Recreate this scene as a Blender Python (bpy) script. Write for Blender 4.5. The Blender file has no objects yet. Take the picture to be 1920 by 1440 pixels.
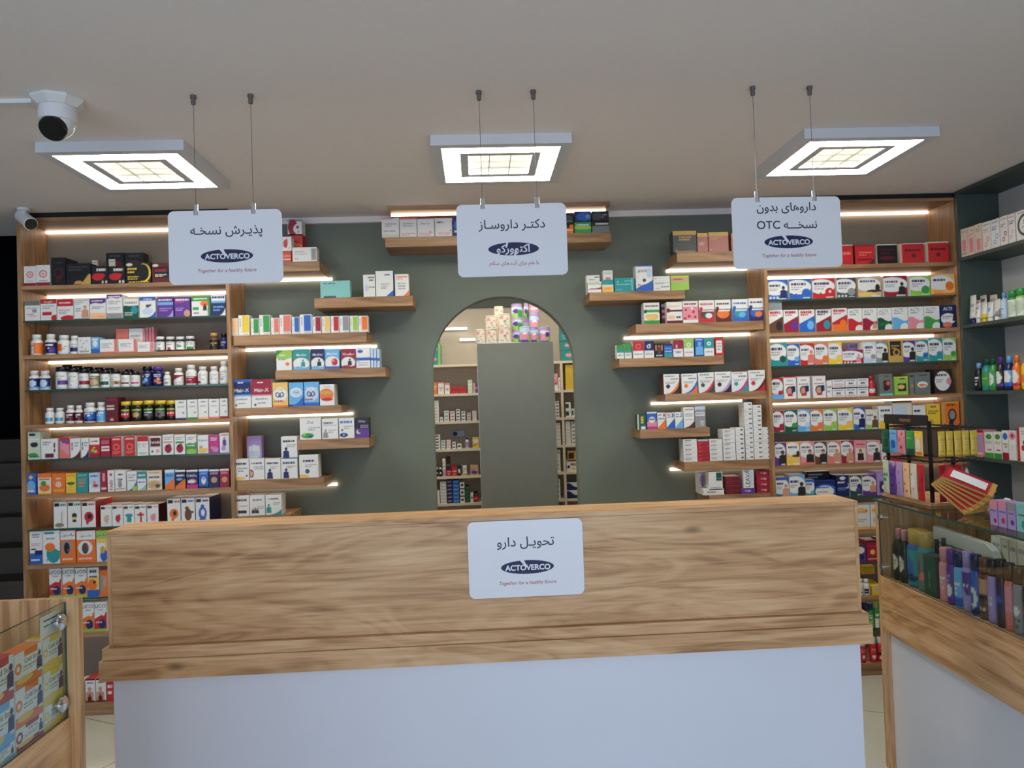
import bpy, bmesh, math, random, zlib
import numpy as np
from mathutils import Vector, Matrix

# ------------------------------------------------------------------ camera, world, large lights, exposure
SC = bpy.context.scene
COL = SC.collection
EYE = 1.708                                   # camera height
FOC, YAW, PITCH, ROLL = 1442.46, 0.04678, 0.02138, -0.03381
_fw = Vector((math.sin(YAW) * math.cos(PITCH), math.cos(YAW) * math.cos(PITCH), math.sin(PITCH)))
_r0 = Vector((math.cos(YAW), -math.sin(YAW), 0.0))
_u0 = _r0.cross(_fw)
_rt = math.cos(ROLL) * _r0 + math.sin(ROLL) * _u0
_up = -math.sin(ROLL) * _r0 + math.cos(ROLL) * _u0
cam_data = bpy.data.cameras.new('camera')
cam = bpy.data.objects.new('camera', cam_data)
COL.objects.link(cam)
cam_data.sensor_fit = 'HORIZONTAL'
cam_data.sensor_width = 36.0
cam_data.lens = FOC / 1920 * 36
cam_data.clip_start = 0.05
cam.matrix_world = Matrix(((_rt.x, _up.x, -_fw.x, 0), (_rt.y, _up.y, -_fw.y, 0), (_rt.z, _up.z, -_fw.z, EYE), (0, 0, 0, 1)))
SC.camera = cam
SC.view_settings.view_transform = 'Standard'
SC.view_settings.look = 'None'
SC.view_settings.gamma = 1.0
SC.view_settings.use_curve_mapping = False
SC.view_settings.exposure = 0.0

world = bpy.data.worlds.new('daylight')
SC.world = world
world.use_nodes = True
world.node_tree.nodes['Background'].inputs[0].default_value = (0.62, 0.74, 1.0, 1)
world.node_tree.nodes['Background'].inputs[1].default_value = 0.35

def area(name, loc, rot, sx, sy, power, color):
    d = bpy.data.lights.new(name, 'AREA')
    d.shape = 'RECTANGLE'; d.size = sx; d.size_y = sy; d.energy = power; d.color = color
    o = bpy.data.objects.new(name, d); COL.objects.link(o)
    o.location = loc; o.rotation_euler = rot
    return o
# daylight through the glazed shop front behind the camera
area('shopfront_daylight', (-1.0, -3.4, 1.25), (math.radians(90), 0, 0), 7.0, 2.4, 184.0, (0.62, 0.76, 1.0))
# lamp of the back room
area('back_room_lamp', (0.2, 5.22, 2.80), (0, 0, 0), 1.6, 0.4, 18.0, (1.0, 0.92, 0.78))
area('back_room_rear_lamp', (0.1, 5.80, 2.82), (math.radians(12), 0, 0), 2.4, 0.3, 8.0, (1.0, 0.90, 0.74))

PANEL_L, GRID_L, STRIP_L = 32.0, 1.3, 5.5     # radiance of the ceiling lamps and the shelf strips

# ------------------------------------------------------------------ pixel of the 1920x1440 frame -> point on a plane of the room
def ray(px, py):
    return _fw + _rt * ((px - 960) / FOC) - _up * ((py - 720) / FOC)
def atY(px, py, Y):
    d = ray(px, py); k = Y / d.y
    return Vector((d.x * k, Y, EYE + d.z * k))
def atZ(px, py, Z):
    d = ray(px, py); k = (Z - EYE) / d.z
    return Vector((d.x * k, d.y * k, Z))
def atX(px, py, X):
    d = ray(px, py); k = X / d.x
    return Vector((X, d.y * k, EYE + d.z * k))
def at_plane(px, py, p0, n):
    d = ray(px, py); o = Vector((0, 0, EYE))
    k = (Vector(p0) - o).dot(Vector(n)) / d.dot(Vector(n))
    return o + d * k
def proj(P):
    d = Vector(P) - Vector((0, 0, EYE)); z = d.dot(_fw)
    return 960 + FOC * d.dot(_rt) / z, 720 - FOC * d.dot(_up) / z

CEIL = EYE + 1.168
WALL, FRONT = 4.80, 4.506
SHELF0, PITCHZ = EYE + 0.7479, 0.1987

# ------------------------------------------------------------------ materials
def lin(c):
    c = np.asarray(c, float) / 255.0
    return np.where(c <= 0.04045, c / 12.92, ((c + 0.055) / 1.055) ** 2.4)
def L4(c):
    l = lin(c); return (float(l[0]), float(l[1]), float(l[2]), 1.0)

def new_mat(name):
    m = bpy.data.materials.new(name); m.use_nodes = True
    return m, m.node_tree, m.node_tree.nodes['Principled BSDF']
def plain(name, rgb, rough=0.5, metal=0.0, spec=0.5, bump=0.0, bscale=200.0, var=0.0):
    m, t, b = new_mat(name)
    b.inputs['Base Color'].default_value = L4(rgb)
    b.inputs['Roughness'].default_value = rough
    b.inputs['Metallic'].default_value = metal
    b.inputs['Specular IOR Level'].default_value = spec
    tc = t.nodes.new('ShaderNodeTexCoord')
    n = t.nodes.new('ShaderNodeTexNoise'); n.inputs['Scale'].default_value = bscale; n.inputs['Detail'].default_value = 3
    t.links.new(tc.outputs['Object'], n.inputs['Vector'])
    if bump:
        bp = t.nodes.new('ShaderNodeBump'); bp.inputs['Strength'].default_value = bump; bp.inputs['Distance'].default_value = 0.002
        t.links.new(n.outputs['Fac'], bp.inputs['Height']); t.links.new(bp.outputs['Normal'], b.inputs['Normal'])
    if var:
        mx = t.nodes.new('ShaderNodeMix'); mx.data_type = 'RGBA'
        c = np.asarray(rgb, float)
        mx.inputs[6].default_value = L4(c * (1 - var)); mx.inputs[7].default_value = L4(np.minimum(255, c * (1 + var)))
        t.links.new(n.outputs['Fac'], mx.inputs[0]); t.links.new(mx.outputs[2], b.inputs['Base Color'])
    return m
def emit(name, rgb, strength):
    m, t, b = new_mat(name)
    b.inputs['Base Color'].default_value = (0.8, 0.8, 0.8, 1)
    b.inputs['Emission Color'].default_value = L4(rgb)
    b.inputs['Emission Strength'].default_value = strength
    return m

def wood(name, axis, dark, mid, light, rough=0.45, knots=True, seed=0.0):
    m, t, b = new_mat(name)
    N, K = t.nodes.new, t.links.new
    tc = N('ShaderNodeTexCoord')
    def mapped(along, across, off):
        mp = N('ShaderNodeMapping')
        s = [across] * 3; s['xyz'.index(axis)] = along
        mp.inputs['Scale'].default_value = s
        mp.inputs['Location'].default_value = (seed + off, seed * 1.7 + off, seed * 0.6 + off)
        K(tc.outputs['Object'], mp.inputs['Vector'])
        return mp.outputs['Vector']
    n1 = N('ShaderNodeTexNoise'); n1.inputs['Scale'].default_value = 1.0; n1.inputs['Detail'].default_value = 5; n1.inputs['Distortion'].default_value = 1.3
    K(mapped(1.5, 21.0, 0.0), n1.inputs['Vector'])
    n2 = N('ShaderNodeTexNoise'); n2.inputs['Scale'].default_value = 1.0; n2.inputs['Detail'].default_value = 4; n2.inputs['Distortion'].default_value = 0.3
    K(mapped(4.0, 190.0, 3.1), n2.inputs['Vector'])
    n3 = N('ShaderNodeTexNoise'); n3.inputs['Scale'].default_value = 1.0; n3.inputs['Detail'].default_value = 2; n3.inputs['Distortion'].default_value = 2.2
    K(mapped(0.9, 5.0, 7.7), n3.inputs['Vector'])
    rings = N('ShaderNodeMath'); rings.operation = 'MULTIPLY'; rings.inputs[1].default_value = 34.0
    K(n3.outputs['Fac'], rings.inputs[0])
    sn = N('ShaderNodeMath'); sn.operation = 'SINE'; K(rings.outputs[0], sn.inputs[0])
    a1 = N('ShaderNodeMath'); a1.operation = 'MULTIPLY_ADD'; a1.inputs[1].default_value = 0.075
    K(sn.outputs[0], a1.inputs[0]); K(n1.outputs['Fac'], a1.inputs[2])
    a2 = N('ShaderNodeMath'); a2.operation = 'MULTIPLY_ADD'; a2.inputs[1].default_value = 0.46
    K(n2.outputs['Fac'], a2.inputs[0]); K(a1.outputs[0], a2.inputs[2])
    rp = N('ShaderNodeValToRGB')
    e = rp.color_ramp.elements
    e[0].position = 0.44; e[0].color = L4(dark); e[1].position = 1.0; e[1].color = L4(light)
    x = e.new(0.70); x.color = L4(mid)
    K(a2.outputs[0], rp.inputs['Fac'])
    out = rp.outputs['Color']
    if knots:
        v = N('ShaderNodeTexVoronoi'); v.inputs['Scale'].default_value = 1.0
        K(mapped(1.6, 4.2, 11.3), v.inputs['Vector'])
        kr = N('ShaderNodeValToRGB'); k = kr.color_ramp.elements
        k[0].position = 0.02; k[0].color = (0.75, 0.75, 0.75, 1); k[1].position = 0.075; k[1].color = (0, 0, 0, 1)
        K(v.outputs['Distance'], kr.inputs['Fac'])
        mx = N('ShaderNodeMix'); mx.data_type = 'RGBA'
        K(kr.outputs['Color'], mx.inputs[0]); K(out, mx.inputs[6]); mx.inputs[7].default_value = L4(np.array(dark) * 0.62)
        out = mx.outputs[2]
    K(out, b.inputs['Base Color'])
    b.inputs['Roughness'].default_value = rough
    bp = N('ShaderNodeBump'); bp.inputs['Strength'].default_value = 0.12; bp.inputs['Distance'].default_value = 0.001
    K(n2.outputs['Fac'], bp.inputs['Height']); K(bp.outputs['Normal'], b.inputs['Normal'])
    return m
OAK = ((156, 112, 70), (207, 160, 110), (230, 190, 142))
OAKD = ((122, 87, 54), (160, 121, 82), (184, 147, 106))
M = {}
M['oak_x'] = wood('oak_grain_along_counter', 'x', *OAK, seed=2.3)
M['oak_y'] = wood('oak_grain_along_depth', 'y', *OAK, knots=True, seed=5.0)
M['oak_z'] = wood('oak_grain_upright', 'z', *OAK, knots=False, seed=1.0)
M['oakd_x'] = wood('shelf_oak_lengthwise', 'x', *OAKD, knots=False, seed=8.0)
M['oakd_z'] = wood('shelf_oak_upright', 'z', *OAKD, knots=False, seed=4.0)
M['white_laminate'] = plain('white_laminate', (226, 228, 236), 0.35, var=0.01, bscale=3)  # tinted bluish and lightened to add daylight missing on the right base
M['ceiling'] = plain('ceiling_paint', (236, 229, 224), 0.9, bump=0.15, bscale=60, var=0.012)
M['wall_green'] = plain('sage_wall_paint', (112, 119, 107), 0.7, bump=0.1, bscale=90, var=0.02)  # green tuned to the lamp-lit lower wall, brightness baked into the paint
M['cream_laminate'] = plain('cream_laminate', (224, 212, 192), 0.45, var=0.01, bscale=5)
M['wall_light'] = plain('pale_wall_paint', (205, 200, 190), 0.8, bump=0.1, bscale=90)
M['back_wall'] = plain('beige_back_wall', (196, 186, 170), 0.45, var=0.05, bscale=7)
M['green_board'] = plain('grey_green_board', (68, 80, 73), 0.5, var=0.03, bscale=20)
M['cabinet_back'] = plain('cabinet_back_board', (138, 127, 110), 0.6, var=0.02, bscale=10)
M['side_back'] = plain('pale_grey_back_board', (200, 200, 198), 0.6, var=0.02, bscale=10)
M['slate'] = plain('brushed_slate_door', (122, 124, 115), 0.6, metal=0.0, var=0.03, bscale=12)
M['lamp_metal'] = plain('lamp_grey_metal', (214, 217, 221), 0.4, metal=0.1)  # metal lightened to offset shading on the housing sides
M['chrome'] = plain('polished_chrome', (225, 228, 232), 0.12, metal=1.0)
M['steel'] = plain('dull_steel', (130, 130, 132), 0.35, metal=0.9)
M['black_metal'] = plain('black_powder_coat', (22, 22, 24), 0.4)
M['black_gloss'] = plain('black_gloss', (8, 8, 10), 0.08)
M['white_plastic'] = plain('white_plastic', (228, 228, 226), 0.35)
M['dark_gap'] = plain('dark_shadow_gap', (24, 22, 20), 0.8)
M['stair'] = plain('dark_stair_stone', (96, 86, 74), 0.5, var=0.08, bscale=6)
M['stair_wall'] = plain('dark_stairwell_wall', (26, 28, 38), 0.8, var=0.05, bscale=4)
M['sign'] = plain('white_acrylic', (236, 236, 238), 0.25)
M['navy'] = plain('navy_print', (22, 26, 78), 0.5)
M['ink'] = plain('dark_print', (28, 30, 44), 0.5)
M['red_ink'] = plain('red_handwriting', (176, 64, 66), 0.5)
M['paper'] = plain('white_paper', (236, 236, 236), 0.7)
M['lit'] = emit('lamp_diffuser', (255, 250, 236), PANEL_L)
M['lit_grid'] = emit('lamp_louvre_glow', (255, 240, 190), GRID_L)
M['strip'] = emit('warm_led_strip', (255, 228, 202), STRIP_L)
M['bright_line'] = emit('pale_line_emission', (255, 244, 226), 2.5)

def glass(name, tint, gloss=0.09):
    m, t, b = new_mat(name)
    N, K = t.nodes.new, t.links.new
    tr = N('ShaderNodeBsdfTransparent'); tr.inputs[0].default_value = L4(tint)
    gl = N('ShaderNodeBsdfGlossy'); gl.inputs['Roughness'].default_value = 0.03
    lw = N('ShaderNodeLayerWeight'); lw.inputs[0].default_value = 0.5
    pw = N('ShaderNodeMath'); pw.operation = 'POWER'; pw.inputs[1].default_value = 4.0
    K(lw.outputs['Facing'], pw.inputs[0])
    mu = N('ShaderNodeMath'); mu.operation = 'MULTIPLY_ADD'; mu.inputs[1].default_value = 0.7; mu.inputs[2].default_value = gloss * .3
    K(pw.outputs[0], mu.inputs[0])
    mx = N('ShaderNodeMixShader'); K(mu.outputs[0], mx.inputs[0]); K(tr.outputs[0], mx.inputs[1]); K(gl.outputs[0], mx.inputs[2])
    K(mx.outputs[0], t.nodes['Material Output'].inputs['Surface'])
    return m
M['glass'] = glass('clear_float_glass', (246, 251, 249))
M['glass_edge'] = plain('green_glass_edge', (52, 84, 72), 0.15)
M['clear_plastic'] = glass('clear_plastic', (238, 240, 240))

def print_mat(name, rough, coat=0.0):
    m, t, b = new_mat(name)
    a = t.nodes.new('ShaderNodeVertexColor'); a.layer_name = 'ink'
    n = t.nodes.new('ShaderNodeTexNoise'); n.inputs['Scale'].default_value = 60
    bp = t.nodes.new('ShaderNodeBump'); bp.inputs['Strength'].default_value = 0.03; bp.inputs['Distance'].default_value = 0.001
    t.links.new(n.outputs['Fac'], bp.inputs['Height']); t.links.new(bp.outputs['Normal'], b.inputs['Normal'])
    t.links.new(a.outputs['Color'], b.inputs['Base Color'])
    b.inputs['Roughness'].default_value = rough
    b.inputs['Coat Weight'].default_value = coat
    return m
M['card'] = print_mat('printed_carton', 0.45)
M['label'] = print_mat('printed_label', 0.35)
M['plastic'] = print_mat('moulded_plastic', 0.28)
M['foil'] = print_mat('printed_foil', 0.3)

def tile_floor():
    m, t, b = new_mat('beige_floor_tile')
    N, K = t.nodes.new, t.links.new
    tc = N('ShaderNodeTexCoord')
    br = N('ShaderNodeTexBrick'); br.offset = 0.0
    br.inputs['Scale'].default_value = 1.0; br.inputs['Brick Width'].default_value = 0.8; br.inputs['Row Height'].default_value = 0.8
    br.inputs['Mortar Size'].default_value = 0.003
    br.inputs['Color1'].default_value = L4((218, 220, 204)); br.inputs['Color2'].default_value = L4((212, 214, 198)); br.inputs['Mortar'].default_value = L4((120, 118, 106))  # tiles made paler and cooler, supplying light the floor lacks
    mp = N('ShaderNodeMapping'); mp.inputs['Location'].default_value = (0.25, 0.3, 0); mp.inputs['Rotation'].default_value = (0, 0, math.radians(28))
    K(tc.outputs['Object'], mp.inputs['Vector']); K(mp.outputs['Vector'], br.inputs['Vector'])
    n = N('ShaderNodeTexNoise'); n.inputs['Scale'].default_value = 5; n.inputs['Detail'].default_value = 4
    K(tc.outputs['Object'], n.inputs['Vector'])
    mx = N('ShaderNodeMix'); mx.data_type = 'RGBA'; mx.blend_type = 'MULTIPLY'; mx.inputs[0].default_value = 0.12
    K(br.outputs['Color'], mx.inputs[6]); K(n.outputs['Color'], mx.inputs[7]); K(mx.outputs[2], b.inputs['Base Color'])
    b.inputs['Roughness'].default_value = 0.16
    return m
M['floor'] = tile_floor()

# ------------------------------------------------------------------ mesh helpers
class MB:
    def __init__(s): s.v, s.f, s.mi = [], [], []
    def add(s, v, f, mi=0):
        b = len(s.v); s.v += [tuple(x) for x in v]; s.f += [tuple(i + b for i in q) for q in f]; s.mi += [mi] * len(f)
    def box(s, x0, y0, z0, x1, y1, z1, mi=0):
        s.add([(x0, y0, z0), (x1, y0, z0), (x1, y1, z0), (x0, y1, z0), (x0, y0, z1), (x1, y0, z1), (x1, y1, z1), (x0, y1, z1)],
              [(0, 3, 2, 1), (4, 5, 6, 7), (0, 1, 5, 4), (1, 2, 6, 5), (2, 3, 7, 6), (3, 0, 4, 7)], mi)
    def tube(s, a, b, r, n=8, mi=0, r2=None):
        a, b = Vector(a), Vector(b); d = (b - a).normalized()
        p = d.orthogonal().normalized(); q = d.cross(p); r2 = r if r2 is None else r2
        vs = []
        for c, rr in ((a, r), (b, r2)):
            vs += [c + (p * math.cos(2 * math.pi * i / n) + q * math.sin(2 * math.pi * i / n)) * rr for i in range(n)]
        fs = [(i, (i + 1) % n, n + (i + 1) % n, n + i) for i in range(n)] + [tuple(range(n))[::-1], tuple(range(n, 2 * n))]
        s.add(vs, fs, mi)
    def path(s, pts, r, n=6, mi=0):
        pts = [Vector(p) for p in pts]; vs, k = [], len(pts)
        for i, c in enumerate(pts):
            d = (pts[min(i + 1, k - 1)] - pts[max(i - 1, 0)]).normalized()
            h = Vector((0.31, 0.12, 0.94)); h = h if abs(d.dot(h)) < 0.95 else Vector((1, 0, 0))
            p = d.cross(h).normalized(); q = d.cross(p)
            vs += [c + (p * math.cos(2 * math.pi * j / n) + q * math.sin(2 * math.pi * j / n)) * r for j in range(n)]
        fs = [(i * n + j, i * n + (j + 1) % n, (i + 1) * n + (j + 1) % n, (i + 1) * n + j) for i in range(k - 1) for j in range(n)]
        fs += [tuple(range(n))[::-1], tuple(range((k - 1) * n, k * n))]
        s.add(vs, fs, mi)
    def lathe(s, prof, n=20, mi=0, axis=(0, 0, 1), origin=(0, 0, 0)):
        ax = Vector(axis).normalized(); p = ax.orthogonal().normalized(); q = ax.cross(p); o = Vector(origin)
        vs = []
        for r, z in prof:
            vs += [o + ax * z + (p * math.cos(2 * math.pi * i / n) + q * math.sin(2 * math.pi * i / n)) * r for i in range(n)]
        k = len(prof)
        fs = [(i * n + j, i * n + (j + 1) % n, (i + 1) * n + (j + 1) % n, (i + 1) * n + j) for i in range(k - 1) for j in range(n)]
        fs += [tuple(range(n))[::-1], tuple(range((k - 1) * n, k * n))]
        s.add(vs, fs, mi)
    def prism(s, outline, y0, y1, mi=0):          # outline in (x, z), extruded along y
        n = len(outline)
        vs = [(x, y0, z) for x, z in outline] + [(x, y1, z) for x, z in outline]
        fs = [tuple(range(n)), tuple(range(n, 2 * n))[::-1]] + [(i + n, (i + 1) % n + n, (i + 1) % n, i) for i in range(n)]
        s.add(vs, fs, mi)
    def build(s, name, mats, parent=None, loc=(0, 0, 0), rotz=0.0, smooth=False, bevel=0.0):
        me = bpy.data.meshes.new(name)
        me.from_pydata(s.v, [], s.f)
        mats = mats if isinstance(mats, (list, tuple)) else [mats]
        for m in mats: me.materials.append(M[m] if isinstance(m, str) else m)
        if len(mats) > 1: me.polygons.foreach_set('material_index', s.mi)
        if smooth: me.polygons.foreach_set('use_smooth', [True] * len(s.f))
        me.update()
        bm = bmesh.new(); bm.from_mesh(me); bmesh.ops.recalc_face_normals(bm, faces=bm.faces); bm.to_mesh(me); bm.free()
        o = bpy.data.objects.new(name, me); COL.objects.link(o)
        o.location = loc; o.rotation_euler = (0, 0, rotz)
        if parent: o.parent = parent
        if smooth:
            md = o.modifiers.new('edges', 'EDGE_SPLIT'); md.split_angle = math.radians(40)
        if bevel:
            md = o.modifiers.new('edges', 'BEVEL'); md.width = bevel; md.segments = 2; md.limit_method = 'ANGLE'
        return o

def empty(name, loc=(0, 0, 0), rotz=0.0):
    o = bpy.data.objects.new(name, None); COL.objects.link(o); o.location = loc; o.rotation_euler = (0, 0, rotz); o.empty_display_size = 0.05
    return o
def tag(o, label, cat, group=None):
    o['label'] = label; o['category'] = cat
    if group: o['group'] = group
    return o
def structure(o):
    o['kind'] = 'structure'; return o
def boxo(name, m, x0, y0, z0, x1, y1, z1, parent=None, bevel=0.0):
    b = MB(); b.box(x0, y0, z0, x1, y1, z1)
    return b.build(name, m, parent, bevel=bevel)

# ------------------------------------------------------------------ lettering
_FORMS = {  # isolated, final, initial, medial
    'ا': (0xFE8D, 0xFE8E, 0xFE8D, 0xFE8E), 'آ': (0xFE81, 0xFE82, 0xFE81, 0xFE82), 'ب': (0xFE8F, 0xFE90, 0xFE91, 0xFE92), 'پ': (0xFB56, 0xFB57, 0xFB58, 0xFB59),
    'ت': (0xFE95, 0xFE96, 0xFE97, 0xFE98), 'ح': (0xFEA1, 0xFEA2, 0xFEA3, 0xFEA4), 'خ': (0xFEA5, 0xFEA6, 0xFEA7, 0xFEA8), 'د': (0xFEA9, 0xFEAA, 0xFEA9, 0xFEAA),
    'ذ': (0xFEAB, 0xFEAC, 0xFEAB, 0xFEAC), 'ر': (0xFEAD, 0xFEAE, 0xFEAD, 0xFEAE), 'ز': (0xFEAF, 0xFEB0, 0xFEAF, 0xFEB0), 'س': (0xFEB1, 0xFEB2, 0xFEB3, 0xFEB4),
    'ش': (0xFEB5, 0xFEB6, 0xFEB7, 0xFEB8), 'ک': (0xFB8E, 0xFB8F, 0xFB90, 0xFB91), 'ل': (0xFEDD, 0xFEDE, 0xFEDF, 0xFEE0), 'م': (0xFEE1, 0xFEE2, 0xFEE3, 0xFEE4),
    'ن': (0xFEE5, 0xFEE6, 0xFEE7, 0xFEE8), 'ه': (0xFEE9, 0xFEEA, 0xFEEB, 0xFEEC), 'و': (0xFEED, 0xFEEE, 0xFEED, 0xFEEE), 'ی': (0xFBFC, 0xFBFD, 0xFBFE, 0xFBFF)}
_NOJOIN = set('اآدذرزو')
def persian(s):
    out = []
    for i, c in enumerate(s):
        if c == 'ـ': out.append('\u0640'); continue
        if c not in _FORMS: out.append(c); continue
        p = i > 0 and (s[i - 1] in _FORMS or s[i - 1] == 'ـ') and s[i - 1] not in _NOJOIN
        n = i + 1 < len(s) and (s[i + 1] in _FORMS or s[i + 1] == 'ـ') and c not in _NOJOIN
        out.append(chr(_FORMS[c][3 if p and n else 1 if p else 2 if n else 0]))
    return ''.join(out[::-1])

_text = {}
def text_mesh(s, shear=0.0, bold=0.0):
    """Lettering as triangles: (points n x 2, triangles m x 3), from x = 0, base line y = 0, capitals about 0.7 high."""
    key = (s, shear, bold)
    if key not in _text:
        c = bpy.data.curves.new('t', 'FONT'); c.body = s; c.size = 1.0; c.resolution_u = 12 if max(map(ord, s)) > 0x600 else 4; c.shear = shear; c.offset = bold
        o = bpy.data.objects.new('t', c); COL.objects.link(o)
        me = bpy.data.meshes.new_from_object(o.evaluated_get(bpy.context.evaluated_depsgraph_get()))
        me.calc_loop_triangles()
        p = np.array([(v.co.x, v.co.y) for v in me.vertices]).reshape(-1, 2)
        t = np.array([tuple(q.vertices) for q in me.loop_triangles], int).reshape(-1, 3)
        bpy.data.objects.remove(o); bpy.data.curves.remove(c); bpy.data.meshes.remove(me)
        if len(p): p[:, 0] -= p[:, 0].min()
        _text[key] = (p, t)
    return _text[key]
_mask = {}
def text_mask(s):
    if s not in _mask:
        p, t = text_mesh(s, 0.0, 0.012)
        lo, hi = p.min(0), p.max(0); H = 30; k = H / (hi[1] - lo[1]); W = max(2, int((hi[0] - lo[0]) * k))
        img = np.zeros((H, W), bool); q = (p - lo) * k
        for a, b, c in q[t]:
            x0, x1 = int(min(a[0], b[0], c[0])), int(max(a[0], b[0], c[0])) + 1
            y0, y1 = int(min(a[1], b[1], c[1])), int(max(a[1], b[1], c[1])) + 1
            X, Y = np.meshgrid(np.arange(x0, x1 + 1) + .5, np.arange(y0, y1 + 1) + .5)
            e = lambda m, n: (n[0] - m[0]) * (Y - m[1]) - (n[1] - m[1]) * (X - m[0])
            e1, e2, e3 = e(a, b), e(b, c), e(c, a)
            ins = ((e1 >= 0) & (e2 >= 0) & (e3 >= 0)) | ((e1 <= 0) & (e2 <= 0) & (e3 <= 0))
            ys, xs = np.nonzero(ins); ys += y0; xs += x0
            ok = (ys < H) & (xs < W); img[ys[ok], xs[ok]] = True
        _mask[s] = img
    return _mask[s]

# ------------------------------------------------------------------ printed fronts: a small drawing language for cartons and labels
PAL = dict(w=(232, 232, 228), iv=(226, 216, 196), g=(150, 150, 150), dg=(70, 72, 74), k=(20, 20, 22), r=(196, 38, 44), cr=(158, 26, 54), mr=(98, 24, 32), pk=(228, 146, 158),
           sa=(228, 122, 106), o=(236, 120, 38), ye=(238, 204, 58), gd=(204, 164, 84), gn=(58, 152, 72), dn=(18, 82, 62), lg=(156, 200, 84), te=(44, 150, 152), lb=(108, 178, 230),
           bl=(44, 100, 190), nv=(26, 36, 94), pu=(96, 54, 146), li=(178, 152, 208), br=(108, 68, 44), ta=(206, 176, 136), mg=(200, 50, 136), pg=(196, 210, 186), pb=(192, 212, 232),
           pt=(242, 194, 146), mi=(138, 200, 196), sk=(208, 152, 122), lk=(44, 36, 36), gg=(112, 122, 116), ol=(134, 132, 96), go=(238, 196, 110), rs=(176, 108, 98))
MACRO = {
    'ev': '{0} e:w:.40,.60,.60,.36 l:nv:1,.68,.8,.08,.75 l:g:2,.46,.62,.08,.62 d:{1}:.76,.3,.2 r:w:.6,.04,.92,.08',
    'evt': '{0} e:w:.42,.64,.62,.33 t:nv:.4,.72,.08,{2} l:g:2,.5,.62,.1,.62 d:{1}:.74,.34,.2 r:w:.58,.05,.92,.09',
    'evw': '{0} e:w:.36,.58,.66,.36 l:nv:1,.66,.76,.06,.6 l:g:2,.46,.58,.06,.5 p:{1}:.78,.08,.62 r:w:.52,.03,.92,.08',
    'act': 'w w:{0}:.52,.42 t:g:.42,.86,.14,{1} l:g:1,.7,.75,.12,.6 d:w:.8,.06,.3',
    'uz': 'w k:{0}:2.1,.72 l:{1}:1,.84,.95,.1,.82 l:{1}:1,.74,.8,.1,.6 e:{2}:.72,.3,.22,.2',
    'hv': 'w q:{0}:.8,.62 q:{1}:.55,.4 l:g:1,.86,.92,.1,.7 l:dg:1,.72,.77,.45,.95 l:g:2,.52,.62,.12,.8 d:{1}:.28,.38,.13',
    'man': '{0} e:w:.48,.28,.5,.3 t:w:.5,.72,.11,{2} p:{1}:.6,.14,.36 w:{3}:.1,.16',
    'kid': 'w r:k:.04,.82,.42,.94 l:{0}:1,.87,.92,.45,.95 e:{0}:.52,.36,.24,.17 d:{0}:.66,.5,.11 r:{0}:.44,.12,.5,.3 r:{0}:.6,.12,.66,.3',
    'sel': 'w l:nv:1,.74,.84,.12,.85 l:g:2,.52,.64,.35,.92 p:{0}:.3,.02,.5 q:{1}:.3,.12',
    'pow': 'w r:{0}:0,0,1,.58 e:{1}:.5,.36,.4,.2 f:{0}:.16 e:{2}:.62,.3,.22,.12 d:{0}:.14,.62,.11 l:{0}:1,.78,.86,.1,.9 r:w:.2,.48,.95,.54',
    'half': '{0} f:w:.42 d:w:.5,.72,.2 d:{0}:.5,.72,.1 l:g:2,.12,.3,.15,.85',
    'foot': 'w f:{0}:.1 l:dg:1,.84,.9,.3,.75 l:g:1,.62,.67,.2,.8 e:g:.72,.34,.1,.05',
    'faces': 'w h:{0}:.93 l:{0}:1,.8,.86,.2,.8 p:sk:.42,.06,.6 p:mr:.42,.06,.3 d:sk:.7,.3,.14 r:{0}:.0,.0,1,.06',
    'lig': 'w t:nv:.5,.87,.12,LICO l:g:1,.72,.76,.3,.75 k:{0}:3,.66 d:w:.72,.6,.16 e:{1}:.62,.26,.3,.16 f:lg:.1 l:w:1,.3,.34,.1,.6',
    'cold': '{0} r:w:.0,.27,1,.82 r:w:.0,.6,.34,1 r:w:.84,.2,1,1 t:k:.62,.68,.17,Cold_Stop l:g:2,.42,.54,.3,.8 o:{0}:.12,.56,.09,.03 e:go:.35,.2,.3,.1 p:nv:.91,.26,.54',
    'woman': '{0} e:w:.4,.64,.56,.32 l:nv:1,.72,.8,.08,.7 l:g:2,.52,.64,.08,.55 p:{1}:.7,.05,.62 d:{2}:.7,.53,.12 r:w:.55,.03,.92,.08',
    'baby': 'w r:{0}:.03,.1,.97,.86 e:w:.5,.56,.36,.24 e:{1}:.5,.52,.2,.18 l:w:1,.78,.83,.2,.8',
}
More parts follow.
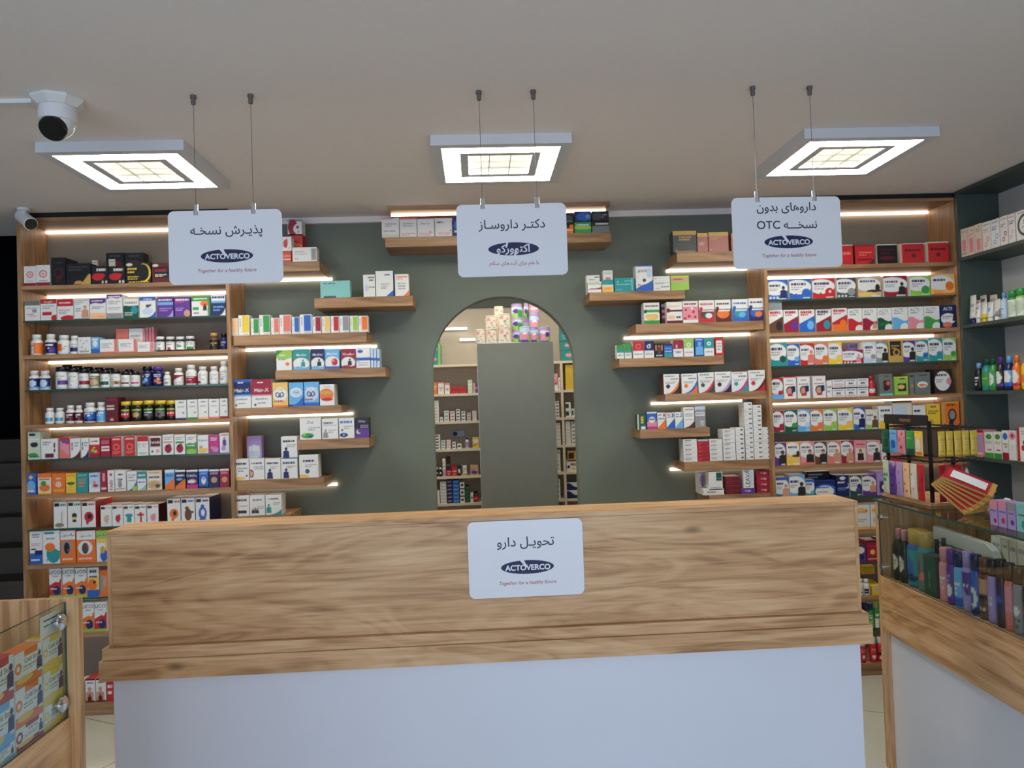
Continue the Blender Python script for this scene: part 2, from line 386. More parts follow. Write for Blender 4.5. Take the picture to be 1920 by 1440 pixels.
def art(design, U, V, asp):
    """Colour of a printed front at the points (U, V) in 0..1; asp = height / width."""
    d = design.split()
    if d[0][0] == '@':
        n, *a = d[0][1:].split(',')
        d = MACRO[n].format(*a).split() + d[1:]
    C = np.empty(U.shape + (3,)); C[:] = lin(PAL[d[0]])
    rng = random.Random(zlib.crc32(design.encode()))
    for tok in d[1:]:
        p = tok.split(':'); op, c = p[0], lin(PAL[p[1]])
        if op in 'tT':
            u, v, h, s = p[2].split(',', 3); u, v, h = float(u), float(v), float(h)
            im = text_mask(persian(s) if ord(s[0]) > 0x600 else s.replace('_', ' ')); H, W = im.shape
            if op == 't':
                w = min(h * asp * W / H, 0.94)
                x = (U - u) / w + .5; y = (V - v) / h + .5
            else:
                w = min(h * W / H / asp, 0.9)
                x = (V - v) / w + .5; y = -(U - u) / h + .5
            ok = (x >= 0) & (x < 1) & (y >= 0) & (y < 1)
            m = np.zeros(U.shape, bool)
            m[ok] = im[(y[ok] * H).astype(int), (x[ok] * W).astype(int)]
            C[m] = c; continue
        a = [float(x) for x in p[2].split(',')]
        if op == 'h': m = V > a[0]
        elif op == 'f': m = V < a[0]
        elif op == 'r': m = (U >= a[0]) & (U <= a[2]) & (V >= a[1]) & (V <= a[3])
        elif op == 'e': m = ((U - a[0]) / a[2]) ** 2 + ((V - a[1]) / a[3]) ** 2 < 1
        elif op == 'd': m = (U - a[0]) ** 2 + ((V - a[1]) * asp) ** 2 < a[2] ** 2
        elif op == 'o':
            q = np.sqrt((U - a[0]) ** 2 + ((V - a[1]) * asp) ** 2); m = abs(q - a[2]) < a[3]
        elif op == 'k': m = (1 - U) / a[0] + V / a[1] < 1
        elif op == 'K': m = U / a[0] + (1 - V) / a[1] < 1
        elif op == 'q': m = (U > 1 - a[0]) & (V < a[1] * (np.clip((U - 1 + a[0]) / a[0], 0, 1)) ** 2 + .03)
        elif op in 'wW':
            s = U * U * (3 - 2 * U); e = a[0] + (a[1] - a[0]) * s + .05 * np.sin(U * 6.28)
            m = V < e if op == 'w' else V > e
        elif op == 'c': m = V > a[0] + a[1] * (2 * U - 1) ** 2
        elif op == 'p':
            u, v, s = a; w = s * asp
            m = ((U - u) / (.13 * w)) ** 2 + ((V - v - .84 * s) / (.15 * s)) ** 2 < 1
            m |= (abs(U - u) < w * (.30 - .1 * np.clip((V - v) / s, 0, 1))) & (V >= v) & (V < v + .55 * s)
            m |= ((U - u) / (.27 * w)) ** 2 + ((V - v - .52 * s) / (.16 * s)) ** 2 < 1
        elif op == 'l':
            n = int(a[0]); u0, u1 = (a[3], a[4]) if len(a) > 4 else (.12, .88)
            m = np.zeros(U.shape, bool); hh = (a[2] - a[1]) / (2 * n - 1)
            for i in range(n):
                z = a[2] - hh * 2 * i; x = u0; e = u1 if i == 0 else u0 + (u1 - u0) * rng.uniform(.55, 1)
                while x < e:
                    w = rng.uniform(.05, .16)
                    m |= (U > x) & (U < min(x + w, e)) & (V < z) & (V > z - hh)
                    x += w + .025
        C[m] = c
    return C
def front_colours(design, w, h, nx, nz):
    """Colours at the (nx+1) x (nz+1) corners of a front, each averaged over its neighbourhood."""
    acc = 0
    for du, dv in ((-.25, -.25), (.25, -.25), (-.25, .25), (.25, .25)):
        U, V = np.meshgrid((np.arange(nx + 1) + du) / nx, (np.arange(nz + 1) + dv) / nz)
        acc = acc + art(design, np.clip(U, .001, .999), np.clip(V, .001, .999), h / w)
    return acc / 4

def ink(me, cols):
    at = me.color_attributes.new('ink', 'FLOAT_COLOR', 'CORNER')
    c = np.ones((len(cols), 4)); c[:, :3] = cols
    at.data.foreach_set('color', c.ravel())

_cartons = {}
def carton_mesh(w, d, h, design, side, top, cell):
    """A carton, origin at the middle of its base, front towards -Y; the front is a fine grid that carries the print."""
    key = (round(w, 3), round(d, 3), round(h, 3), design, side, top)
    if key in _cartons: return _cartons[key]
    nx = max(3, min(64, round(w / cell))); nz = max(3, min(72, round(h / cell)))
    xs = np.linspace(-w / 2, w / 2, nx + 1); zs = np.linspace(0, h, nz + 1)
    X, Z = np.meshgrid(xs, zs)
    V = np.stack([X.ravel(), np.full(X.size, -d / 2), Z.ravel()], 1)
    nv = len(V)
    V = np.vstack([V, [(-w / 2, d / 2, 0), (w / 2, d / 2, 0), (w / 2, d / 2, h), (-w / 2, d / 2, h)]])
    i = np.arange(nx)[None, :] + np.arange(nz)[:, None] * (nx + 1)
    quads = np.stack([i, i + 1, i + nx + 2, i + nx + 1], -1).reshape(-1, 4)
    fc = front_colours(design, w, h, nx, nz).reshape(-1, 3)
    bl, br, tr, tl = nv, nv + 1, nv + 2, nv + 3
    row0 = list(range(nx + 1)); rowT = list(range(nz * (nx + 1), nv))
    colL = list(range(0, nv, nx + 1)); colR = list(range(nx, nv, nx + 1))
    others = [colL[::-1] + [bl, tl], colR + [tr, br], rowT + [tr, tl], row0[::-1] + [bl, br], [br, bl, tl, tr]]
    me = bpy.data.meshes.new('carton')
    me.from_pydata(V.tolist(), [], quads.tolist() + others)
    sc, tc = lin(PAL[side]), lin(PAL[top])
    cols = [fc[quads.ravel()]]
    for k, f in enumerate(others): cols.append(np.tile(tc if k == 2 else sc, (len(f), 1)))
    ink(me, np.vstack(cols))
    me.materials.append(M['card']); me.update()
    _cartons[key] = me
    return me

ITEMS = []       # (object, description, place, group, category, order): labels are written once everything stands
def note(o, desc, loc, cat, order=0.0, group=None):
    ITEMS.append((o, desc, loc, group or 'products on the ' + loc, cat, order)); return o

def link_mesh(name, me, loc, rotz=0.0, parent=None):
    o = bpy.data.objects.new(name, me); COL.objects.link(o); o.location = loc; o.rotation_euler = (0, 0, rotz)
    if parent: o.parent = parent
    return o

def sleeve_mesh(name, prof, design, n=28, rows=14, mat='label'):
    """A printed sleeve around a round body: prof = (radius, z) from bottom to top, print facing -Y over the front half."""
    zs = np.linspace(prof[0][1], prof[-1][1], rows + 1)
    rs = np.interp(zs, [p[1] for p in prof], [p[0] for p in prof])
    th = np.arange(n) * 2 * math.pi / n
    V = np.stack([rs[:, None] * np.sin(th), -rs[:, None] * np.cos(th), np.repeat(zs[:, None], n, 1)], -1).reshape(-1, 3)
    F = [(r * n + j, r * n + (j + 1) % n, (r + 1) * n + (j + 1) % n, (r + 1) * n + j) for r in range(rows) for j in range(n)]
    u = .5 + np.sin(th) * .5; back = np.cos(th) < -.05
    h = zs[-1] - zs[0]; w = 2 * rs.max()
    U, VV = np.meshgrid(u, np.linspace(0.001, .999, rows + 1))
    c = art(design, np.clip(U, .001, .999), VV, h / w)
    c[:, back] = c[:, :1]
    me = bpy.data.meshes.new(name); me.from_pydata(V.tolist(), [], F)
    ink(me, c.reshape(-1, 3)[np.array(F).ravel()])
    me.polygons.foreach_set('use_smooth', [True] * len(F))
    me.materials.append(M[mat]); me.update()
    return me
def lathe_mesh(name, prof, rgb, n=24, mat='plastic'):
    b = MB(); b.lathe(prof, n)
    me = bpy.data.meshes.new(name); me.from_pydata(b.v, [], b.f)
    bm = bmesh.new(); bm.from_mesh(me); bmesh.ops.recalc_face_normals(bm, faces=bm.faces); bm.to_mesh(me); bm.free()
    c = lin(PAL[rgb] if isinstance(rgb, str) else rgb)
    ink(me, np.tile(c, (len(me.loops), 1)))
    me.polygons.foreach_set('use_smooth', [len(f.vertices) == 4 for f in me.polygons])
    me.materials.append(M[mat]); me.update()
    return me

def bottle(loc3, w, h, cap, body, design, kind='pill', name='pill_bottle', lab=None, rotz=0.0):
    """kind: pill (wide shoulder, ribbed cap), jar, slim, spray. Body mesh with a cap and a printed label as its children."""
    r = w / 2
    if kind == 'jar':
        c0, prof = .80, [(r * .9, 0), (r, h * .03), (r, h * .7), (r * .93, h * .76), (r * .8, h * .79), (r * .8, h * .82)]
        rc, l0, l1 = r * .94, .1, .66
    elif kind == 'slim':
        c0, prof = .80, [(r * .92, 0), (r, h * .02), (r, h * .62), (r * .85, h * .7), (r * .5, h * .78), (r * .42, h * .82)]
        rc, l0, l1 = r * .5, .12, .58
    elif kind == 'spray':
        c0, prof = .74, [(r * .94, 0), (r, h * .02), (r, h * .68), (r * .9, h * .73), (r * .78, h * .76)]
        rc, l0, l1 = r * .88, .04, .66
    else:
        c0, prof = .80, [(r * .92, 0), (r, h * .025), (r, h * .64), (r * .93, h * .70), (r * .72, h * .75), (r * .64, h * .77), (r * .64, h * .82)]
        rc, l0, l1 = r * .74, .08, .6
    o = link_mesh(name, lathe_mesh(name, prof, body), loc3, rotz)
    cp = [(rc, h * c0), (rc, h * .985), (rc * .93, h)]
    link_mesh('cap', lathe_mesh('cap', cp, cap), (0, 0, 0), 0, o)
    if design:
        s = link_mesh('label', sleeve_mesh('label', [(r + .0006, h * l0), (r + .0006, h * l1)], design), (0, 0, 0), 0, o)
        if lab: s['label'] = lab
    return o

def parse(rows):
    for ln in rows.strip().splitlines():
        ln = ln.strip()
        if not ln or ln[0] == '#': continue
        p = [x.strip() for x in ln.split('|')]
        o = dict(x.split('=') for x in p[3].split()) if len(p) > 3 else {}
        yield p[0].split(), p[1], p[2], o

CELL = 1.12
def row(loc, zb, Yf, rows, name='medicine_box', cat='medicine box', depth=0.075, group=None, plane=None):
    """Products standing on one shelf. Each line: [kind] x0 x1 ytop | print | description | options; the pixel columns are turned into places on the plane of the fronts.
    options: b = set back by, d = depth, z = base raised by, s / t = colour of sides / top, n = object name."""
    last = {}
    for k, (xs, design, desc, o) in enumerate(parse(rows)):
        kind = xs.pop(0) if xs[0].isalpha() else 'C'
        x0, x1, yt = map(float, xs)
        b = float(o.get('b', 0)); Y = Yf + b; z0 = zb + float(o.get('z', 0)) + 0.0004
        yb = proj((atY((x0 + x1) / 2, yt, Y).x, Y, z0))[1]
        A, B = atY(x0, (yt + yb) / 2, Y), atY(x1, (yt + yb) / 2, Y)
        X0, X1 = A.x + .0008, B.x - .0008
        key = (round(b, 3), o.get('z'))
        if key in last and X0 < last[key] + .0012 and X1 > last[key]: X0 = last[key] + .0012
        last[key] = X1
        zt = atY((x0 + x1) / 2, yt, Y).z
        w, h, xm = X1 - X0, max(zt - z0, .012), (X0 + X1) / 2
        nm = o.get('n', name)
        if kind == 'C':
            d = float(o.get('d', depth)); base = design.split()[0]
            sc = o.get('s', base if base[0] != '@' else 'w'); tc = o.get('t', sc)
            me = carton_mesh(w, d, h, design, sc, tc, CELL * Y / FOC)
            ob = link_mesh(nm, me, (xm, Y + d / 2, z0)); c = o.get('c', cat)
        else:
            cap, body, *ds = design.split(' ', 2)
            ob = bottle((xm, Y + w / 2, z0), w, h, cap, body, ds[0] if ds else '', {'P': 'pill', 'J': 'jar', 'S': 'slim', 'A': 'spray'}[kind], o.get('n', 'pill_bottle'))
            c = o.get('c', 'bottle')
        note(ob, desc, loc, c, x0, group)

# ------------------------------------------------------------------ the setting
structure(boxo('floor', 'floor', -4.6, -4.0, -0.05, 3.3, 9.0, 0.0))
structure(boxo('ceiling', 'ceiling', -4.6, -4.0, CEIL, 3.3, 4.92, CEIL + 0.1))
structure(boxo('ceiling', 'ceiling', -4.6, 4.92, CEIL, -2.62, 5.07, CEIL + 0.1))
structure(boxo('wall_right', 'wall_light', 3.25, -4.0, 0, 3.35, 4.92, CEIL))
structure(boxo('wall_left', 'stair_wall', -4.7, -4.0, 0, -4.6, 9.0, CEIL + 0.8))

ax0, ax1 = atY(810.5, 690, WALL).x, atY(1078.5, 690, WALL).x
arad = (ax1 - ax0) / 2; axc = (ax0 + ax1) / 2
atop = atY(943, 555.5, WALL).z
aspr = atop - arad
out = [(-2.60, 0), (ax0, 0)] + [(axc - arad * math.cos(t), aspr + arad * math.sin(t)) for t in np.linspace(0, math.pi, 49)] + [(ax1, 0), (3.25, 0), (3.25, CEIL), (-2.60, CEIL)]
b = MB(); b.prism([(float(x), float(z)) for x, z in out], WALL, WALL + 0.12)
structure(b.build('wall_back', 'wall_green'))
structure(boxo('trim_1', 'ceiling', -1.40, WALL - 0.03, CEIL - 0.036, 1.74, WALL, CEIL))
# stairwell beyond the cabinet's outer end
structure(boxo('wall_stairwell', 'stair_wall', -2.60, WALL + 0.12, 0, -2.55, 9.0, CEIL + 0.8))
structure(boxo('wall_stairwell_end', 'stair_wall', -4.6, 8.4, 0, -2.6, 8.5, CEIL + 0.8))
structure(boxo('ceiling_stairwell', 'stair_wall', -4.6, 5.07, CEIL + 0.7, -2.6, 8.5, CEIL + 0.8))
st = MB()
for i in range(1, 9):
    y = 4.8 + 0.25 * i
    st.box(-4.58, y, 0.19 * (i - 1), -2.605, y + 0.9, 0.19 * i - 0.03); st.box(-4.58, y - 0.025, 0.19 * i - 0.03, -2.605, y + 0.9, 0.19 * i)
o = st.build('stairs', 'stair'); o['kind'] = 'structure'
# back room seen through the arch
BR0, BR1, BRY = -1.5, 1.9, 6.62
structure(boxo('wall_back_room', 'back_wall', BR0, BRY, 0, BR1, BRY + 0.08, CEIL))
structure(boxo('wall_back_room_left', 'back_wall', BR0 - 0.08, WALL + 0.12, 0, BR0, BRY + 0.08, CEIL))
structure(boxo('wall_back_room_right', 'back_wall', BR1, WALL + 0.12, 0, BR1 + 0.08, BRY + 0.08, CEIL))
structure(boxo('ceiling_back_room', 'ceiling', BR0, WALL + 0.12, CEIL, BR1, BRY + 0.08, CEIL + 0.1))
zs_ = atY(860, 578, BRY).z
structure(boxo('trim_2', 'green_board', BR0 + .001, BRY - 0.03, zs_, BR1 - .001, BRY, CEIL))

# ------------------------------------------------------------------ wall cabinets
LX0, LX1, RX0, RX1 = -2.596, -1.406, 1.740, 2.945
BACK = WALL - 0.002
TOPZ = atY(250, 410, FRONT).z
def shelf_z(i): return SHELF0 - PITCHZ * i
def cabinet(x0, x1, label, x_skip):
    t = empty('wall_cabinet', ((x0 + x1) / 2, FRONT, 0))
    P = lambda name, m, *a, par=None: None
    ox, oy = t.location.x, t.location.y
    def part(name, m, a0, b0, c0, a1, b1, c1, parent=None):
        bx = MB(); bx.box(a0 - ox, b0 - oy, c0, a1 - ox, b1 - oy, c1); return bx.build(name, m, parent or t)
    th = 0.02
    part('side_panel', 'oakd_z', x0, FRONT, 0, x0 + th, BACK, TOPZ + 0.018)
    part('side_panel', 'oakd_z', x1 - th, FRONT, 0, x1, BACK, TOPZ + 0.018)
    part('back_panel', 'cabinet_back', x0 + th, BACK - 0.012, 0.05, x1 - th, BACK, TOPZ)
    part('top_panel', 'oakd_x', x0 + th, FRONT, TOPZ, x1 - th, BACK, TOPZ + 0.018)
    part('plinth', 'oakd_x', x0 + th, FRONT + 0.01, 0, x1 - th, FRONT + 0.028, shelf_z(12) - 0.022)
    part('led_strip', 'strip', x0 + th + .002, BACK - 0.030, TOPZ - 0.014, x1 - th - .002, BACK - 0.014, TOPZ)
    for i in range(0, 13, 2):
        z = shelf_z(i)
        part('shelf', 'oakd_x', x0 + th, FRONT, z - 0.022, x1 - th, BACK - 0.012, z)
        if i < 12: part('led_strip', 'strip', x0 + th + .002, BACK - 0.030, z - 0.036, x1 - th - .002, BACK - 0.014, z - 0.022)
    for i in range(1, 12, 2):
        if i == x_skip: continue
        z = shelf_z(i)
        bx = MB(); bx.box(x0 + th + .001 - ox, FRONT + 0.012 - oy, z - 0.010, x1 - th - .001 - ox, BACK - 0.014 - oy, z)
        g = bx.build('glass_shelf', ['glass', 'glass_edge'], t)
        g.data.polygons[2].material_index = 1
        for f in g.data.polygons:
            f.material_index = 1 if f.normal.y < -.9 else 0
        for sx in (x0 + th, x1 - th):
            for yy in (FRONT + 0.04, FRONT + 0.14, BACK - 0.06):
                pn = MB(); s = 1 if sx == x0 + th else -1
                pn.tube((sx - ox, yy - oy, z - 0.014), (sx + s * 0.012 - ox, yy - oy, z - 0.014), 0.0045, 10)
                pn.build('shelf_pin', 'chrome', t)
    tag(t, label, 'cabinet', 'wall cabinets beside the green wall')
    return t
cabinet(LX0, LX1, 'oak medicine cabinet with lit and glass shelves beside the dark stairs', 11)
cabinet(RX0, RX1, 'oak medicine cabinet with lit and glass shelves beside the grey side shelving', 0)
structure(boxo('dark_gap_left', 'dark_gap', LX0, FRONT + 0.004, TOPZ + 0.0185, LX1, BACK, CEIL - .001))
structure(boxo('dark_gap_right', 'dark_gap', RX0, FRONT + 0.004, TOPZ + 0.0185, RX1, BACK, CEIL - .001))

# ------------------------------------------------------------------ stepped floating shelves on the green wall
SF = FRONT + 0.03                                 # their front edge
SH = {}
def floating(key, label, x0, x1, yl, yr, thick, strip=None):
    """Front edge from pixel column x0 to x1, its upper edge at rows yl .. yr."""
    A, B = atY(x0, yl, SF), atY(x1, yr, SF)
    z = (A.z + B.z) / 2; t = thick * SF / FOC
    X0, X1 = A.x, B.x
    if key[0] == 'L': X0 = max(X0, LX1 + .001)
    if key[0] == 'R': X1 = min(X1, RX0 - .001)
    r = empty('floating_shelf', ((X0 + X1) / 2, SF, z - t)); ox, oy, oz = r.location
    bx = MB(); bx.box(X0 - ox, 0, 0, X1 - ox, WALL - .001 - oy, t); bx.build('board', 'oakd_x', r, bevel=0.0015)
    if strip:
        S0, S1 = atY(strip[0], yl + 30, WALL - .02).x, atY(strip[1], yr + 30, WALL - .02).x
        if key[0] == 'L': S0 = max(S0, LX1 + .003)
        if key[0] == 'R': S1 = min(S1, RX0 - .003)
        bx = MB(); bx.box(S0 - ox, WALL - 0.017 - oy, -0.016, S1 - ox, WALL - 0.001 - oy, -0.0005); bx.build('led_strip', 'strip', r)
    tag(r, label, 'shelf', 'stepped floating shelves')
    SH[key] = z
OL = ['highest', 'second', 'third', 'fourth', 'fifth', 'sixth', 'seventh', 'lowest']
SPECL = [('LA', 439, 599, 492, 491, 18, (455, 622)), ('LB', 589, 774, 558, 555, 19, None), ('LC', 437, 687, 628, 623.5, 19, (440, 706)), ('LD', 516, 723, 694, 689, 17.5, None),
         ('LE', 438, 640, 765, 760, 15, (440, 662)), ('LF', 557, 692, 825.5, 820, 18.5, None), ('LG', 440, 608, 902, 894, 19, (440, 632)), ('LH', 442, 545, 968, 965, 18, None)]
for (k, *a), n in zip(SPECL, OL):
    floating(k, f'{n} of the oak floating shelves between the stair cabinet and the arch', *a)
SPECR = [('RA', 1269, 1431, 473, 469, 19.5, (1250, 1420)), ('RB', 1105, 1284, 549, 543, 16.5, None), ('RC', 1192, 1434, 608, 601, 17, (1171, 1420)), ('RD', 1161, 1357, 673, 666, 16.5, None),
         ('RE', 1247, 1443, 739.5, 732, 15, (1222, 1392)), ('RF', 1200, 1331, 805, 802, 17, None), ('RG', 1283, 1447, 865, 862, 17.5, (1258, 1440)), ('RH', 1330, 1450, 928, 925, 18, None)]
for (k, *a), n in zip(SPECR, OL):
    floating(k, f'{n} of the oak floating shelves between the arch and the right cabinet', *a)
floating('C', 'wide oak floating shelf above the arch', 722, 1146, 445.5, 435, 18.5, None)
A, B = atY(727, 390, SF), atY(1143, 384, SF)
t = empty('cove_board', ((A.x + B.x) / 2, SF, CEIL - 0.03))
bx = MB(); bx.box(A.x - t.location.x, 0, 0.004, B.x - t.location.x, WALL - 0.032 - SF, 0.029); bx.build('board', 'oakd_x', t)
bx = MB(); bx.box(A.x + .01 - t.location.x, 0.08, -0.010, B.x - .01 - t.location.x, 0.094, 0.0035); bx.build('led_strip', 'strip', t)
tag(t, 'oak board with warm light strip fixed under the ceiling above the arch', 'light board')

# ------------------------------------------------------------------ the service counter
CX0, CX1, CY, CZ = -1.315, 1.387, 2.78, 1.296
cnt = empty('service_counter', ((CX0 + CX1) / 2, CY, 0)); ox, oy = cnt.location.x, CY
def cpart(name, m, x0, y0, z0, x1, y1, z1, bevel=0.001):
    b = MB(); b.box(x0 - ox, y0 - oy, z0, x1 - ox, y1 - oy, z1); return b.build(name, m, cnt, bevel=bevel)
cpart('top_slab', 'oak_x', CX0 - .002, CY - .0002, CZ - 0.018, CX1 + .002, CY + 0.196, CZ)
cpart('front_panel', 'oak_x', CX0 + 0.014, CY, 0.892, CX1 - 0.014, CY + 0.018, CZ - 0.0185)
cpart('end_panel', 'oak_z', CX0, CY + .0005, 0.892, CX0 + 0.0135, CY + 0.194, CZ - 0.0185)
cpart('end_panel', 'oak_z', CX1 - 0.0135, CY + .0005, 0.892, CX1, CY + 0.194, CZ - 0.0185)
cpart('rear_panel', 'oak_x', CX0 + 0.014, CY + 0.176, 0.892, CX1 - 0.014, CY + 0.194, CZ - 0.0185)
cpart('ledge', 'oak_x', CX0 - 0.014, CY - 0.022, 0.851, CX1 + 0.014, CY + 0.60, 0.8915)
cpart('apron', 'oak_x', CX0 - 0.022, CY - 0.032, 0.782, CX1 + 0.022, CY + 0.60, 0.8505)
cpart('body_panel', 'white_laminate', CX0 + 0.012, CY, 0.0, CX1 - 0.012, CY + 0.018, 0.7815)
cpart('side_panel', 'white_laminate', CX0 + 0.012, CY + .0185, 0.0, CX0 + 0.03, CY + 0.58, 0.7815)
cpart('side_panel', 'white_laminate', CX1 - 0.03, CY + .0185, 0.0, CX1 - 0.012, CY + 0.58, 0.7815)
tag(cnt, 'long oak and white service counter across the middle of the shop', 'counter')

# ------------------------------------------------------------------ signs
def rounded(w, h, r, n=8):
    pts = []
    for cx, cz, a0 in ((w / 2 - r, h / 2 - r, 0), (-w / 2 + r, h / 2 - r, 90), (-w / 2 + r, -h / 2 + r, 180), (w / 2 - r, -h / 2 + r, 270)):
        pts += [(cx + r * math.cos(math.radians(a0 + 90 * i / n)), cz + r * math.sin(math.radians(a0 + 90 * i / n))) for i in range(n + 1)]
    return pts
def lettering(name, s, m, parent, cx, cz, width=None, height=None, y=-0.0007, shear=0.0, bold=0.0, tilt=0.0):
    p, t = text_mesh(s, shear, bold)
    lo, hi = p.min(0), p.max(0)
    k = width / (hi[0] - lo[0]) if width else height / (hi[1] - lo[1])
    q = (p - (lo + hi) / 2) * k
    if tilt: c, s_ = math.cos(tilt), math.sin(tilt); q = q @ np.array([[c, s_], [-s_, c]])
    me = bpy.data.meshes.new(name)
    me.from_pydata([(cx + a, y, cz + b_) for a, b_ in q], [], [tuple(int(i) for i in f) for f in t])
    me.materials.append(M[m]); me.update()
    o = bpy.data.objects.new(name, me); COL.objects.link(o); o.parent = parent
    return o
def flat(name, m, pts, y, parent):
    me = bpy.data.meshes.new(name); me.from_pydata([(x, y, z) for x, z in pts], [], [tuple(range(len(pts)))]); me.materials.append(M[m]); me.update()
    o = bpy.data.objects.new(name, me); COL.objects.link(o); o.parent = parent; return o
def logo(parent, cx, cz, w, text):
    h = w * 0.258
    el = flat('logo_oval', 'navy', [(cx + w / 2 * math.cos(a), cz + h / 2 * math.sin(a)) for a in np.linspace(0, 2 * math.pi, 64, endpoint=False)], -0.0005, parent)
    if text is None:
        lettering('logo_lettering', 'ACTOVERCO', 'sign', el, cx + w * .005, cz - h * 0.03, width=w * 0.86, y=-0.0009, bold=0.034)
        flat('logo_stroke', 'sign', [(cx - w * .145, cz + h * .505), (cx - w * .065, cz + h * .515), (cx + w * .005, cz - h * .02), (cx - w * .03, cz - h * .02)], -0.0007, el)
    else:
        lettering('logo_lettering', persian(text), 'sign', el, cx - w * .01, cz - h * .05, width=w * 0.66, y=-0.0009, bold=0.022)
        flat('logo_stroke', 'sign', [(cx - w * .14, cz + h * .49), (cx - w * .10, cz + h * .50), (cx - w * .13, cz + h * .1), (cx - w * .16, cz + h * .1)], -0.0007, el)
        flat('logo_stroke', 'sign', [(cx + w * .03, cz - h * .1), (cx + w * .06, cz - h * .1), (cx + w * .04, cz - h * .50), (cx, cz - h * .5)], -0.0007, el)
SIGN_Y, SW, SHT = 2.87, 0.415, 0.272
def hanging_sign(x, z, w, label, lines, wires, text=None, rz=0.0):
    t = empty('hanging_sign', (x, SIGN_Y, z), rz)
    b = MB(); b.prism(rounded(w, SHT, 0.022), 0, 0.005); b.build('board', 'sign', t)
    for cz, width, s in lines: lettering('lettering', s, 'ink', t, cz[0], cz[1], width=width, bold=0.006)
    logo(t, 0.004, -0.034 if len(lines) == 1 else -0.036, 0.19, text)
    if text is None: lettering('slogan', 'Together for a healthy future', 'red_ink', t, 0.004, -0.089, width=0.212, shear=0.25)
    else: lettering('slogan', persian('با هم برای آینده‌ای سالم'.replace('\u200c', '')), 'red_ink', t, 0.004, -0.089, width=0.185)
    for wx in wires:
        c = MB(); c.tube((wx, 0.0025, SHT / 2 - 0.018), (wx, 0.0025, SHT / 2 + 0.022), 0.0095, 12)
        cl = c.build('clamp', 'chrome', t, smooth=True)
        c = MB(); c.tube((wx, 0.0025, SHT / 2 + 0.02), (wx, 0.0025, CEIL - z - 0.03), 0.0011, 6)
        c.build('wire', 'steel', t)
        c = MB(); c.tube((wx, 0.0025, CEIL - z - 0.034), (wx, 0.0025, CEIL - z - 0.012), 0.0085, 12); c.tube((wx, 0.0025, CEIL - z - 0.012), (wx, 0.0025, CEIL - z - 0.0005), 0.011, 12)
        c.build('ceiling_anchor', 'steel', t, smooth=True)
    tag(t, label, 'sign', 'white signs hung from the ceiling')
zc = EYE + 0.602
hanging_sign(-0.905, zc, 0.413, 'hanging white sign nearest the stairs, dark heading over navy oval logo', [((0.004, 0.055), 0.262, persian('پذیـرش نسخـه'))], (-0.105, 0.104))
hanging_sign(0.1535, zc, 0.413, 'hanging white sign above the arch with script lettering inside its oval logo', [((0.0, 0.055), 0.25, persian('دکتـر داروسـاز'))], (-0.107, 0.098), 'اکتوورکو')
hanging_sign(1.205, zc + .003, 0.425, 'hanging white sign with two heading lines including OTC above the right shelves',
             [((0.0, 0.094), 0.232, persian('داروهای بدون')), ((0.0, 0.030), 0.235, 'OTC ' + persian('نسخـــه'))], (-0.112, 0.112), rz=0.02)
cs = empty('counter_sign', (0.1645 * 0.9686, CY - 0.0062, EYE - 0.584 * 0.9686 - 0.003))
b = MB(); b.prism(rounded(0.4145, 0.274, 0.022), 0, 0.005); b.build('board', 'sign', cs)
lettering('lettering', persian('تحویـل دارو'), 'ink', cs, 0.0, 0.056, width=0.206, bold=0.006)
logo(cs, 0.004, -0.031, 0.19, None)
lettering('slogan', 'Together for a healthy future', 'red_ink', cs, 0.004, -0.088, width=0.205, shear=0.25)
tag(cs, 'white sign with navy oval logo fixed to the counter front', 'sign')

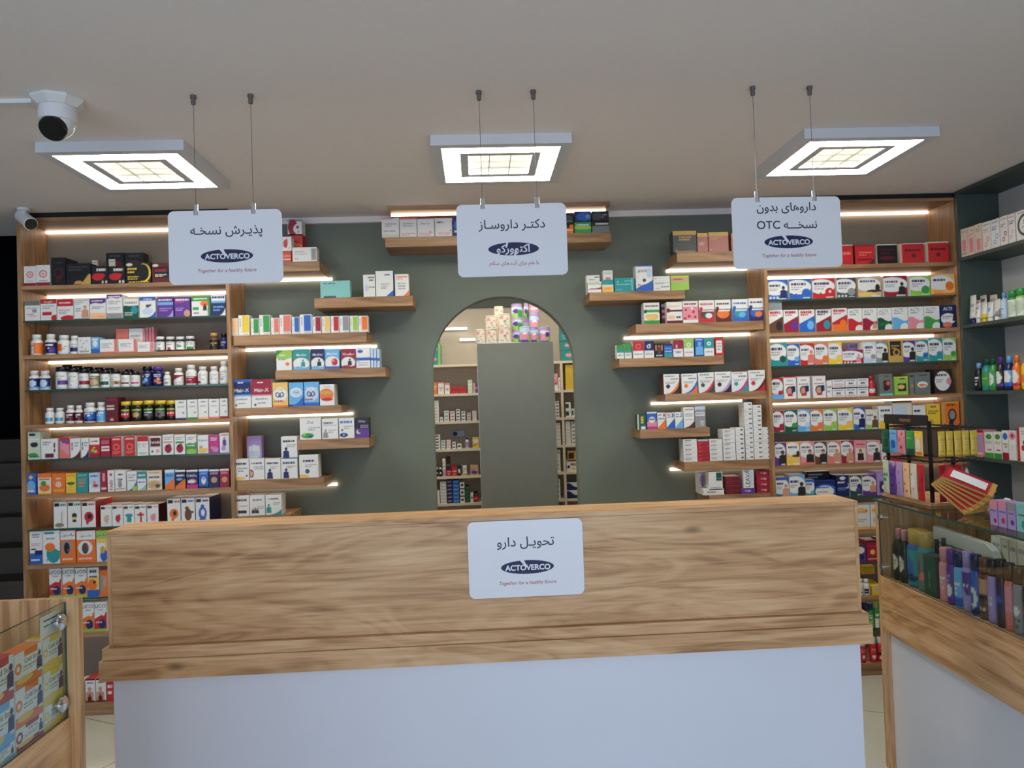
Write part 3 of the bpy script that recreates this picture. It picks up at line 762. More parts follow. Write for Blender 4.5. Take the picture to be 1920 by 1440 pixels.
# ------------------------------------------------------------------ ceiling lamps
def ceiling_lamp(xc, label):
    L, T = 0.62, 0.046; Y0 = 3.339
    t = empty('ceiling_lamp', (xc, Y0 + L / 2, CEIL - T)); h = L / 2
    b = MB(); w = 0.045
    b.prism([(-h, 0), (h, 0), (h, T - .0005), (-h, T - .0005)], -h, -h + 0.006)
    b.prism([(-h, 0), (h, 0), (h, T - .0005), (-h, T - .0005)], h - 0.006, h)
    b.box(-h, -h + .006, 0, -h + .006, h - .006, T - .0005); b.box(h - .006, -h + .006, 0, h, h - .006, T - .0005)
    for x0, y0, x1, y1 in ((-h + .006, -h + .006, h - .006, -h + w), (-h + .006, h - w, h - .006, h - .006), (-h + .006, -h + w, -h + w, h - w), (h - w, -h + w, h - .006, h - w)):
        b.box(x0, y0, 0.0, x1, y1, 0.004)
    b.box(-h + .006, -h + .006, T - 0.006, h - .006, h - .006, T - .0005)
    b.build('housing', 'lamp_metal', t)
    a, c = h - w, 0.185
    k = MB()
    for i in range(8):                                 # ring of lit cells around the middle
        u0, u1 = -a + 2 * a * i / 8, -a + 2 * a * (i + 1) / 8
        for v0, v1 in ((-a, -c), (c, a)):
            k.box(u0 + .0015, v0, 0.006, u1 - .0015, v1, 0.012)
    k.box(-a + .001, -c + .001, 0.006, -c, c - .001, 0.012); k.box(c, -c + .001, 0.006, a - .001, c - .001, 0.012)
    k.build('diffuser_ring', 'lit', t)
    k = MB(); e = 0.148
    for x0, y0, x1, y1 in ((-c + .001, -c + .001, c - .001, -e), (-c + .001, e, c - .001, c - .001), (-c + .001, -e, -e, e), (e, -e, c - .001, e)): k.box(x0, y0, 0.002, x1, y1, 0.008)
    k.build('reflector_frame', 'lamp_metal', t)
    k = MB()
    for i in range(3):
        for j in range(3):
            g = 2 * e / 3; x0, y0 = -e + g * i, -e + g * j
            k.box(x0 + .003, y0 + .003, 0.012, x0 + g - .003, y0 + g - .003, 0.016)
    k.build('louvre_grid', 'lit_grid', t)
    k = MB()
    for i in (1, 2):
        q = -e + 2 * e * i / 3
        k.box(q - .002, -e, 0.003, q + .002, e, 0.018); k.box(-e, q - .002, 0.004, e, q + .002, 0.0175)
    k.build('louvre_bar', 'lamp_metal', t)
    tag(t, label, 'ceiling lamp', 'square ceiling lamps')
ceiling_lamp(-1.530, 'lit square ceiling lamp nearest the white dome camera')
ceiling_lamp(0.1458, 'lit square ceiling lamp behind the sign over the arch')
ceiling_lamp(1.808, 'lit square ceiling lamp nearest the grey side shelving')

# ------------------------------------------------------------------ security cameras
p = atZ(108, 186, CEIL)
dc = empty('dome_camera', (p.x, p.y, CEIL - 0.15))
b = MB(); r = 0.088
b.lathe([(r * 1.05, 0.149), (r * 1.05, 0.138), (r * .78, 0.118), (r * .74, 0.1175)], 8); b.build('mount_plate', 'white_plastic', dc)
b = MB(); b.lathe([(0.062, 0.117), (0.066, 0.09), (0.064, 0.065), (0.05, 0.06)], 32); b.build('housing', 'white_plastic', dc, smooth=True)
view = Vector((-0.02, -0.72, -0.69)).normalized()
c0 = Vector((0, 0, 0.062)); prof = [(0.0575 * math.sin(math.radians(d)), -0.0575 * math.cos(math.radians(d))) for d in range(0, 140, 8)]
b = MB(); b.lathe([(max(.001, r_), -z_) for r_, z_ in prof][::-1], 32, axis=view, origin=c0); b.build('eyeball', 'white_plastic', dc, smooth=True)
b = MB(); b.lathe([(0.046, 0.030), (0.046, 0.056), (0.043, 0.060), (0.001, 0.0605)], 32, axis=view, origin=c0); b.build('lens_window', 'black_gloss', dc, smooth=True)
tag(dc, 'white dome security camera with black lens on the ceiling by the stairs', 'camera')
q = atZ(-60, 186, CEIL)
structure(boxo('trim_5', 'white_plastic', q.x, p.y - 0.012, CEIL - 0.016, p.x - 0.09, p.y + 0.012, CEIL))
p = atZ(44, 391, CEIL - .001)
bc = empty('bullet_camera', (p.x, p.y, CEIL - 0.11))
b = MB(); b.lathe([(0.034, 0.109), (0.034, 0.098), (0.012, 0.090), (0.011, 0.06)], 20); b.build('mount', 'white_plastic', bc, smooth=True)
dv = Vector((0.72, -0.52, -0.52)).normalized(); o0 = Vector((0.012, 0.0, 0.045))
b = MB(); b.lathe([(0.026, -0.065), (0.036, -0.06), (0.037, 0.062), (0.034, 0.064)], 20, axis=dv, origin=o0); b.build('body', 'white_plastic', bc, smooth=True)
b = MB(); b.lathe([(0.032, 0.063), (0.032, 0.067), (0.001, 0.0675)], 20, axis=dv, origin=o0); b.build('lens_window', 'black_gloss', bc, smooth=True)
tag(bc, 'small white bullet camera under the ceiling at the cabinet corner', 'camera')

# ------------------------------------------------------------------ side shelving on the wall at the end of the right cabinet
GX = atY(1797, 500, 4.48).x; GB = GX + 0.26; GY1, GY0 = 4.49, 1.6
gs = empty('side_shelving', (GX, GY1, 0))
def gpart(name, m, x0, y0, z0, x1, y1, z1):
    b = MB(); b.box(x0 - GX, y0 - GY1, z0, x1 - GX, y1 - GY1, z1); return b.build(name, m, gs, bevel=.001)
GZ = [atY(1803, y, 4.46).z for y in (490, 616, 740, 862, 985)]        # undersides of the shelves
gtop = atY(1797, 366, 4.48).z
gpart('end_panel', 'green_board', GX, GY1 - 0.022, 0, GB, GY1, gtop + 0.02)
gpart('end_panel', 'green_board', GX, GY0, 0, GB, GY0 + 0.022, gtop + 0.02)
gpart('back_panel', 'side_back', GB, GY0, 0, GB + 0.012, GY1, gtop + 0.02)
gpart('top_panel', 'green_board', GX, GY0 + 0.022, gtop, GB, GY1 - 0.022, gtop + 0.02)
for z in GZ + [0.07]: gpart('shelf', 'green_board', GX, GY0 + .0225, z, GB - .0005, GY1 - .0225, z + 0.02)
gpart('plinth', 'green_board', GX + .02, GY0 + .022, 0, GX + .038, GY1 - .0225, 0.0695)
GZ = [z + 0.02 for z in GZ]
tag(gs, 'grey-green open shelving along the side wall beside the right cabinet', 'shelving')

# ------------------------------------------------------------------ glass display by the side shelving
RA_ = math.radians(1.87)
RO = atZ(1661.5, 1436, 0.0)                     # its far front corner on the floor
RE_ = Vector((math.sin(RA_), math.cos(RA_), 0)); RN = Vector((math.cos(RA_), -math.sin(RA_), 0))
def disp(px, py, depth):
    """Point of the photograph on the plane DEPTH behind the display's front, in the display's own frame (x inwards, y away)."""
    P = at_plane(px, py, RO + RN * depth, RN) - RO
    return Vector((P.dot(RN), P.dot(RE_), P.z))
def disp_world(x, y, z): return RO + RN * x + RE_ * y + Vector((0, 0, z))
RD = empty('glass_display_counter', RO, -RA_)
z_top = atY(1651, 935, RO.y).z; z_sill = atY(1660, 1076, RO.y).z; z_bot = atY(1661, 1178, RO.y).z
LEN, DEP = 2.0, 0.46
def dpart(name, m, x0, y0, z0, x1, y1, z1, bevel=.001):
    b = MB(); b.box(x0, y0, z0, x1, y1, z1); return b.build(name, m, RD, bevel=bevel)
dpart('end_panel', 'oak_z', 0.0, -0.022, 0, DEP, 0.0, z_top - 0.009)
dpart('end_panel', 'oak_z', 0.0, -LEN, 0, DEP, -LEN + 0.022, z_top - 0.009)
dpart('front_board', 'oak_y', 0.0, -LEN + .0225, z_bot, 0.022, -0.0225, z_sill)
dpart('lower_panel', 'white_laminate', 0.035, -LEN + .0225, 0.0, 0.053, -0.0225, z_bot + .02)
dpart('inner_floor', 'oak_y', 0.0225, -LEN + .0225, z_sill - 0.03, DEP - .02, -0.0225, z_sill - 0.012)
dpart('back_panel', 'oakd_x', DEP - 0.018, -LEN + .0225, 0.1, DEP, -0.0225, z_top - 0.009)
def glass_part(name, x0, y0, z0, x1, y1, z1, edge, parent):
    b = MB(); b.box(x0, y0, z0, x1, y1, z1); g = b.build(name, ['glass', 'glass_edge'], parent)
    for f in g.data.polygons: f.material_index = 1 if edge(f.normal) else 0
    return g
glass_part('front_glass', 0.004, -LEN + .0225, z_sill + .0005, 0.010, -0.0225, z_top - 0.0095, lambda n: abs(n.x) < .5, RD)
glass_part('top_glass', -0.006, -LEN, z_top - 0.0085, DEP, 0.006, z_top, lambda n: abs(n.z) < .5, RD)
for zz in (z_top - 0.075, z_sill + 0.045):
    for yy in (-0.05, -LEN + .07):
        b = MB(); b.tube((0.0035, yy, zz), (-0.008, yy, zz), 0.014, 20); b.build('glass_clamp', 'chrome', RD, smooth=True)
tag(RD, 'glass-topped display counter with oak band and white base by side shelving', 'display counter')

# ------------------------------------------------------------------ glass display at the near corner, by the stairs
LY = 2.10
lt, lb_ = atY(129, 1128, LY), atY(132, 1344, LY)
LXF = (lt.x + lb_.x) / 2
LD = empty('glass_display_case', (LXF, LY, 0))
LZT, LZB = lt.z, lb_.z
zend = atY(145, 1122, LY).z
def lpart(name, m, x0, y0, z0, x1, y1, z1, bevel=.001):
    b = MB(); b.box(x0, y0, z0, x1, y1, z1); return b.build(name, m, LD, bevel=bevel)
LLEN = 1.3
ex = atY(148, 1200, LY).x - LXF
lpart('end_panel', 'oak_z', -0.46, 0.0, 0, ex, 0.024, zend)
lpart('end_panel', 'oak_z', -0.46, -LLEN, 0, ex, -LLEN + 0.024, zend)
lpart('front_board', 'oak_y', -0.02, -LLEN + .0245, 0.0, 0.0, -0.0005, LZB)
lpart('inner_floor', 'oak_y', -0.44, -LLEN + .0245, LZB - 0.02, -0.0205, -0.0005, LZB)
lpart('back_panel', 'oak_y', -0.46, -LLEN + .0245, 0.0, -0.441, -0.0005, zend)
glass_part('front_glass', -0.012, -LLEN + .0245, LZB + .0005, -0.006, -0.0008, LZT, lambda n: abs(n.x) < .5, LD)
for zz in (LZT - 0.045, LZB + 0.045):
    b = MB(); b.lathe([(0.021, 0.0), (0.021, 0.006), (0.012, 0.012), (0.001, 0.013)], 20, axis=(1, 0, 0), origin=(-0.0058, -0.032, zz)); b.build('glass_clamp', 'chrome', LD, smooth=True)
b = MB(); b.path([(-0.10, -0.30, LZB + .0005), (-0.10, -0.30, LZT - 0.06), (-0.09, -0.30, LZT - 0.03)], 0.005, 8); b.build('divider_post', 'steel', LD, smooth=True)
tag(LD, 'oak display case with glass front beside the near end of the counter', 'display case')

# ------------------------------------------------------------------ back room furniture
SYB = 6.26
bs = empty('storage_shelving', (0.1, SYB, 0)); ox, oy = 0.1, SYB
def bpart(name, m, x0, y0, z0, x1, y1, z1):
    b = MB(); b.box(x0 - ox, y0 - oy, z0, x1 - ox, y1 - oy, z1); return b.build(name, m, bs)
BZ = [atY(850, y, SYB).z for y in (683, 738, 790, 842, 893, 944)]
BX0, BX1 = atY(770, 800, SYB).x, atY(1110, 800, SYB).x
bpost = atY(1054, 800, SYB).x
for z in BZ + [BZ[-1] - .22, BZ[-1] - .44, BZ[-1] - .66]: bpart('shelf', 'cream_laminate', BX0 + .02, SYB, z - 0.02, BX1 - .02, BRY - .013, z)
for x in (BX0, bpost, BX1 - .02): bpart('upright', 'cream_laminate', x, SYB - .002, 0, x + .02, BRY - .012, BZ[0] + .001)
bpart('back_panel', 'cream_laminate', BX0, BRY - .011, 0, BX1, BRY - .0005, BZ[0])
tag(bs, 'tall white storage shelving in the back room through the arch', 'shelving')
SLY = 5.45
a0, a1 = atY(893.5, 643, SLY), atY(1037.5, 640, SLY)
c0_, c1_ = atY(903, 945, SLY), atY(1048, 940, SLY)
SX0, SX1, SZ = (a0.x + c0_.x) / 2, (a1.x + c1_.x) / 2, (a0.z + a1.z) / 2
sl = empty('storage_cupboard', ((SX0 + SX1) / 2, SLY, 0)); w = (SX1 - SX0) / 2
b = MB(); b.box(-w, 0.0185, 0, w, 0.45, SZ); b.build('body', 'white_laminate', sl)
b = MB(); b.box(-w + .003, 0, 0.08, w - .003, 0.018, SZ - .004); b.build('door', 'slate', sl, bevel=.001)
tag(sl, 'tall plain grey cupboard standing inside the arch', 'cupboard')
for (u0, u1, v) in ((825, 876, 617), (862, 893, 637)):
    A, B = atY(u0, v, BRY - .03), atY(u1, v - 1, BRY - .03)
    t = empty('wall_bright_line', ((A.x + B.x) / 2, BRY - .03, A.z)); b = MB(); hw = (B.x - A.x) / 2
    b.tube((-hw, 0, 0), (hw, 0, 0), 0.011, 12); b.build('tube', 'bright_line', t)
    b = MB(); b.box(-hw, 0.012, -0.012, hw, 0.0295, 0.012); b.build('line_backing', 'white_plastic', t)
    tag(t, 'upper bright line on the back room wall' if v < 630 else 'lower bright line on the back room wall', 'lamp')
A = atY(859, 813, BRY - .012)
so = empty('socket_panel', (A.x, BRY - .0115, A.z))
b = MB(); b.box(-.056, -.012, -.028, .056, 0, .028); b.build('plate', 'steel', so, bevel=.002)
b = MB(); b.tube((-.025, -.0122, 0), (-.025, -.02, 0), .02, 20); b.build('socket', 'black_metal', so)
tag(so, 'grey socket panel on the back wall above small coloured packs', 'socket')

# ------------------------------------------------------------------ products on the cabinet beside the stairs
YF = FRONT + 0.02
def LC(n): return f"stair cabinet's {n} shelf"
ORD = ['top', 'second', 'third', 'fourth', 'fifth', 'sixth', 'seventh', 'eighth', 'ninth', 'tenth', 'eleventh', 'twelfth', 'bottom']
def cab_row(side, i, rows, Y=YF, **kw):
    row((f"stair cabinet's {ORD[i]} shelf" if side == 'L' else f"right cabinet's {ORD[i]} shelf"), shelf_z(i), Y, rows, **{'name': 'supplement_box' if side == 'L' else 'vitamin_box', **kw})
cab_row('L', 0, '''
44.5 67.5 499 | w o:sa:.5,.58,.24,.05 d:pk:.5,.58,.1 f:cr:.17 l:g:1,.24,.28,.2,.8 | white carton with pink ring and crimson foot | d=.09
67.5 94 497 | w o:sa:.5,.58,.24,.05 d:pk:.5,.58,.1 f:cr:.17 l:g:1,.24,.28,.2,.8 | white carton with pink ring and crimson foot | d=.09
96 123 483 | k o:mr:.5,.45,.3,.04 l:mr:2,.12,.28,.3,.75 l:dg:1,.8,.84,.2,.8 | tall black carton with dim maroon ring | d=.14
124 170 494 | k k:gd:.42,.62 K:k:1,1 r:k:.0,.5,1,1 e:gd:.5,.12,.16,.08 l:dg:2,.68,.86,.1,.9 l:gd:1,.05,.08,.3,.7 | black carton with gold corner and emblem | d=.08
171.5 203 499 | k e:r:.38,.42,.36,.2 e:r:.6,.5,.22,.1 l:w:1,.74,.86,.3,.85 r:w:.62,.06,.72,.2 r:w:.82,.06,.92,.2 | black carton splashed with red | d=.09
203.5 235 499 | k e:r:.38,.42,.36,.2 e:r:.6,.5,.22,.1 l:w:1,.74,.86,.3,.85 r:w:.62,.06,.72,.2 r:w:.82,.06,.92,.2 | black carton splashed with red | d=.09
236 283 492 | k e:ye:.7,.5,.3,.44 e:k:.66,.52,.27,.4 r:k:0,.0,.6,1 l:ye:2,.5,.74,.06,.44 l:ye:2,.2,.34,.06,.5 e:iv:.14,.9,.13,.07 l:ye:1,.06,.1,.1,.9 | wide black carton with yellow figure outline | d=.09
285 331 493 | mr e:iv:.14,.88,.12,.07 l:iv:2,.3,.44,.08,.6 r:k:.08,.24,.7,.8 l:iv:2,.32,.44,.12,.6 l:cr:1,.56,.7,.12,.6 | dark red carton half hidden by hanging sign | d=.09
# set back
199 233 474 | k e:mr:.5,.62,.4,.16 l:dg:1,.88,.94,.2,.8 | tall black carton behind the red-splashed pair | b=.12 d=.07
234 270 474 | k e:mr:.5,.62,.4,.16 l:dg:1,.88,.94,.2,.8 | tall black carton behind the yellow-figured one | b=.12 d=.07
173 183 488 | iv l:g:1,.9,.94 | slim cream carton peeking over black cartons, nearer the stairs | b=.105 d=.012
204 216 486 | iv l:g:1,.9,.94 | slim cream carton peeking over black cartons, nearer the sign | b=.105 d=.012
''', depth=.08)
cab_row('L', 1, '''
46 75 565 | w h:gg:.78 l:g:1,.62,.67 l:pk:1,.3,.36,.1,.6 l:pk:1,.22,.27,.3,.8 r:g:.5,.42,.8,.6 | pale carton with grey-green head
76 106 561 | w h:r:.78 t:w:.5,.86,.1,Feroglobin l:g:2,.56,.7 r:r:.1,.24,.7,.4 e:r:.9,.1,.25,.16 | white carton with red head and red band
107 137.5 561 | w h:r:.66 l:w:1,.8,.86 l:pk:1,.44,.5,.1,.8 e:r:.7,.08,.5,.14 l:g:2,.28,.4,.1,.6 | white carton with broad red upper third
139 167.5 561 | w p:sk:.72,.08,.62 l:g:2,.74,.86,.05,.6 f:dg:.04 l:g:2,.4,.56,.08,.45 l:g:1,.92,.97 | white carton with bare orange torso print
168.5 198.5 560 | w W:pu:.72,.82 l:w:1,.86,.92,.1,.8 f:pt:.3 l:g:2,.5,.62 l:o:1,.1,.14,.5,.9 | white carton with purple head and peach foot
199.5 229.5 552 | w W:pu:.8,.9 l:w:1,.88,.94,.1,.9 l:g:2,.6,.72 f:g:.22 l:g:2,.36,.46 | taller white carton with purple wave on its head
231 260 560 | w f:dn:.64 e:w:.5,.78,.6,.16 l:g:1,.74,.84,.1,.9 e:te:.72,.42,.22,.22 l:w:2,.14,.3,.08,.6 | white and dark green carton with teal spot
261.5 292 557 | w h:bl:.82 t:w:.5,.89,.1,Wellbody e:dg:.5,.56,.12,.08 d:dg:.66,.6,.07 e:pb:.5,.3,.34,.16 q:bl:.5,.3 | white carton with blue head and grey brain print
295 325 557 | pu r:lb:0,.6,1,.74 l:w:1,.82,.9,.06,.94 l:li:2,.3,.46 q:li:.4,.36 | purple carton with light blue band
327 356.5 557 | pu l:w:1,.82,.9,.06,.94 r:mg:0,.7,.6,.76 l:li:2,.3,.46,.08,.6 e:sk:.8,.16,.2,.18 | purple carton with magenta bar
359 393 555 | w h:gn:.74 l:w:1,.84,.9 e:o:.72,.62,.24,.14 r:gn:.06,.3,.4,.46 p:lk:.74,.28,.34 r:gn:.9,0,1,1 l:g:1,.1,.2,.1,.4 | white and green carton with orange flash
396 423 553 | nv h:w:.72 l:nv:1,.84,.94,.06,.94 r:lb:0,.62,1,.72 l:lb:2,.24,.46 q:w:.4,.36 | navy carton with white head
''', depth=.08)
cab_row('L', 2, '''
P 53 74.5 627 | w w w r:o:.5,0,1,1 l:g:3,.3,.8,.1,.45 | white pill bottle with half orange label
P 80 100.5 626 | w w nv l:w:2,.4,.8 r:pu:.6,.1,1,.5 | tall white pill bottle with navy label
P 103 126.5 628 | w w w r:o:.1,.2,.5,.9 l:g:2,.4,.7,.55,.95 | white pill bottle with orange patch label
P 127.5 144.5 629 | w w w r:nv:.1,.1,.9,.5 l:g:2,.6,.9 | smaller white pill bottle with navy stripe label
146 170 632 | w d:nv:.2,.8,.04 d:nv:.45,.62,.05 d:nv:.3,.4,.05 d:bl:.6,.3,.05 d:nv:.7,.75,.05 l:g:1,.1,.2 | white carton sprinkled with navy dots
170.8 185.8 632 | lb e:w:.5,.6,.3,.2 f:bl:.3 l:w:1,.8,.9 | light blue and white carton
187 220 636 | w f:sa:.1 r:sa:.82,0,1,1 l:g:3,.4,.7,.1,.7 | low white carton with salmon end, beside blue carton | d=.07
222 256 636 | w f:sa:.1 r:sa:.84,0,1,1 l:sa:3,.2,.8,.86,1 l:g:3,.4,.7,.1,.7 | low white carton with salmon end, middle of three
257.5 288 641 | w r:pk:.76,0,1,1 l:sa:3,.2,.8,.8,1 l:g:3,.4,.7,.1,.66 | low white carton with pink end, beside dark bottles
218 241 617 | sa l:w:2,.3,.6 r:pk:.1,.2,.9,.55 | salmon carton standing behind low white cartons | b=.10 d=.05
241.7 272 616 | w r:pk:.84,0,1,1 l:sa:3,.2,.8,.85,1 l:g:2,.5,.75,.1,.7 | tall white carton standing behind low white cartons | b=.10 d=.05
274 278 614 | pk l:cr:1,.1,.9,.3,.7 | slim pink carton seen edge-on behind low cartons, first of three | b=.10 d=.05
279 283.5 614 | pk l:cr:1,.1,.9,.3,.7 | slim pink carton seen edge-on behind low cartons, second of three | b=.10 d=.05
284.5 289 613 | pk l:cr:1,.1,.9,.3,.7 | slim pink carton seen edge-on behind low cartons, third of three | b=.10 d=.05
J 289.5 306 631 | w k w l:dg:2,.6,.9 r:g:.3,0,.7,.3 | small dark jar, white lid, grey-marked label | n=supplement_jar
J 308.5 325 631 | w k w l:dg:2,.6,.9 r:r:.3,0,.7,.3 | small dark jar, white lid, red-marked label | n=supplement_jar
J 327 343.5 631 | w k w l:dg:2,.6,.9 r:gn:.2,.3,.8,.5 | small dark jar, white lid, green-striped label | n=supplement_jar
J 345.5 362.5 630 | w k w l:dg:2,.6,.9 r:gn:.2,0,.9,.35 | small dark jar, white lid, broad green-footed label | n=supplement_jar
P 389 408.5 624 | gd br lk l:gd:2,.3,.7 | brown glass bottle with gold cap
P 411 425 625 | k nv nv l:g:2,.3,.8 | dark blue bottle with black cap
''')
cab_row('L', 3, '''
P 50 69 695 | w w nv d:pb:.5,.5,.36 f:lb:.15 | navy-labelled pill bottle with pale disc, at the end
P 70 89.5 695 | w w nv d:pb:.5,.5,.36 f:lb:.15 | navy-labelled pill bottle with pale disc, beside black lids
J 99.5 122 688 | k w w l:g:2,.6,.9 r:pu:.3,.2,1,.5 | large white jar with black lid and purple bar | n=supplement_jar
J 123 143 690 | k w w l:g:5,.1,.9 | white jar with black lid and plain grey text | n=supplement_jar
J 144 163 692 | k w w l:g:2,.6,.9 r:cr:.1,.15,1,.5 | white jar with black lid and crimson bar | n=supplement_jar
J 164 183.5 693 | k w ol e:ta:.5,.4,.4,.3 l:w:1,.8,.9 | white jar with black lid and olive label | n=supplement_jar
J 184.5 203 694 | k w w l:g:2,.65,.9 r:dn:.0,.1,.9,.45 | white jar with black lid and dark green bar | n=supplement_jar
J 204 222.5 694 | k w w l:g:2,.6,.9 r:ta:.2,.1,1,.5 e:br:.7,.3,.2,.15 | white jar with black lid and tan label | n=supplement_jar
J 223.5 241 697 | k w w l:g:2,.6,.9 r:br:.1,.15,.9,.42 | smaller white jar with black lid and brown bar | n=supplement_jar
J 242 259.5 697 | k w w l:g:2,.6,.9 r:mg:.1,.15,.95,.42 | smaller white jar with black lid and magenta bar | n=supplement_jar
J 112 132 684 | k w w l:g:2,.5,.8 | black-lidded white jar standing behind others, nearest large one | b=.07 n=supplement_jar
J 133 152 686 | k w w l:g:2,.5,.8 | black-lidded white jar standing behind others, second along | b=.07 n=supplement_jar
J 153 172 688 | k w w l:g:2,.5,.8 | black-lidded white jar standing behind others, third along | b=.07 n=supplement_jar
J 173.5 192 689 | k w w l:g:2,.5,.8 | black-lidded white jar standing behind others, fourth along | b=.07 n=supplement_jar
J 193 212 690 | k w w l:g:2,.5,.8 | black-lidded white jar standing behind others, fifth along | b=.07 n=supplement_jar
J 231 248 692 | k w w l:g:2,.5,.8 | black-lidded white jar standing behind others, last along | b=.07 n=supplement_jar
J 263 282.5 687 | k nv nv d:lb:.5,.4,.2 l:w:2,.66,.9 e:lb:.3,.2,.2,.1 | tall midnight blue jar with black lid | n=supplement_jar
J 283 303 687 | pu nv nv d:o:.4,.3,.16 d:pk:.66,.44,.16 l:w:2,.7,.92 e:o:.7,.14,.2,.1 | tall dark jar with purple lid and orange fruit print | n=supplement_jar
P 304.5 318 697 | w w w l:g:2,.5,.8 r:g:.2,.1,.8,.4 | smallest white pill bottle with grey label
P 323 341 690 | w w w W:cr:.4,.9 l:g:2,.05,.25 | white pill bottle with crimson swoosh label
P 345 365.5 684 | w w cr l:w:2,.3,.6 h:w:.7 | large white pill bottle with crimson label
P 368 387 687 | w w w l:g:3,.4,.9 e:cr:.2,.1,.2,.15 | white pill bottle with crimson dot label
P 390 407.5 687 | w w w l:g:3,.4,.9 r:cr:.0,.0,.1,.8 | white pill bottle with slim crimson edge
P 409 426 677 | w w w l:g:4,.2,.9 r:pk:.1,.3,.2,.8 | tallest white pill bottle at the end
''')
cab_row('L', 4, '''
P 81 98 765 | w w w r:te:.1,.2,.9,.6 d:lb:.6,.4,.2 | short white pill bottle with teal label, nearer the stairs
P 100 117 765 | w w w r:te:.1,.2,.9,.6 d:lb:.6,.4,.2 | short white pill bottle with teal label, beside maroon labels
P 120.5 137 760 | w w mr l:w:2,.5,.8 f:w:.1 | white pill bottle with maroon label, nearer the stairs
P 138 152 760 | w w mr l:w:2,.5,.8 f:w:.1 | white pill bottle with maroon label, beside blue labels
P 153 175.5 755 | w w bl l:w:2,.5,.8 h:w:.86 f:nv:.15 | white pill bottle with deep blue label
P 177 196 754 | w w lb l:w:2,.5,.8 K:dg:.5,.5 | white pill bottle with sky blue label
197.5 221.5 745 | mr r:iv:.1,.62,.7,.68 r:iv:.1,.5,.7,.56 l:cr:1,.86,.93 e:pk:.5,.1,.14,.06 | tall maroon carton with cream labels | d=.10
J 223 242 753 | ye k k r:r:.1,.2,.9,.7 r:lg:.05,.72,.95,.92 l:w:1,.4,.52 | black jar with yellow lid and red label, beside maroon carton | n=supplement_jar
J 243.5 264.5 752 | ye k k r:dg:.1,.2,.9,.7 r:lg:.05,.72,.95,.92 e:gd:.5,.4,.3,.2 | black jar with yellow lid and gold spot label | n=supplement_jar
J 265.5 286 751 | ye k k r:dg:.1,.2,.9,.7 r:lg:.05,.72,.95,.92 l:w:2,.3,.6 | black jar with yellow lid and grey text label | n=supplement_jar
J 287 308.5 751 | ye k k r:gg:.1,.2,.9,.7 r:lg:.05,.72,.95,.92 e:mr:.5,.4,.2,.16 | black jar with yellow lid and maroon spot label | n=supplement_jar
J 309.5 327.5 751 | ye k k r:r:.1,.2,.9,.7 r:lg:.05,.72,.95,.92 l:w:1,.4,.52 | black jar with yellow lid and red label, beside white cartons | n=supplement_jar
328.5 349.5 750 | @foot,nv | white carton with navy foot stripe
351 370.5 749 | @foot,gn | white carton with green foot stripe
371.5 390.5 748 | @foot,pt | white carton with peach foot stripe
391.5 411 748 | @foot,sa | white carton with salmon foot stripe
412 427 747 | @foot,cr | white carton with crimson foot stripe
''')
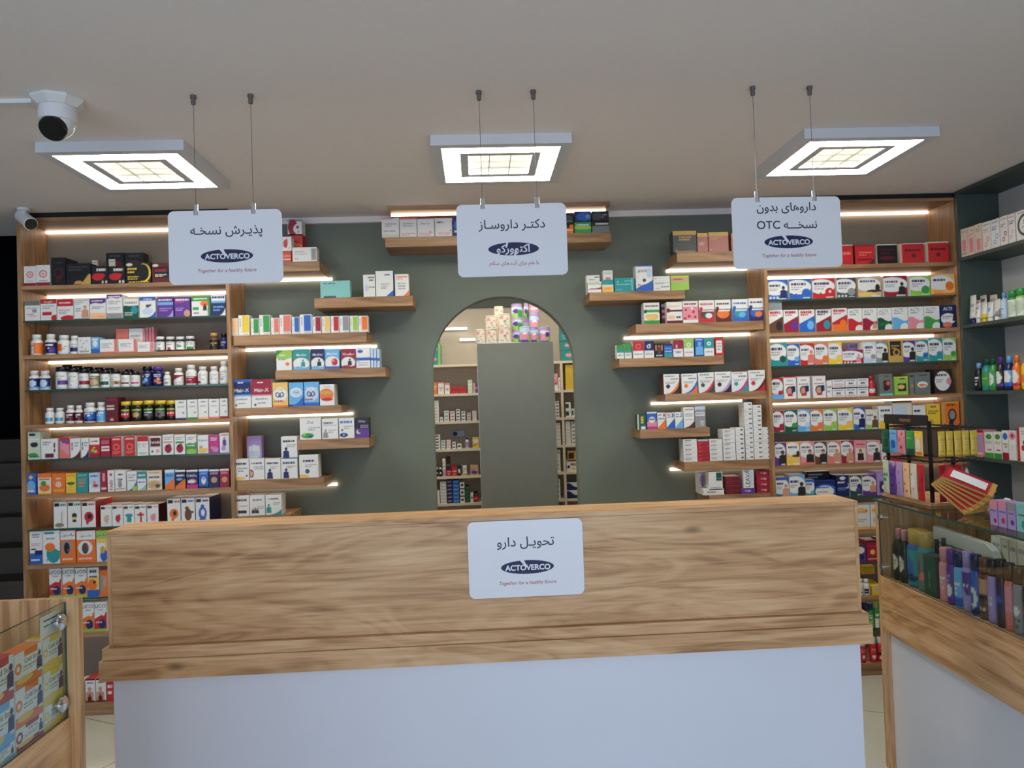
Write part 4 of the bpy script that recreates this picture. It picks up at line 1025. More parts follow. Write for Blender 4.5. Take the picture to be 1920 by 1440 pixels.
cab_row('L', 5, '''
52 76 810 | pg r:lk:.1,.86,.6,.94 e:lk:.5,.54,.3,.1 e:gn:.4,.16,.4,.08 l:dn:1,.08,.12,.1,.9 l:w:2,.62,.76 | tall pale green carton at the end | d=.1
77 108 823 | w r:mr:.24,.06,.76,.28 r:mr:.76,.34,.86,.5 r:mr:.76,.54,.86,.8 l:g:2,.7,.86,.1,.6 | white carton with maroon square
112 130.5 820 | pk W:r:.8,.7 r:bl:.2,.72,.8,.86 w:sa:.4,.2 K:sa:.0,.0 | pink carton with chevron and blue patch | d=.12
131.5 151 822 | w q:mr:.9,.4 r:cr:.14,.4,.26,.56 r:cr:.14,.6,.26,.8 l:g:2,.6,.8,.4,.9 | white carton with maroon wave foot | d=.12
152 166.5 822 | w q:nv:.9,.4 r:nv:.14,.4,.26,.56 r:nv:.14,.6,.26,.8 l:g:2,.6,.8,.4,.9 | white carton with navy wave foot | d=.12
167.5 187 821 | r h:w:.66 l:r:1,.8,.86 d:lg:.3,.36,.16 d:lg:.6,.3,.16 f:cr:.18 d:ye:.45,.5,.1 | red and white carton with green cartoon blobs
188 207 821 | cr r:w:.1,.3,.9,.56 l:cr:1,.4,.48 l:pk:2,.7,.86 | crimson carton with white patch
208.5 228 819 | r o:sa:.5,.48,.26,.05 l:w:1,.84,.9 l:sa:2,.14,.26 | red carton with pale ring, nearer the stairs | s=w
233 253.5 818 | r o:sa:.5,.48,.26,.05 l:w:1,.84,.9 l:sa:2,.14,.26 | red carton with pale ring, beside white carton | s=w
257.5 278 818 | w h:r:.74 l:g:3,.44,.62,.1,.3 l:g:3,.44,.62,.4,.9 l:g:1,.1,.16 | white carton with red head and dotted list
280.5 302 818 | w r:mr:.05,.45,.95,.92 t:w:.5,.68,.13,Ferfolic d:pk:.7,.22,.16 e:mr:.22,.2,.08,.06 | white carton with dark red panel
305 325.5 815 | w e:cr:.5,.3,.34,.22 d:cr:.6,.46,.16 d:mr:.4,.4,.14 l:g:2,.74,.88 r:r:.1,.6,.9,.65 | white carton with crimson grapes and red stripe
327 347 815 | w e:cr:.5,.3,.34,.22 d:cr:.6,.46,.16 d:mr:.4,.4,.14 l:g:2,.74,.88 r:gn:.1,.56,.9,.66 | white carton with crimson grapes and green stripe
348.5 368.5 815 | w w:gn:.5,.62 e:lg:.5,.12,.5,.14 l:g:2,.74,.88 l:w:1,.4,.46 | white carton with green lower half
370.5 391 816 | w d:sk:.3,.34,.16 e:go:.4,.16,.36,.14 t:bl:.5,.72,.12,Vitamin e:go:.8,.2,.16,.1 | white carton with baby print
392 410.5 816 | mg d:sk:.3,.3,.16 e:li:.64,.2,.3,.14 l:w:2,.7,.86 | magenta carton with baby print
411.5 430 812 | w e:pu:.5,.5,.2,.2 d:li:.5,.74,.14 e:li:.4,.24,.24,.14 l:r:1,.88,.94 | white carton with purple bear print
''', depth=.09)
cab_row('L', 6, '''
48 68 888 | bl d:ye:.5,.82,.18 e:lb:.5,.4,.4,.26 d:gd:.3,.26,.14 l:w:1,.1,.2 | blue carton with yellow spot at the end | d=.08
70.5 96.5 888 | iv h:o:.8 e:o:.5,.3,.4,.18 e:gn:.42,.52,.2,.12 l:r:1,.68,.76 f:ye:.08 | cream carton with orange fruit | d=.16 s=o
97.5 122.5 888 | o o:w:.48,.46,.18,.04 d:w:.48,.46,.08 l:w:1,.72,.78,.3,.7 l:ye:1,.12,.18 | bright orange carton with white symbol | d=.12
123.5 142.5 888 | ye e:lk:.5,.5,.4,.06 e:gn:.5,.44,.24,.06 l:gd:3,.1,.3 l:o:1,.86,.94 | yellow carton with dark leaf print
143.5 165 887 | te l:o:3,.3,.7,.2,.8 l:mi:1,.86,.92 | teal carton with small orange lettering
166.5 187.5 887 | pb d:sk:.5,.5,.16 e:r:.6,.34,.24,.08 f:w:.2 l:bl:1,.8,.88 r:w:.0,.0,.2,.4 | pale blue carton with small face print
188.5 200.5 883 | cr r:pk:.3,.5,.7,.9 l:w:1,.1,.2 | slim crimson carton | d=.1
201.5 214.5 882 | w T:cr:.5,.3,.5,FABII d:r:.5,.8,.2 | slim white carton with upright crimson lettering | d=.1
215.5 236 882 | w e:g:.45,.34,.2,.18 d:g:.36,.56,.13 d:dg:.6,.56,.1 l:dg:1,.76,.84,.3,.7 l:g:1,.08,.14 | white carton with grey koala print
238 256.5 884 | w q:bl:.9,.5 e:lg:.8,.1,.3,.14 l:g:2,.66,.84 l:te:1,.5,.55 | white carton with blue and lime sweep
257.5 274 884 | w h:te:.62 q:mi:.9,.3 l:bl:1,.4,.46 l:w:1,.76,.84 | white carton with teal head
275.5 304 882 | iv e:ta:.5,.26,.46,.22 r:w:.08,.5,.92,.76 l:br:1,.6,.7 d:gd:.4,.28,.14 e:br:.7,.2,.16,.1 l:gd:1,.86,.92 | beige carton with white plaque | d=.1 s=br
309 327.5 881 | lb k:o:1.3,.62 h:w:.86 l:bl:1,.66,.76 | sky blue carton with orange corner
328.5 348 881 | k k:o:1.3,.55 r:nv:0,.5,1,.86 h:w:.88 l:w:1,.66,.74 e:lb:.4,.5,.3,.06 | black and navy carton with orange corner
349.5 371 881 | nv t:w:.46,.7,.14,OrthoFer e:pk:.5,.38,.36,.12 f:mg:.2 h:w:.9 r:w:.1,.3,.7,.44 | navy carton with pink tube print
372.5 391 880 | bl e:w:.5,.4,.24,.2 d:sa:.5,.5,.12 h:w:.9 l:lb:1,.74,.84 f:nv:.1 | blue carton with white cartoon child
391.8 411 880 | nv d:gd:.5,.42,.3 d:sk:.5,.42,.2 h:w:.9 l:pk:1,.74,.84 | navy carton with gold face disc
412 430 879 | cr d:gd:.5,.42,.3 d:sk:.5,.42,.2 h:w:.9 l:pk:1,.74,.84 | crimson carton with gold face disc
''', depth=.08)
cab_row('L', 7, '''
100.5 126 941 | w r:k:.04,.82,.42,.95 l:gn:1,.84,.92,.5,.95 e:ol:.42,.12,.34,.08 k:ol:.0,.0 r:ol:.55,.2,.6,.6 r:ol:.66,.2,.7,.66 | white carton with black tag and plant print | d=.15 s=o
126.8 152 940 | w r:k:.04,.82,.42,.95 l:gn:1,.84,.92,.5,.95 e:lk:.5,.46,.2,.1 e:go:.5,.34,.2,.07 e:lk:.5,.26,.16,.05 | white carton with black tag and bee print | d=.15 s=o
152.8 179.5 940 | w r:k:.04,.82,.42,.95 l:r:1,.84,.92,.5,.95 e:r:.52,.4,.34,.2 e:k:.56,.42,.16,.1 e:r:.4,.2,.1,.1 | white carton with black tag and open red mouth print | d=.2 s=r
188.5 209.5 948 | @kid,ta | small white carton with tan duck print | d=.14
210.3 230.8 947 | @kid,r | small white carton with red deer print | d=.14
231.6 252 947 | w r:k:.04,.82,.42,.94 l:te:1,.86,.92,.5,.95 r:te:.3,.16,.74,.5 e:te:.5,.5,.38,.08 | small white carton with teal shirt print | d=.14
252.8 274.5 947 | w r:k:.04,.82,.42,.94 l:mr:1,.86,.92,.5,.95 r:r:.45,.14,.6,.5 e:r:.5,.52,.34,.06 d:r:.5,.6,.1 | small white carton with red robot print | d=.14
275.5 297.5 946 | @kid,pk | small white carton with pale pink sheep print | d=.14 s=mr
313.5 338.8 935 | w r:k:.04,.82,.42,.95 l:r:1,.84,.92,.5,.95 e:o:.5,.4,.34,.2 e:k:.56,.42,.14,.1 e:o:.4,.16,.12,.08 | tall white carton with orange monster print | d=.16 s=nv
339.6 365.8 934 | w r:k:.04,.82,.42,.95 l:bl:1,.84,.92,.5,.95 e:br:.5,.34,.26,.24 d:br:.42,.6,.14 e:br:.76,.44,.16,.05 | tall white carton with brown bear print | d=.16 s=nv
366.6 393 933 | w r:k:.04,.82,.42,.95 l:nv:1,.84,.92,.5,.95 e:bl:.5,.38,.3,.26 e:w:.52,.4,.14,.14 d:bl:.5,.66,.13 e:bl:.5,.12,.24,.08 | tall white carton with blue creature print | d=.2 s=nv
''', depth=.12)
cab_row('L', 8, '''
55.5 79.5 997 | w l:nv:2,.82,.92,.2,.8 l:pk:2,.56,.64 f:bl:.34 r:nv:.4,.28,1,.42 l:w:1,.1,.16,.1,.8 r:k:.1,.44,.5,.48 | tall white carton with blue foot | d=.1
80 112.5 995 | w e:te:.62,.3,.42,.28 r:w:.1,.4,1,.6 e:te:.62,.24,.36,.22 e:o:.42,.5,.3,.13 r:te:.1,.9,.66,.96 l:g:1,.74,.78,.2,.7 d:te:.24,.12,.05 | white carton with orange ball and teal sweep | d=.1
113.5 141.5 995 | o h:w:.72 e:g:.42,.48,.36,.22 e:k:.42,.46,.2,.18 t:nv:.5,.86,.11,سانستول l:w:1,.1,.14,.1,.8 d:r:.55,.4,.1 | orange carton with white head and grey disc | d=.1
143.5 179.5 995 | o h:w:.72 e:w:.45,.46,.38,.22 e:dg:.45,.44,.18,.18 d:r:.56,.5,.08 t:nv:.5,.84,.1,سانستول l:w:1,.1,.14,.1,.8 | wide orange carton with white head and white disc | d=.1
180.5 204 995 | go h:lg:.74 t:nv:.4,.86,.11,سانستول r:w:.0,.0,.7,.6 e:bl:.6,.2,.3,.2 e:gd:.5,.38,.2,.12 | green and yellow carton behind the counter's end | d=.1
''')
cab_row('L', 9, '''
92 115 1066 | @lig,r,nv | white-headed red carton, nearest the end | d=.1
117 139.5 1065 | @lig,o,nv | white-headed orange carton, nearer the end | d=.1
140.5 163 1065 | @lig,o,nv | white-headed orange carton, second of its kind | d=.1
163.8 186 1064 | go h:w:.7 l:nv:1,.82,.92,.2,.8 e:o:.4,.4,.4,.2 f:bl:.24 d:mr:.6,.5,.14 l:nv:1,.66,.72,.2,.8 | white-headed orange carton with blue foot | d=.1
187 204 1063 | o h:br:.9 e:sk:.5,.5,.3,.2 r:g:.0,.2,.4,.7 | orange carton beside the counter's end | d=.1
''')
cab_row('L', 10, '''
137 152 1131 | w T:nv:.7,.8,.3,LICO l:dg:2,.2,.5 f:lg:.08 | white-headed carton half hidden by the oak display case | d=.14
153 176.5 1130 | @lig,o,nv | white-headed orange carton, left of its red neighbour | d=.14
177.3 200 1129 | @lig,r,nv | white-headed red carton, nearest the counter | d=.14
''')
cab_row('L', 12, '''
148 158 1276 | iv d:dg:.5,.4,.1 | pale carton half hidden behind display case | d=.08
160 179 1273 | @faces,mr | white carton with red top and faces, nearer the display case | t=r d=.1
180 199 1272 | @faces,mr | white carton with red top and faces, nearer the counter | t=r d=.1
200.5 212 1271 | r l:w:2,.3,.7 | red carton half hidden by the counter | d=.1
''')

# ------------------------------------------------------------------ products on the stepped shelves
SY = SF + 0.006
def st_row(key, rows, **kw):
    side = {'L': 'stair-side', 'R': 'right-hand'}.get(key[0])
    n = dict(zip('ABCDEFGH', OL))[key[1]] if len(key) > 1 else ''
    loc = f'{n} {side} floating shelf' if side else 'floating shelf above the arch'
    row(loc, SH[key], SY, rows, **kw)
st_row('LA', '''
529 546.5 471 | r e:o:.5,.55,.5,.14 l:w:1,.2,.3 | small red carton beneath hand-printed carton | d=.07
529 546.5 444 | w e:r:.35,.5,.24,.3 r:r:.3,.3,.5,.8 e:r:.5,.6,.1,.3 d:k:.75,.2,.06 | small white carton with red hand print | z=.0655 d=.07
548 594 463.5 | w l:g:1,.66,.72,.1,.5 d:r:.2,.2,.03 r:r:.1,.16,.14,.24 r:g:.78,.1,.98,.9 l:g:1,.5,.54,.1,.6 | low wide white carton | d=.07 s=iv
539 568 439 | r o:w:.4,.6,.2,.05 e:o:.62,.6,.34,.1 f:ta:.3 k:cr:.8,.5 | red carton behind the small stack | b=.09 d=.1
539 566 411 | w h:g:.85 e:cr:.36,.5,.34,.5 e:w:.7,.4,.3,.3 d:cr:.7,.5,.1 d:lk:.76,.2,.05 | red and white carton topping the rear stack | b=.09 z=.176 d=.1
''')
st_row('LB', '''
600.5 656.5 526.5 | mi r:dg:.1,.0,.52,.1 l:dg:1,.82,.87,.1,.5 | low wide aqua carton | d=.07
681 703.5 515 | w l:dg:1,.84,.9,.4,.95 l:dg:1,.72,.78,.5,.9 l:dg:1,.4,.46,.5,.95 e:pb:.3,.4,.18,.14 | white carton with grey text | d=.07 s=iv
704.3 737.5 508 | w l:dg:1,.82,.87,.5,.85 l:g:3,.3,.5,.3,.8 k:bl:.42,.24 | tall white carton with blue corner | d=.07 s=bl
740.5 766.5 514 | w l:o:2,.76,.9,.1,.9 l:g:3,.3,.6,.2,.8 k:o:.4,.24 | white carton with orange corner | d=.07
''')
def swatch(x0, x1, y, c, extra=''):
    return f"{x0} {x1} {y} | w r:{c}:.34,.13,.96,.97 r:g:.12,.42,.2,.56 r:g:.12,.58,.2,.7 r:g:.12,.72,.2,.84 l:g:1,.03,.08,.4,.9{extra}"
sw = [(430, 446.5, 597, 'pt', 'peach'), (447, 468, 591, 'ye', 'yellow'), (470, 485.5, 597, 'gn', 'green'), (486, 506.5, 590.5, 'gn', 'green'), (508, 523.5, 596, 'sa', 'salmon'),
      (524, 545.5, 590, 'sa', 'salmon'), (547, 561.5, 594, 'bl', 'blue'), (562, 584.5, 589.5, 'bl', 'blue'), (585.5, 602, 593.5, 'cr', 'crimson'), (603, 619, 593, 'go', 'pale gold'),
      (620, 635.5, 592.5, 'r', 'red'), (636, 655, 592, 'g', 'grey'), (656, 671.5, 592, 'lg', 'lime green'), (672, 690, 592, 'o', 'orange')]
szs = ['small', 'tall', 'small', 'tall', 'small', 'tall', 'small', 'tall'] + [''] * 6
st_row('LC', '\n'.join(swatch(a, b_, y, c) + f" | {(s_ + ' ') if s_ else ''}white carton with {n} panel" for (a, b_, y, c, n), s_ in zip(sw, szs)), depth=.06)
st_row('LD', '''
518 547 656 | w h:gn:.6 c:lg:.52,.1 K:gn:.5,.3 l:w:1,.7,.77,.2,.6 e:o:.72,.3,.14,.08 l:g:1,.5,.56,.1,.6 | green and white carton with slanted lime top | t=lg
549.5 580.5 654.5 | @man,te,te,Manlico,lb | teal carton with man's portrait in white oval
583 608.5 654 | @man,nv,lk,Manlico,lb | navy carton with man's portrait in white oval
609.3 636.5 654 | lb e:w:.5,.3,.5,.32 t:w:.5,.76,.12,Manlico e:r:.66,.34,.22,.18 f:bl:.12 d:sa:.56,.4,.12 | sky blue carton with red fruit in white oval
639.5 666.5 654 | @man,cr,lk,Womlico,cr | crimson carton with veiled woman in white oval
667.5 694 651 | w r:bl:.0,.36,1,.5 e:bl:.3,.8,.2,.08 d:lb:.14,.34,.08 l:g:2,.12,.26 | white carton with blue belt | d=.12 s=pb
694.6 700 652 | pb r:bl:.0,.36,1,.5 | pale blue-belted carton edge beside white one | d=.1 s=pb
700.6 706 653 | pb r:bl:.0,.36,1,.5 | pale blue-belted carton edge, second of three | d=.1 s=pb
706.6 712 654 | pb r:bl:.0,.36,1,.5 | pale blue-belted carton edge at the row's end | d=.1 s=pb
''')
st_row('LE', '''
436 470.5 711.5 | w h:bl:.46 r:nv:.0,.5,1,.9 r:lb:0,.40,1,.46 t:w:.5,.62,.13,Hair-X l:w:1,.86,.9,.3,.6 d:dg:.18,.1,.06 l:g:1,.28,.33,.2,.8 l:g:1,.14,.18,.3,.7 | blue-headed hair supplement carton
471.2 509.5 711 | w h:cr:.46 r:pk:0,.40,1,.46 t:w:.5,.62,.13,Hair-X l:w:1,.86,.9,.3,.6 d:dg:.18,.1,.06 l:g:1,.28,.33,.2,.8 l:g:1,.14,.18,.3,.7 | crimson-headed hair supplement carton | t=cr
511 540 717 | go e:w:.5,.5,.46,.3 t:ta:.5,.72,.12,Omega-3 o:nv:.36,.5,.15,.035 o:nv:.56,.5,.15,.035 e:w:.46,.62,.1,.06 k:nv:.0,.0 l:r:1,.2,.26,.1,.7 f:o:.06 | yellow carton with navy heart ribbon
541.5 568.8 717 | lb e:w:.5,.58,.42,.2 e:pb:.5,.58,.34,.14 t:bl:.5,.58,.08,Omega f:nv:.08 q:bl:.9,.4 K:r:.0,.0 | blue carton with white swirl oval
570 598 716 | lb e:pb:.5,.5,.46,.3 t:w:.5,.72,.12,Omega-3 o:nv:.36,.5,.15,.035 o:nv:.56,.5,.15,.035 e:pb:.46,.62,.1,.06 l:r:1,.24,.3,.05,.6 f:bl:.14 | blue carton with navy heart ribbon | t=r
599.5 627 720.5 | w e:o:.45,.5,.5,.3 r:w:.0,.0,1,.2 e:gd:.4,.6,.46,.08 e:r:.5,.28,.4,.08 l:g:1,.86,.9,.3,.7 | white carton with orange brush stroke | d=.12
''', depth=.09)
st_row('LF', '''
562 602 783.5 | w t:dg:.5,.8,.13,Zinc l:g:2,.42,.56,.4,.96 e:gn:.36,.18,.3,.12 d:lg:.2,.24,.08 e:dn:.5,.12,.1,.05 | white carton with green leaf splash
603.5 634 784.5 | w l:dg:1,.74,.82,.1,.7 l:g:1,.64,.68 p:g:.22,.04,.44 l:g:2,.3,.44,.4,.9 | white carton with small grey figure
635.5 664.5 783.5 | w l:bl:1,.74,.86,.08,.86 l:g:2,.46,.6,.3,.95 e:nv:.3,.16,.26,.11 d:lb:.3,.16,.08 d:nv:.2,.4,.07 | white carton with blue eye print
665.5 692 783.5 | k W:k:.5,.5 f:pu:.45 d:iv:.25,.3,.16 d:pu:.33,.34,.13 t:li:.5,.82,.16,Sleep l:li:2,.5,.64,.4,.95 | black and purple carton with crescent moon
''')
st_row('LG', '''
437.5 467 861.5 | w l:nv:1,.74,.84,.12,.85 l:g:2,.4,.6,.3,.9 e:go:.4,.08,.36,.08 d:nv:.84,.2,.06 | white carton with pale gold swirl | d=.1
467.8 496 861 | w l:nv:1,.76,.84,.12,.85 k:cr:.0,.0 e:cr:.1,.3,.18,.2 e:w:.0,.3,.2,.16 e:sk:.06,.3,.1,.16 l:g:2,.5,.64,.3,.95 | white carton with aching red joint print | d=.1
497 526.3 860.5 | @sel,nv,w | white carton with navy man, middle of the front row | d=.1
527 557.8 860 | @sel,nv,w | white carton with navy man, under another carton | d=.1
561 597 852.5 | w l:nv:1,.68,.78,.2,.8 d:nv:.42,.28,.12 d:bl:.42,.28,.06 e:go:.2,.06,.3,.1 l:g:2,.46,.58,.3,.9 | taller white carton with navy round emblem | d=.09
527 557.5 818.5 | @sel,nv,w r:bl:0,0,1,.03 | white carton with large navy man topping another carton | z=.1175 d=.08
463 491 817.5 | li e:pb:.5,.6,.4,.2 l:w:2,.4,.76 f:lk:.05 l:g:2,.2,.3,.3,.9 | lavender-grey carton standing behind front row | b=.13 d=.05
''')
st_row('LH', '''
440 467.5 929 | w l:dg:1,.72,.82,.1,.85 d:k:.3,.2,.12 d:k:.5,.2,.12 d:k:.7,.2,.12 l:g:1,.46,.5,.4,.9 | white carton with black silhouettes | d=.1
468.3 496.8 928.5 | w l:dg:1,.72,.8,.2,.8 p:lk:.2,.1,.26 p:br:.36,.1,.3 p:lk:.5,.1,.26 l:g:2,.34,.46,.5,.95 | white carton with family silhouettes | d=.1
497.6 528 928 | w l:dg:1,.78,.84,.2,.8 p:te:.2,.1,.46 q:te:.7,.24 l:g:2,.5,.62,.5,.95 | white carton with teal figure | d=.1
''')
st_row('C', '''
715.5 748.5 409 | w l:g:2,.56,.72,.2,.85 r:pk:.0,.94,.7,1 l:g:1,.3,.36,.1,.8 w:iv:.1,.2 | white carton at the shelf's stair-side end | d=.08
749.3 781.5 408.5 | w h:sa:.92 l:g:2,.56,.72,.2,.85 l:pk:2,.08,.2,.1,.9 | white carton with salmon top edge | d=.08
782.3 814.5 408 | w h:cr:.93 t:g:.5,.68,.1,Magnesium l:pk:2,.06,.2,.1,.9 d:pk:.76,.24,.06 | white carton with crimson top edge | d=.08
815.3 847.5 407.5 | w h:cr:.95 l:dg:1,.7,.78,.1,.5 l:pk:2,.08,.2,.2,.9 d:br:.9,.3,.04 | white carton beside the hanging sign | d=.08
848.5 872 408 | nv e:bl:.5,.6,.4,.3 l:w:1,.2,.3 | dark blue carton half behind the hanging sign | d=.08
1058 1075.5 421 | o r:k:.0,.6,.6,1 l:w:1,.3,.4 | small orange carton under a dark one | d=.08
1058 1075.5 399.5 | k e:dg:.5,.5,.4,.3 l:g:1,.2,.3 | dark carton topping a small orange one | z=.0555 d=.07
1077 1108.5 416.5 | gn e:lg:.5,.5,.6,.18 l:w:1,.7,.8 | green carton under the blue one | d=.08
1077 1108 396.5 | nv e:bl:.6,.5,.5,.4 d:w:.8,.5,.09 d:nv:.8,.5,.05 | blue carton topping a green one | z=.068 d=.07
1110 1142.5 415 | gg h:k:.6 l:w:1,.7,.84,.2,.95 | grey-green carton at the shelf's far end | d=.08
1110 1141.5 396 | k l:g:2,.3,.7,.5,.9 e:dg:.3,.5,.3,.4 | dark carton topping the grey-green one | z=.070 d=.07
''')
st_row('RA', '''
1261.5 1306 433 | dg h:gd:.8 l:gd:2,.56,.74,.26,.8 d:gd:.14,.1,.03 l:gd:1,.02,.05,.1,.9 | dark grey carton with glowing gold head | d=.08
1307.3 1327.5 437 | rs h:gd:.8 l:pt:2,.36,.5,.2,.7 | slim dusty rose carton with gold head | d=.08
1328.3 1366 435 | rs h:gd:.8 l:gd:2,.62,.76,.1,.7 d:pt:.1,.1,.03 | wide dusty rose carton with gold head | d=.08
1371 1400 437 | rs h:gd:.8 l:gd:2,.62,.76,.1,.7 | dusty rose carton hidden behind hanging sign | d=.08
''')
st_row('RB', '''
1102 1127.8 528.5 | w w:cr:.3,.5 r:w:.0,.0,1,.28 r:lg:0,.74,1,.84 l:g:1,.88,.95 | white carton with crimson and green waves | d=.06
1129 1150.5 525 | w h:te:.6 f:go:.5 r:w:0,.5,1,.58 l:o:2,.2,.34 | white carton with teal head and yellow foot | d=.06
1152 1190 521 | te d:mi:.16,.72,.05 l:mi:1,.74,.8,.5,.95 l:mi:1,.5,.56,.1,.8 l:mi:1,.12,.18,.1,.4 r:mi:.86,.1,.9,.95 | low teal carton | d=.07
1192 1223.8 497.5 | w t:nv:.5,.78,.14,pitchiad d:dg:.5,.42,.1 w:bl:.1,.42 l:r:1,.2,.28,.12,.26 h:bl:.96 e:pb:.8,.7,.16,.2 | tall white carton with blue lettering and sweep | d=.08
1225 1256.5 518 | w l:r:1,.84,.88,.08,.2 l:g:2,.46,.56,.1,.9 l:dg:1,.22,.3,.45,.95 l:g:2,.08,.18,.1,.4 | low white carton with grey lettering | d=.07
1257.5 1292 517 | lg r:pk:0,.5,1,.74 e:lg:.4,.5,.8,.12 e:mg:.4,.76,.3,.06 h:ye:.92 | low lime carton with pink streak | d=.07
1099.5 1125 516 | w l:dg:1,.86,.92,.6,.95 l:g:1,.74,.8,.2,.6 | white carton standing behind wavy one | b=.075 d=.05
1131 1149.5 507 | w l:g:2,.84,.94 e:sk:.5,.66,.3,.06 r:lk:.1,.52,.8,.6 | tall white carton behind teal-headed one | b=.075 d=.05
''')
st_row('RC', '''
1207 1237 567.5 | w f:gn:.16 e:go:.5,.34,.42,.18 r:gn:0,.5,1,.66 d:dn:.12,.6,.1 l:br:1,.8,.88,.1,.9 r:w:.16,.46,.95,.54 | white carton with green belt and gold oval | s=w
1250 1279.5 566 | w d:mr:.1,.6,.14 r:mr:.1,.54,1,.62 f:mr:.12 r:w:.02,.14,.97,.5 r:pt:.1,.18,.5,.36 l:k:1,.24,.32,.62,.9 l:pt:1,.76,.84 | white carton with dark red belt
1280.3 1309 564.5 | w r:pk:0,.14,1,.74 d:r:.2,.6,.08 d:r:.4,.3,.1 d:r:.7,.5,.09 d:w:.6,.66,.08 d:cr:.8,.26,.08 d:r:.14,.2,.1 l:cr:1,.82,.9,.1,.9 | white carton with pink bubbles
1310.5 1340 563 | @pow,r,dg,w | white carton with red lower half and grey oval
1341 1370.5 562 | @pow,mr,o,o | white carton with dark lower half and orange oval
1373 1402.5 561 | @pow,bl,te,lb | white carton with blue lower half and teal oval
1403.5 1434 559 | @pow,nv,bl,o | white carton with navy lower half and orange spot
1240 1249 570 | mr l:pk:2,.3,.7 h:g:.85 | slim maroon carton set back between neighbours | b=.05 d=.05
''', depth=.075)
st_row('RD', '''
1156.5 1170 647 | w h:te:.44 h:gn:.6 l:g:1,.2,.3 | green-topped white carton, nearest the arch | d=.06
1171 1184.5 645 | w h:te:.4 h:gn:.5 l:g:1,.2,.3 | green-topped white carton, next to the red-headed one | d=.06
1186.5 1207 640 | w h:r:.42 o:sa:.5,.7,.2,.04 l:g:1,.2,.26 | white carton with red head and ring
1208 1226.5 639.5 | w h:nv:.42 o:w:.45,.68,.15,.05 r:w:.56,.6,.66,.84 l:g:2,.16,.3 | white carton with navy head and white letter
1228 1244 644 | k r:o:.04,.5,.2,.9 e:dg:.5,.5,.2,.4 d:g:.5,.8,.1 r:o:.74,.5,.92,.9 l:w:1,.1,.16 | black carton with grey figure
1245 1261 645 | bl h:nv:.86 f:te:.3 l:lb:1,.64,.7 l:w:1,.4,.48 | small blue and teal carton
1262 1281 638 | w h:cr:.48 r:w:.3,.54,.4,.74 l:g:1,.3,.36 e:g:.5,.26,.3,.04 | white carton with crimson head
1282 1301 635 | w h:lg:.48 o:w:.5,.66,.16,.06 l:g:1,.2,.26 | white carton with lime head
1303 1319 634 | bl p:lb:.55,.02,.8 l:w:1,.88,.94 f:nv:.06 | blue carton with pale body print
1320 1339 634 | w h:te:.44 o:w:.5,.7,.15,.05 l:g:1,.2,.26 | white carton with turquoise head
1341 1357 632 | r r:w:.12,.14,.8,.8 l:g:3,.3,.7,.2,.7 e:cr:.9,.3,.1,.1 | red carton with white panel
''', depth=.06)
st_row('RE', '''
1244 1274 701.5 | @hv,o,lk,br | white carton with orange corner sweep | s=br
1278 1307.5 700.5 | @hv,bl,o,w | white carton with blue corner sweep
1309.5 1339 698.5 | @hv,r,dg,cr | white carton with red corner sweep and heart
1340.5 1370.8 697 | @hv,li,lk,pk | white carton with lilac corner sweep
1371.5 1402 695.5 | @hv,mg,te,mg h:cr:.95 | white carton with magenta corner sweep | t=mg
1403.5 1435 694 | @hv,mr,r,w | white carton with dark red corner sweep
''', depth=.09)
st_row('RF', '''
1195 1212 777 | dn r:iv:.0,.0,.12,1 r:ye:.4,.4,.7,.52 r:ye:.4,.55,.7,.72 r:ye:.4,.75,.7,.85 r:w:.4,.02,.9,.2 r:bl:.4,.2,.9,.28 | slim dark green carton
1213 1231.8 772.5 | bl f:pk:.45 d:w:.5,.54,.32 l:nv:1,.54,.62,.24,.76 f:mg:.16 h:w:.92 | blue and pink carton with white disc
1232.6 1248.5 774 | w k:o:1.1,.6 r:r:.7,.76,.92,.94 l:dg:1,.6,.66 l:dg:1,.84,.9,.1,.5 | white carton with orange slant
1249.3 1265 774 | w k:bl:1.1,.62 r:bl:.7,.76,.92,.94 l:dg:1,.7,.76 l:dg:1,.84,.9,.1,.5 | white carton with blue slant, nearer the arch
1265.8 1281 773 | w k:lb:1.1,.62 r:lb:.7,.76,.92,.94 l:dg:1,.7,.76 l:dg:1,.84,.9,.1,.5 | white carton with blue slant, farther from the arch
1281.8 1302 763.5 | w q:mr:.9,.3 l:cr:1,.86,.91,.1,.9 l:g:2,.56,.68 l:g:1,.38,.42 | tall white carton with maroon corner sweep
1302.8 1323 762 | g h:w:.86 r:w:.05,.56,.95,.72 l:dg:1,.62,.67 l:w:3,.1,.3,.5,.9 W:pb:.8,.9 | tall silver carton with white plaque
''', depth=.06)
# flat cartons stacked on the seventh shelf
def stack(key, x0, x1, ytop, n, design, what, Y, depth=.10, nm='flat_carton', base=None, loc=None, grp=None):
    zb = (SH[key] if base is None else base)
    top = atY((x0 + x1) / 2, ytop, Y).z; h = (top - zb) / n
    X0, X1 = atY(x0, (ytop + 862) / 2, Y).x + .0006, atY(x1, (ytop + 862) / 2, Y).x - .0006
    me = carton_mesh(X1 - X0, depth, h - .0008, design, 'w' if design[0] == 'w' else design.split()[0], 'w' if design[0] == 'w' else design.split()[0], 1.0 * Y / FOC)
    pos = ['lowest', 'second', 'third', 'fourth', 'fifth', 'sixth', 'seventh', 'eighth', 'ninth', 'tenth', 'eleventh', 'twelfth']
    rng = random.Random(x0)
    for k in range(n):
        o = link_mesh(nm, me, ((X0 + X1) / 2 + rng.uniform(-.0003, .0003), Y + depth / 2 + rng.uniform(0, .003), zb + .0004 + h * k))
        note(o, what.format('topmost' if k == n - 1 else pos[k] + ' up' if k else 'lowest'), loc or 'right side stacks', 'medicine box', k, grp or 'flat cartons stacked on the right side')
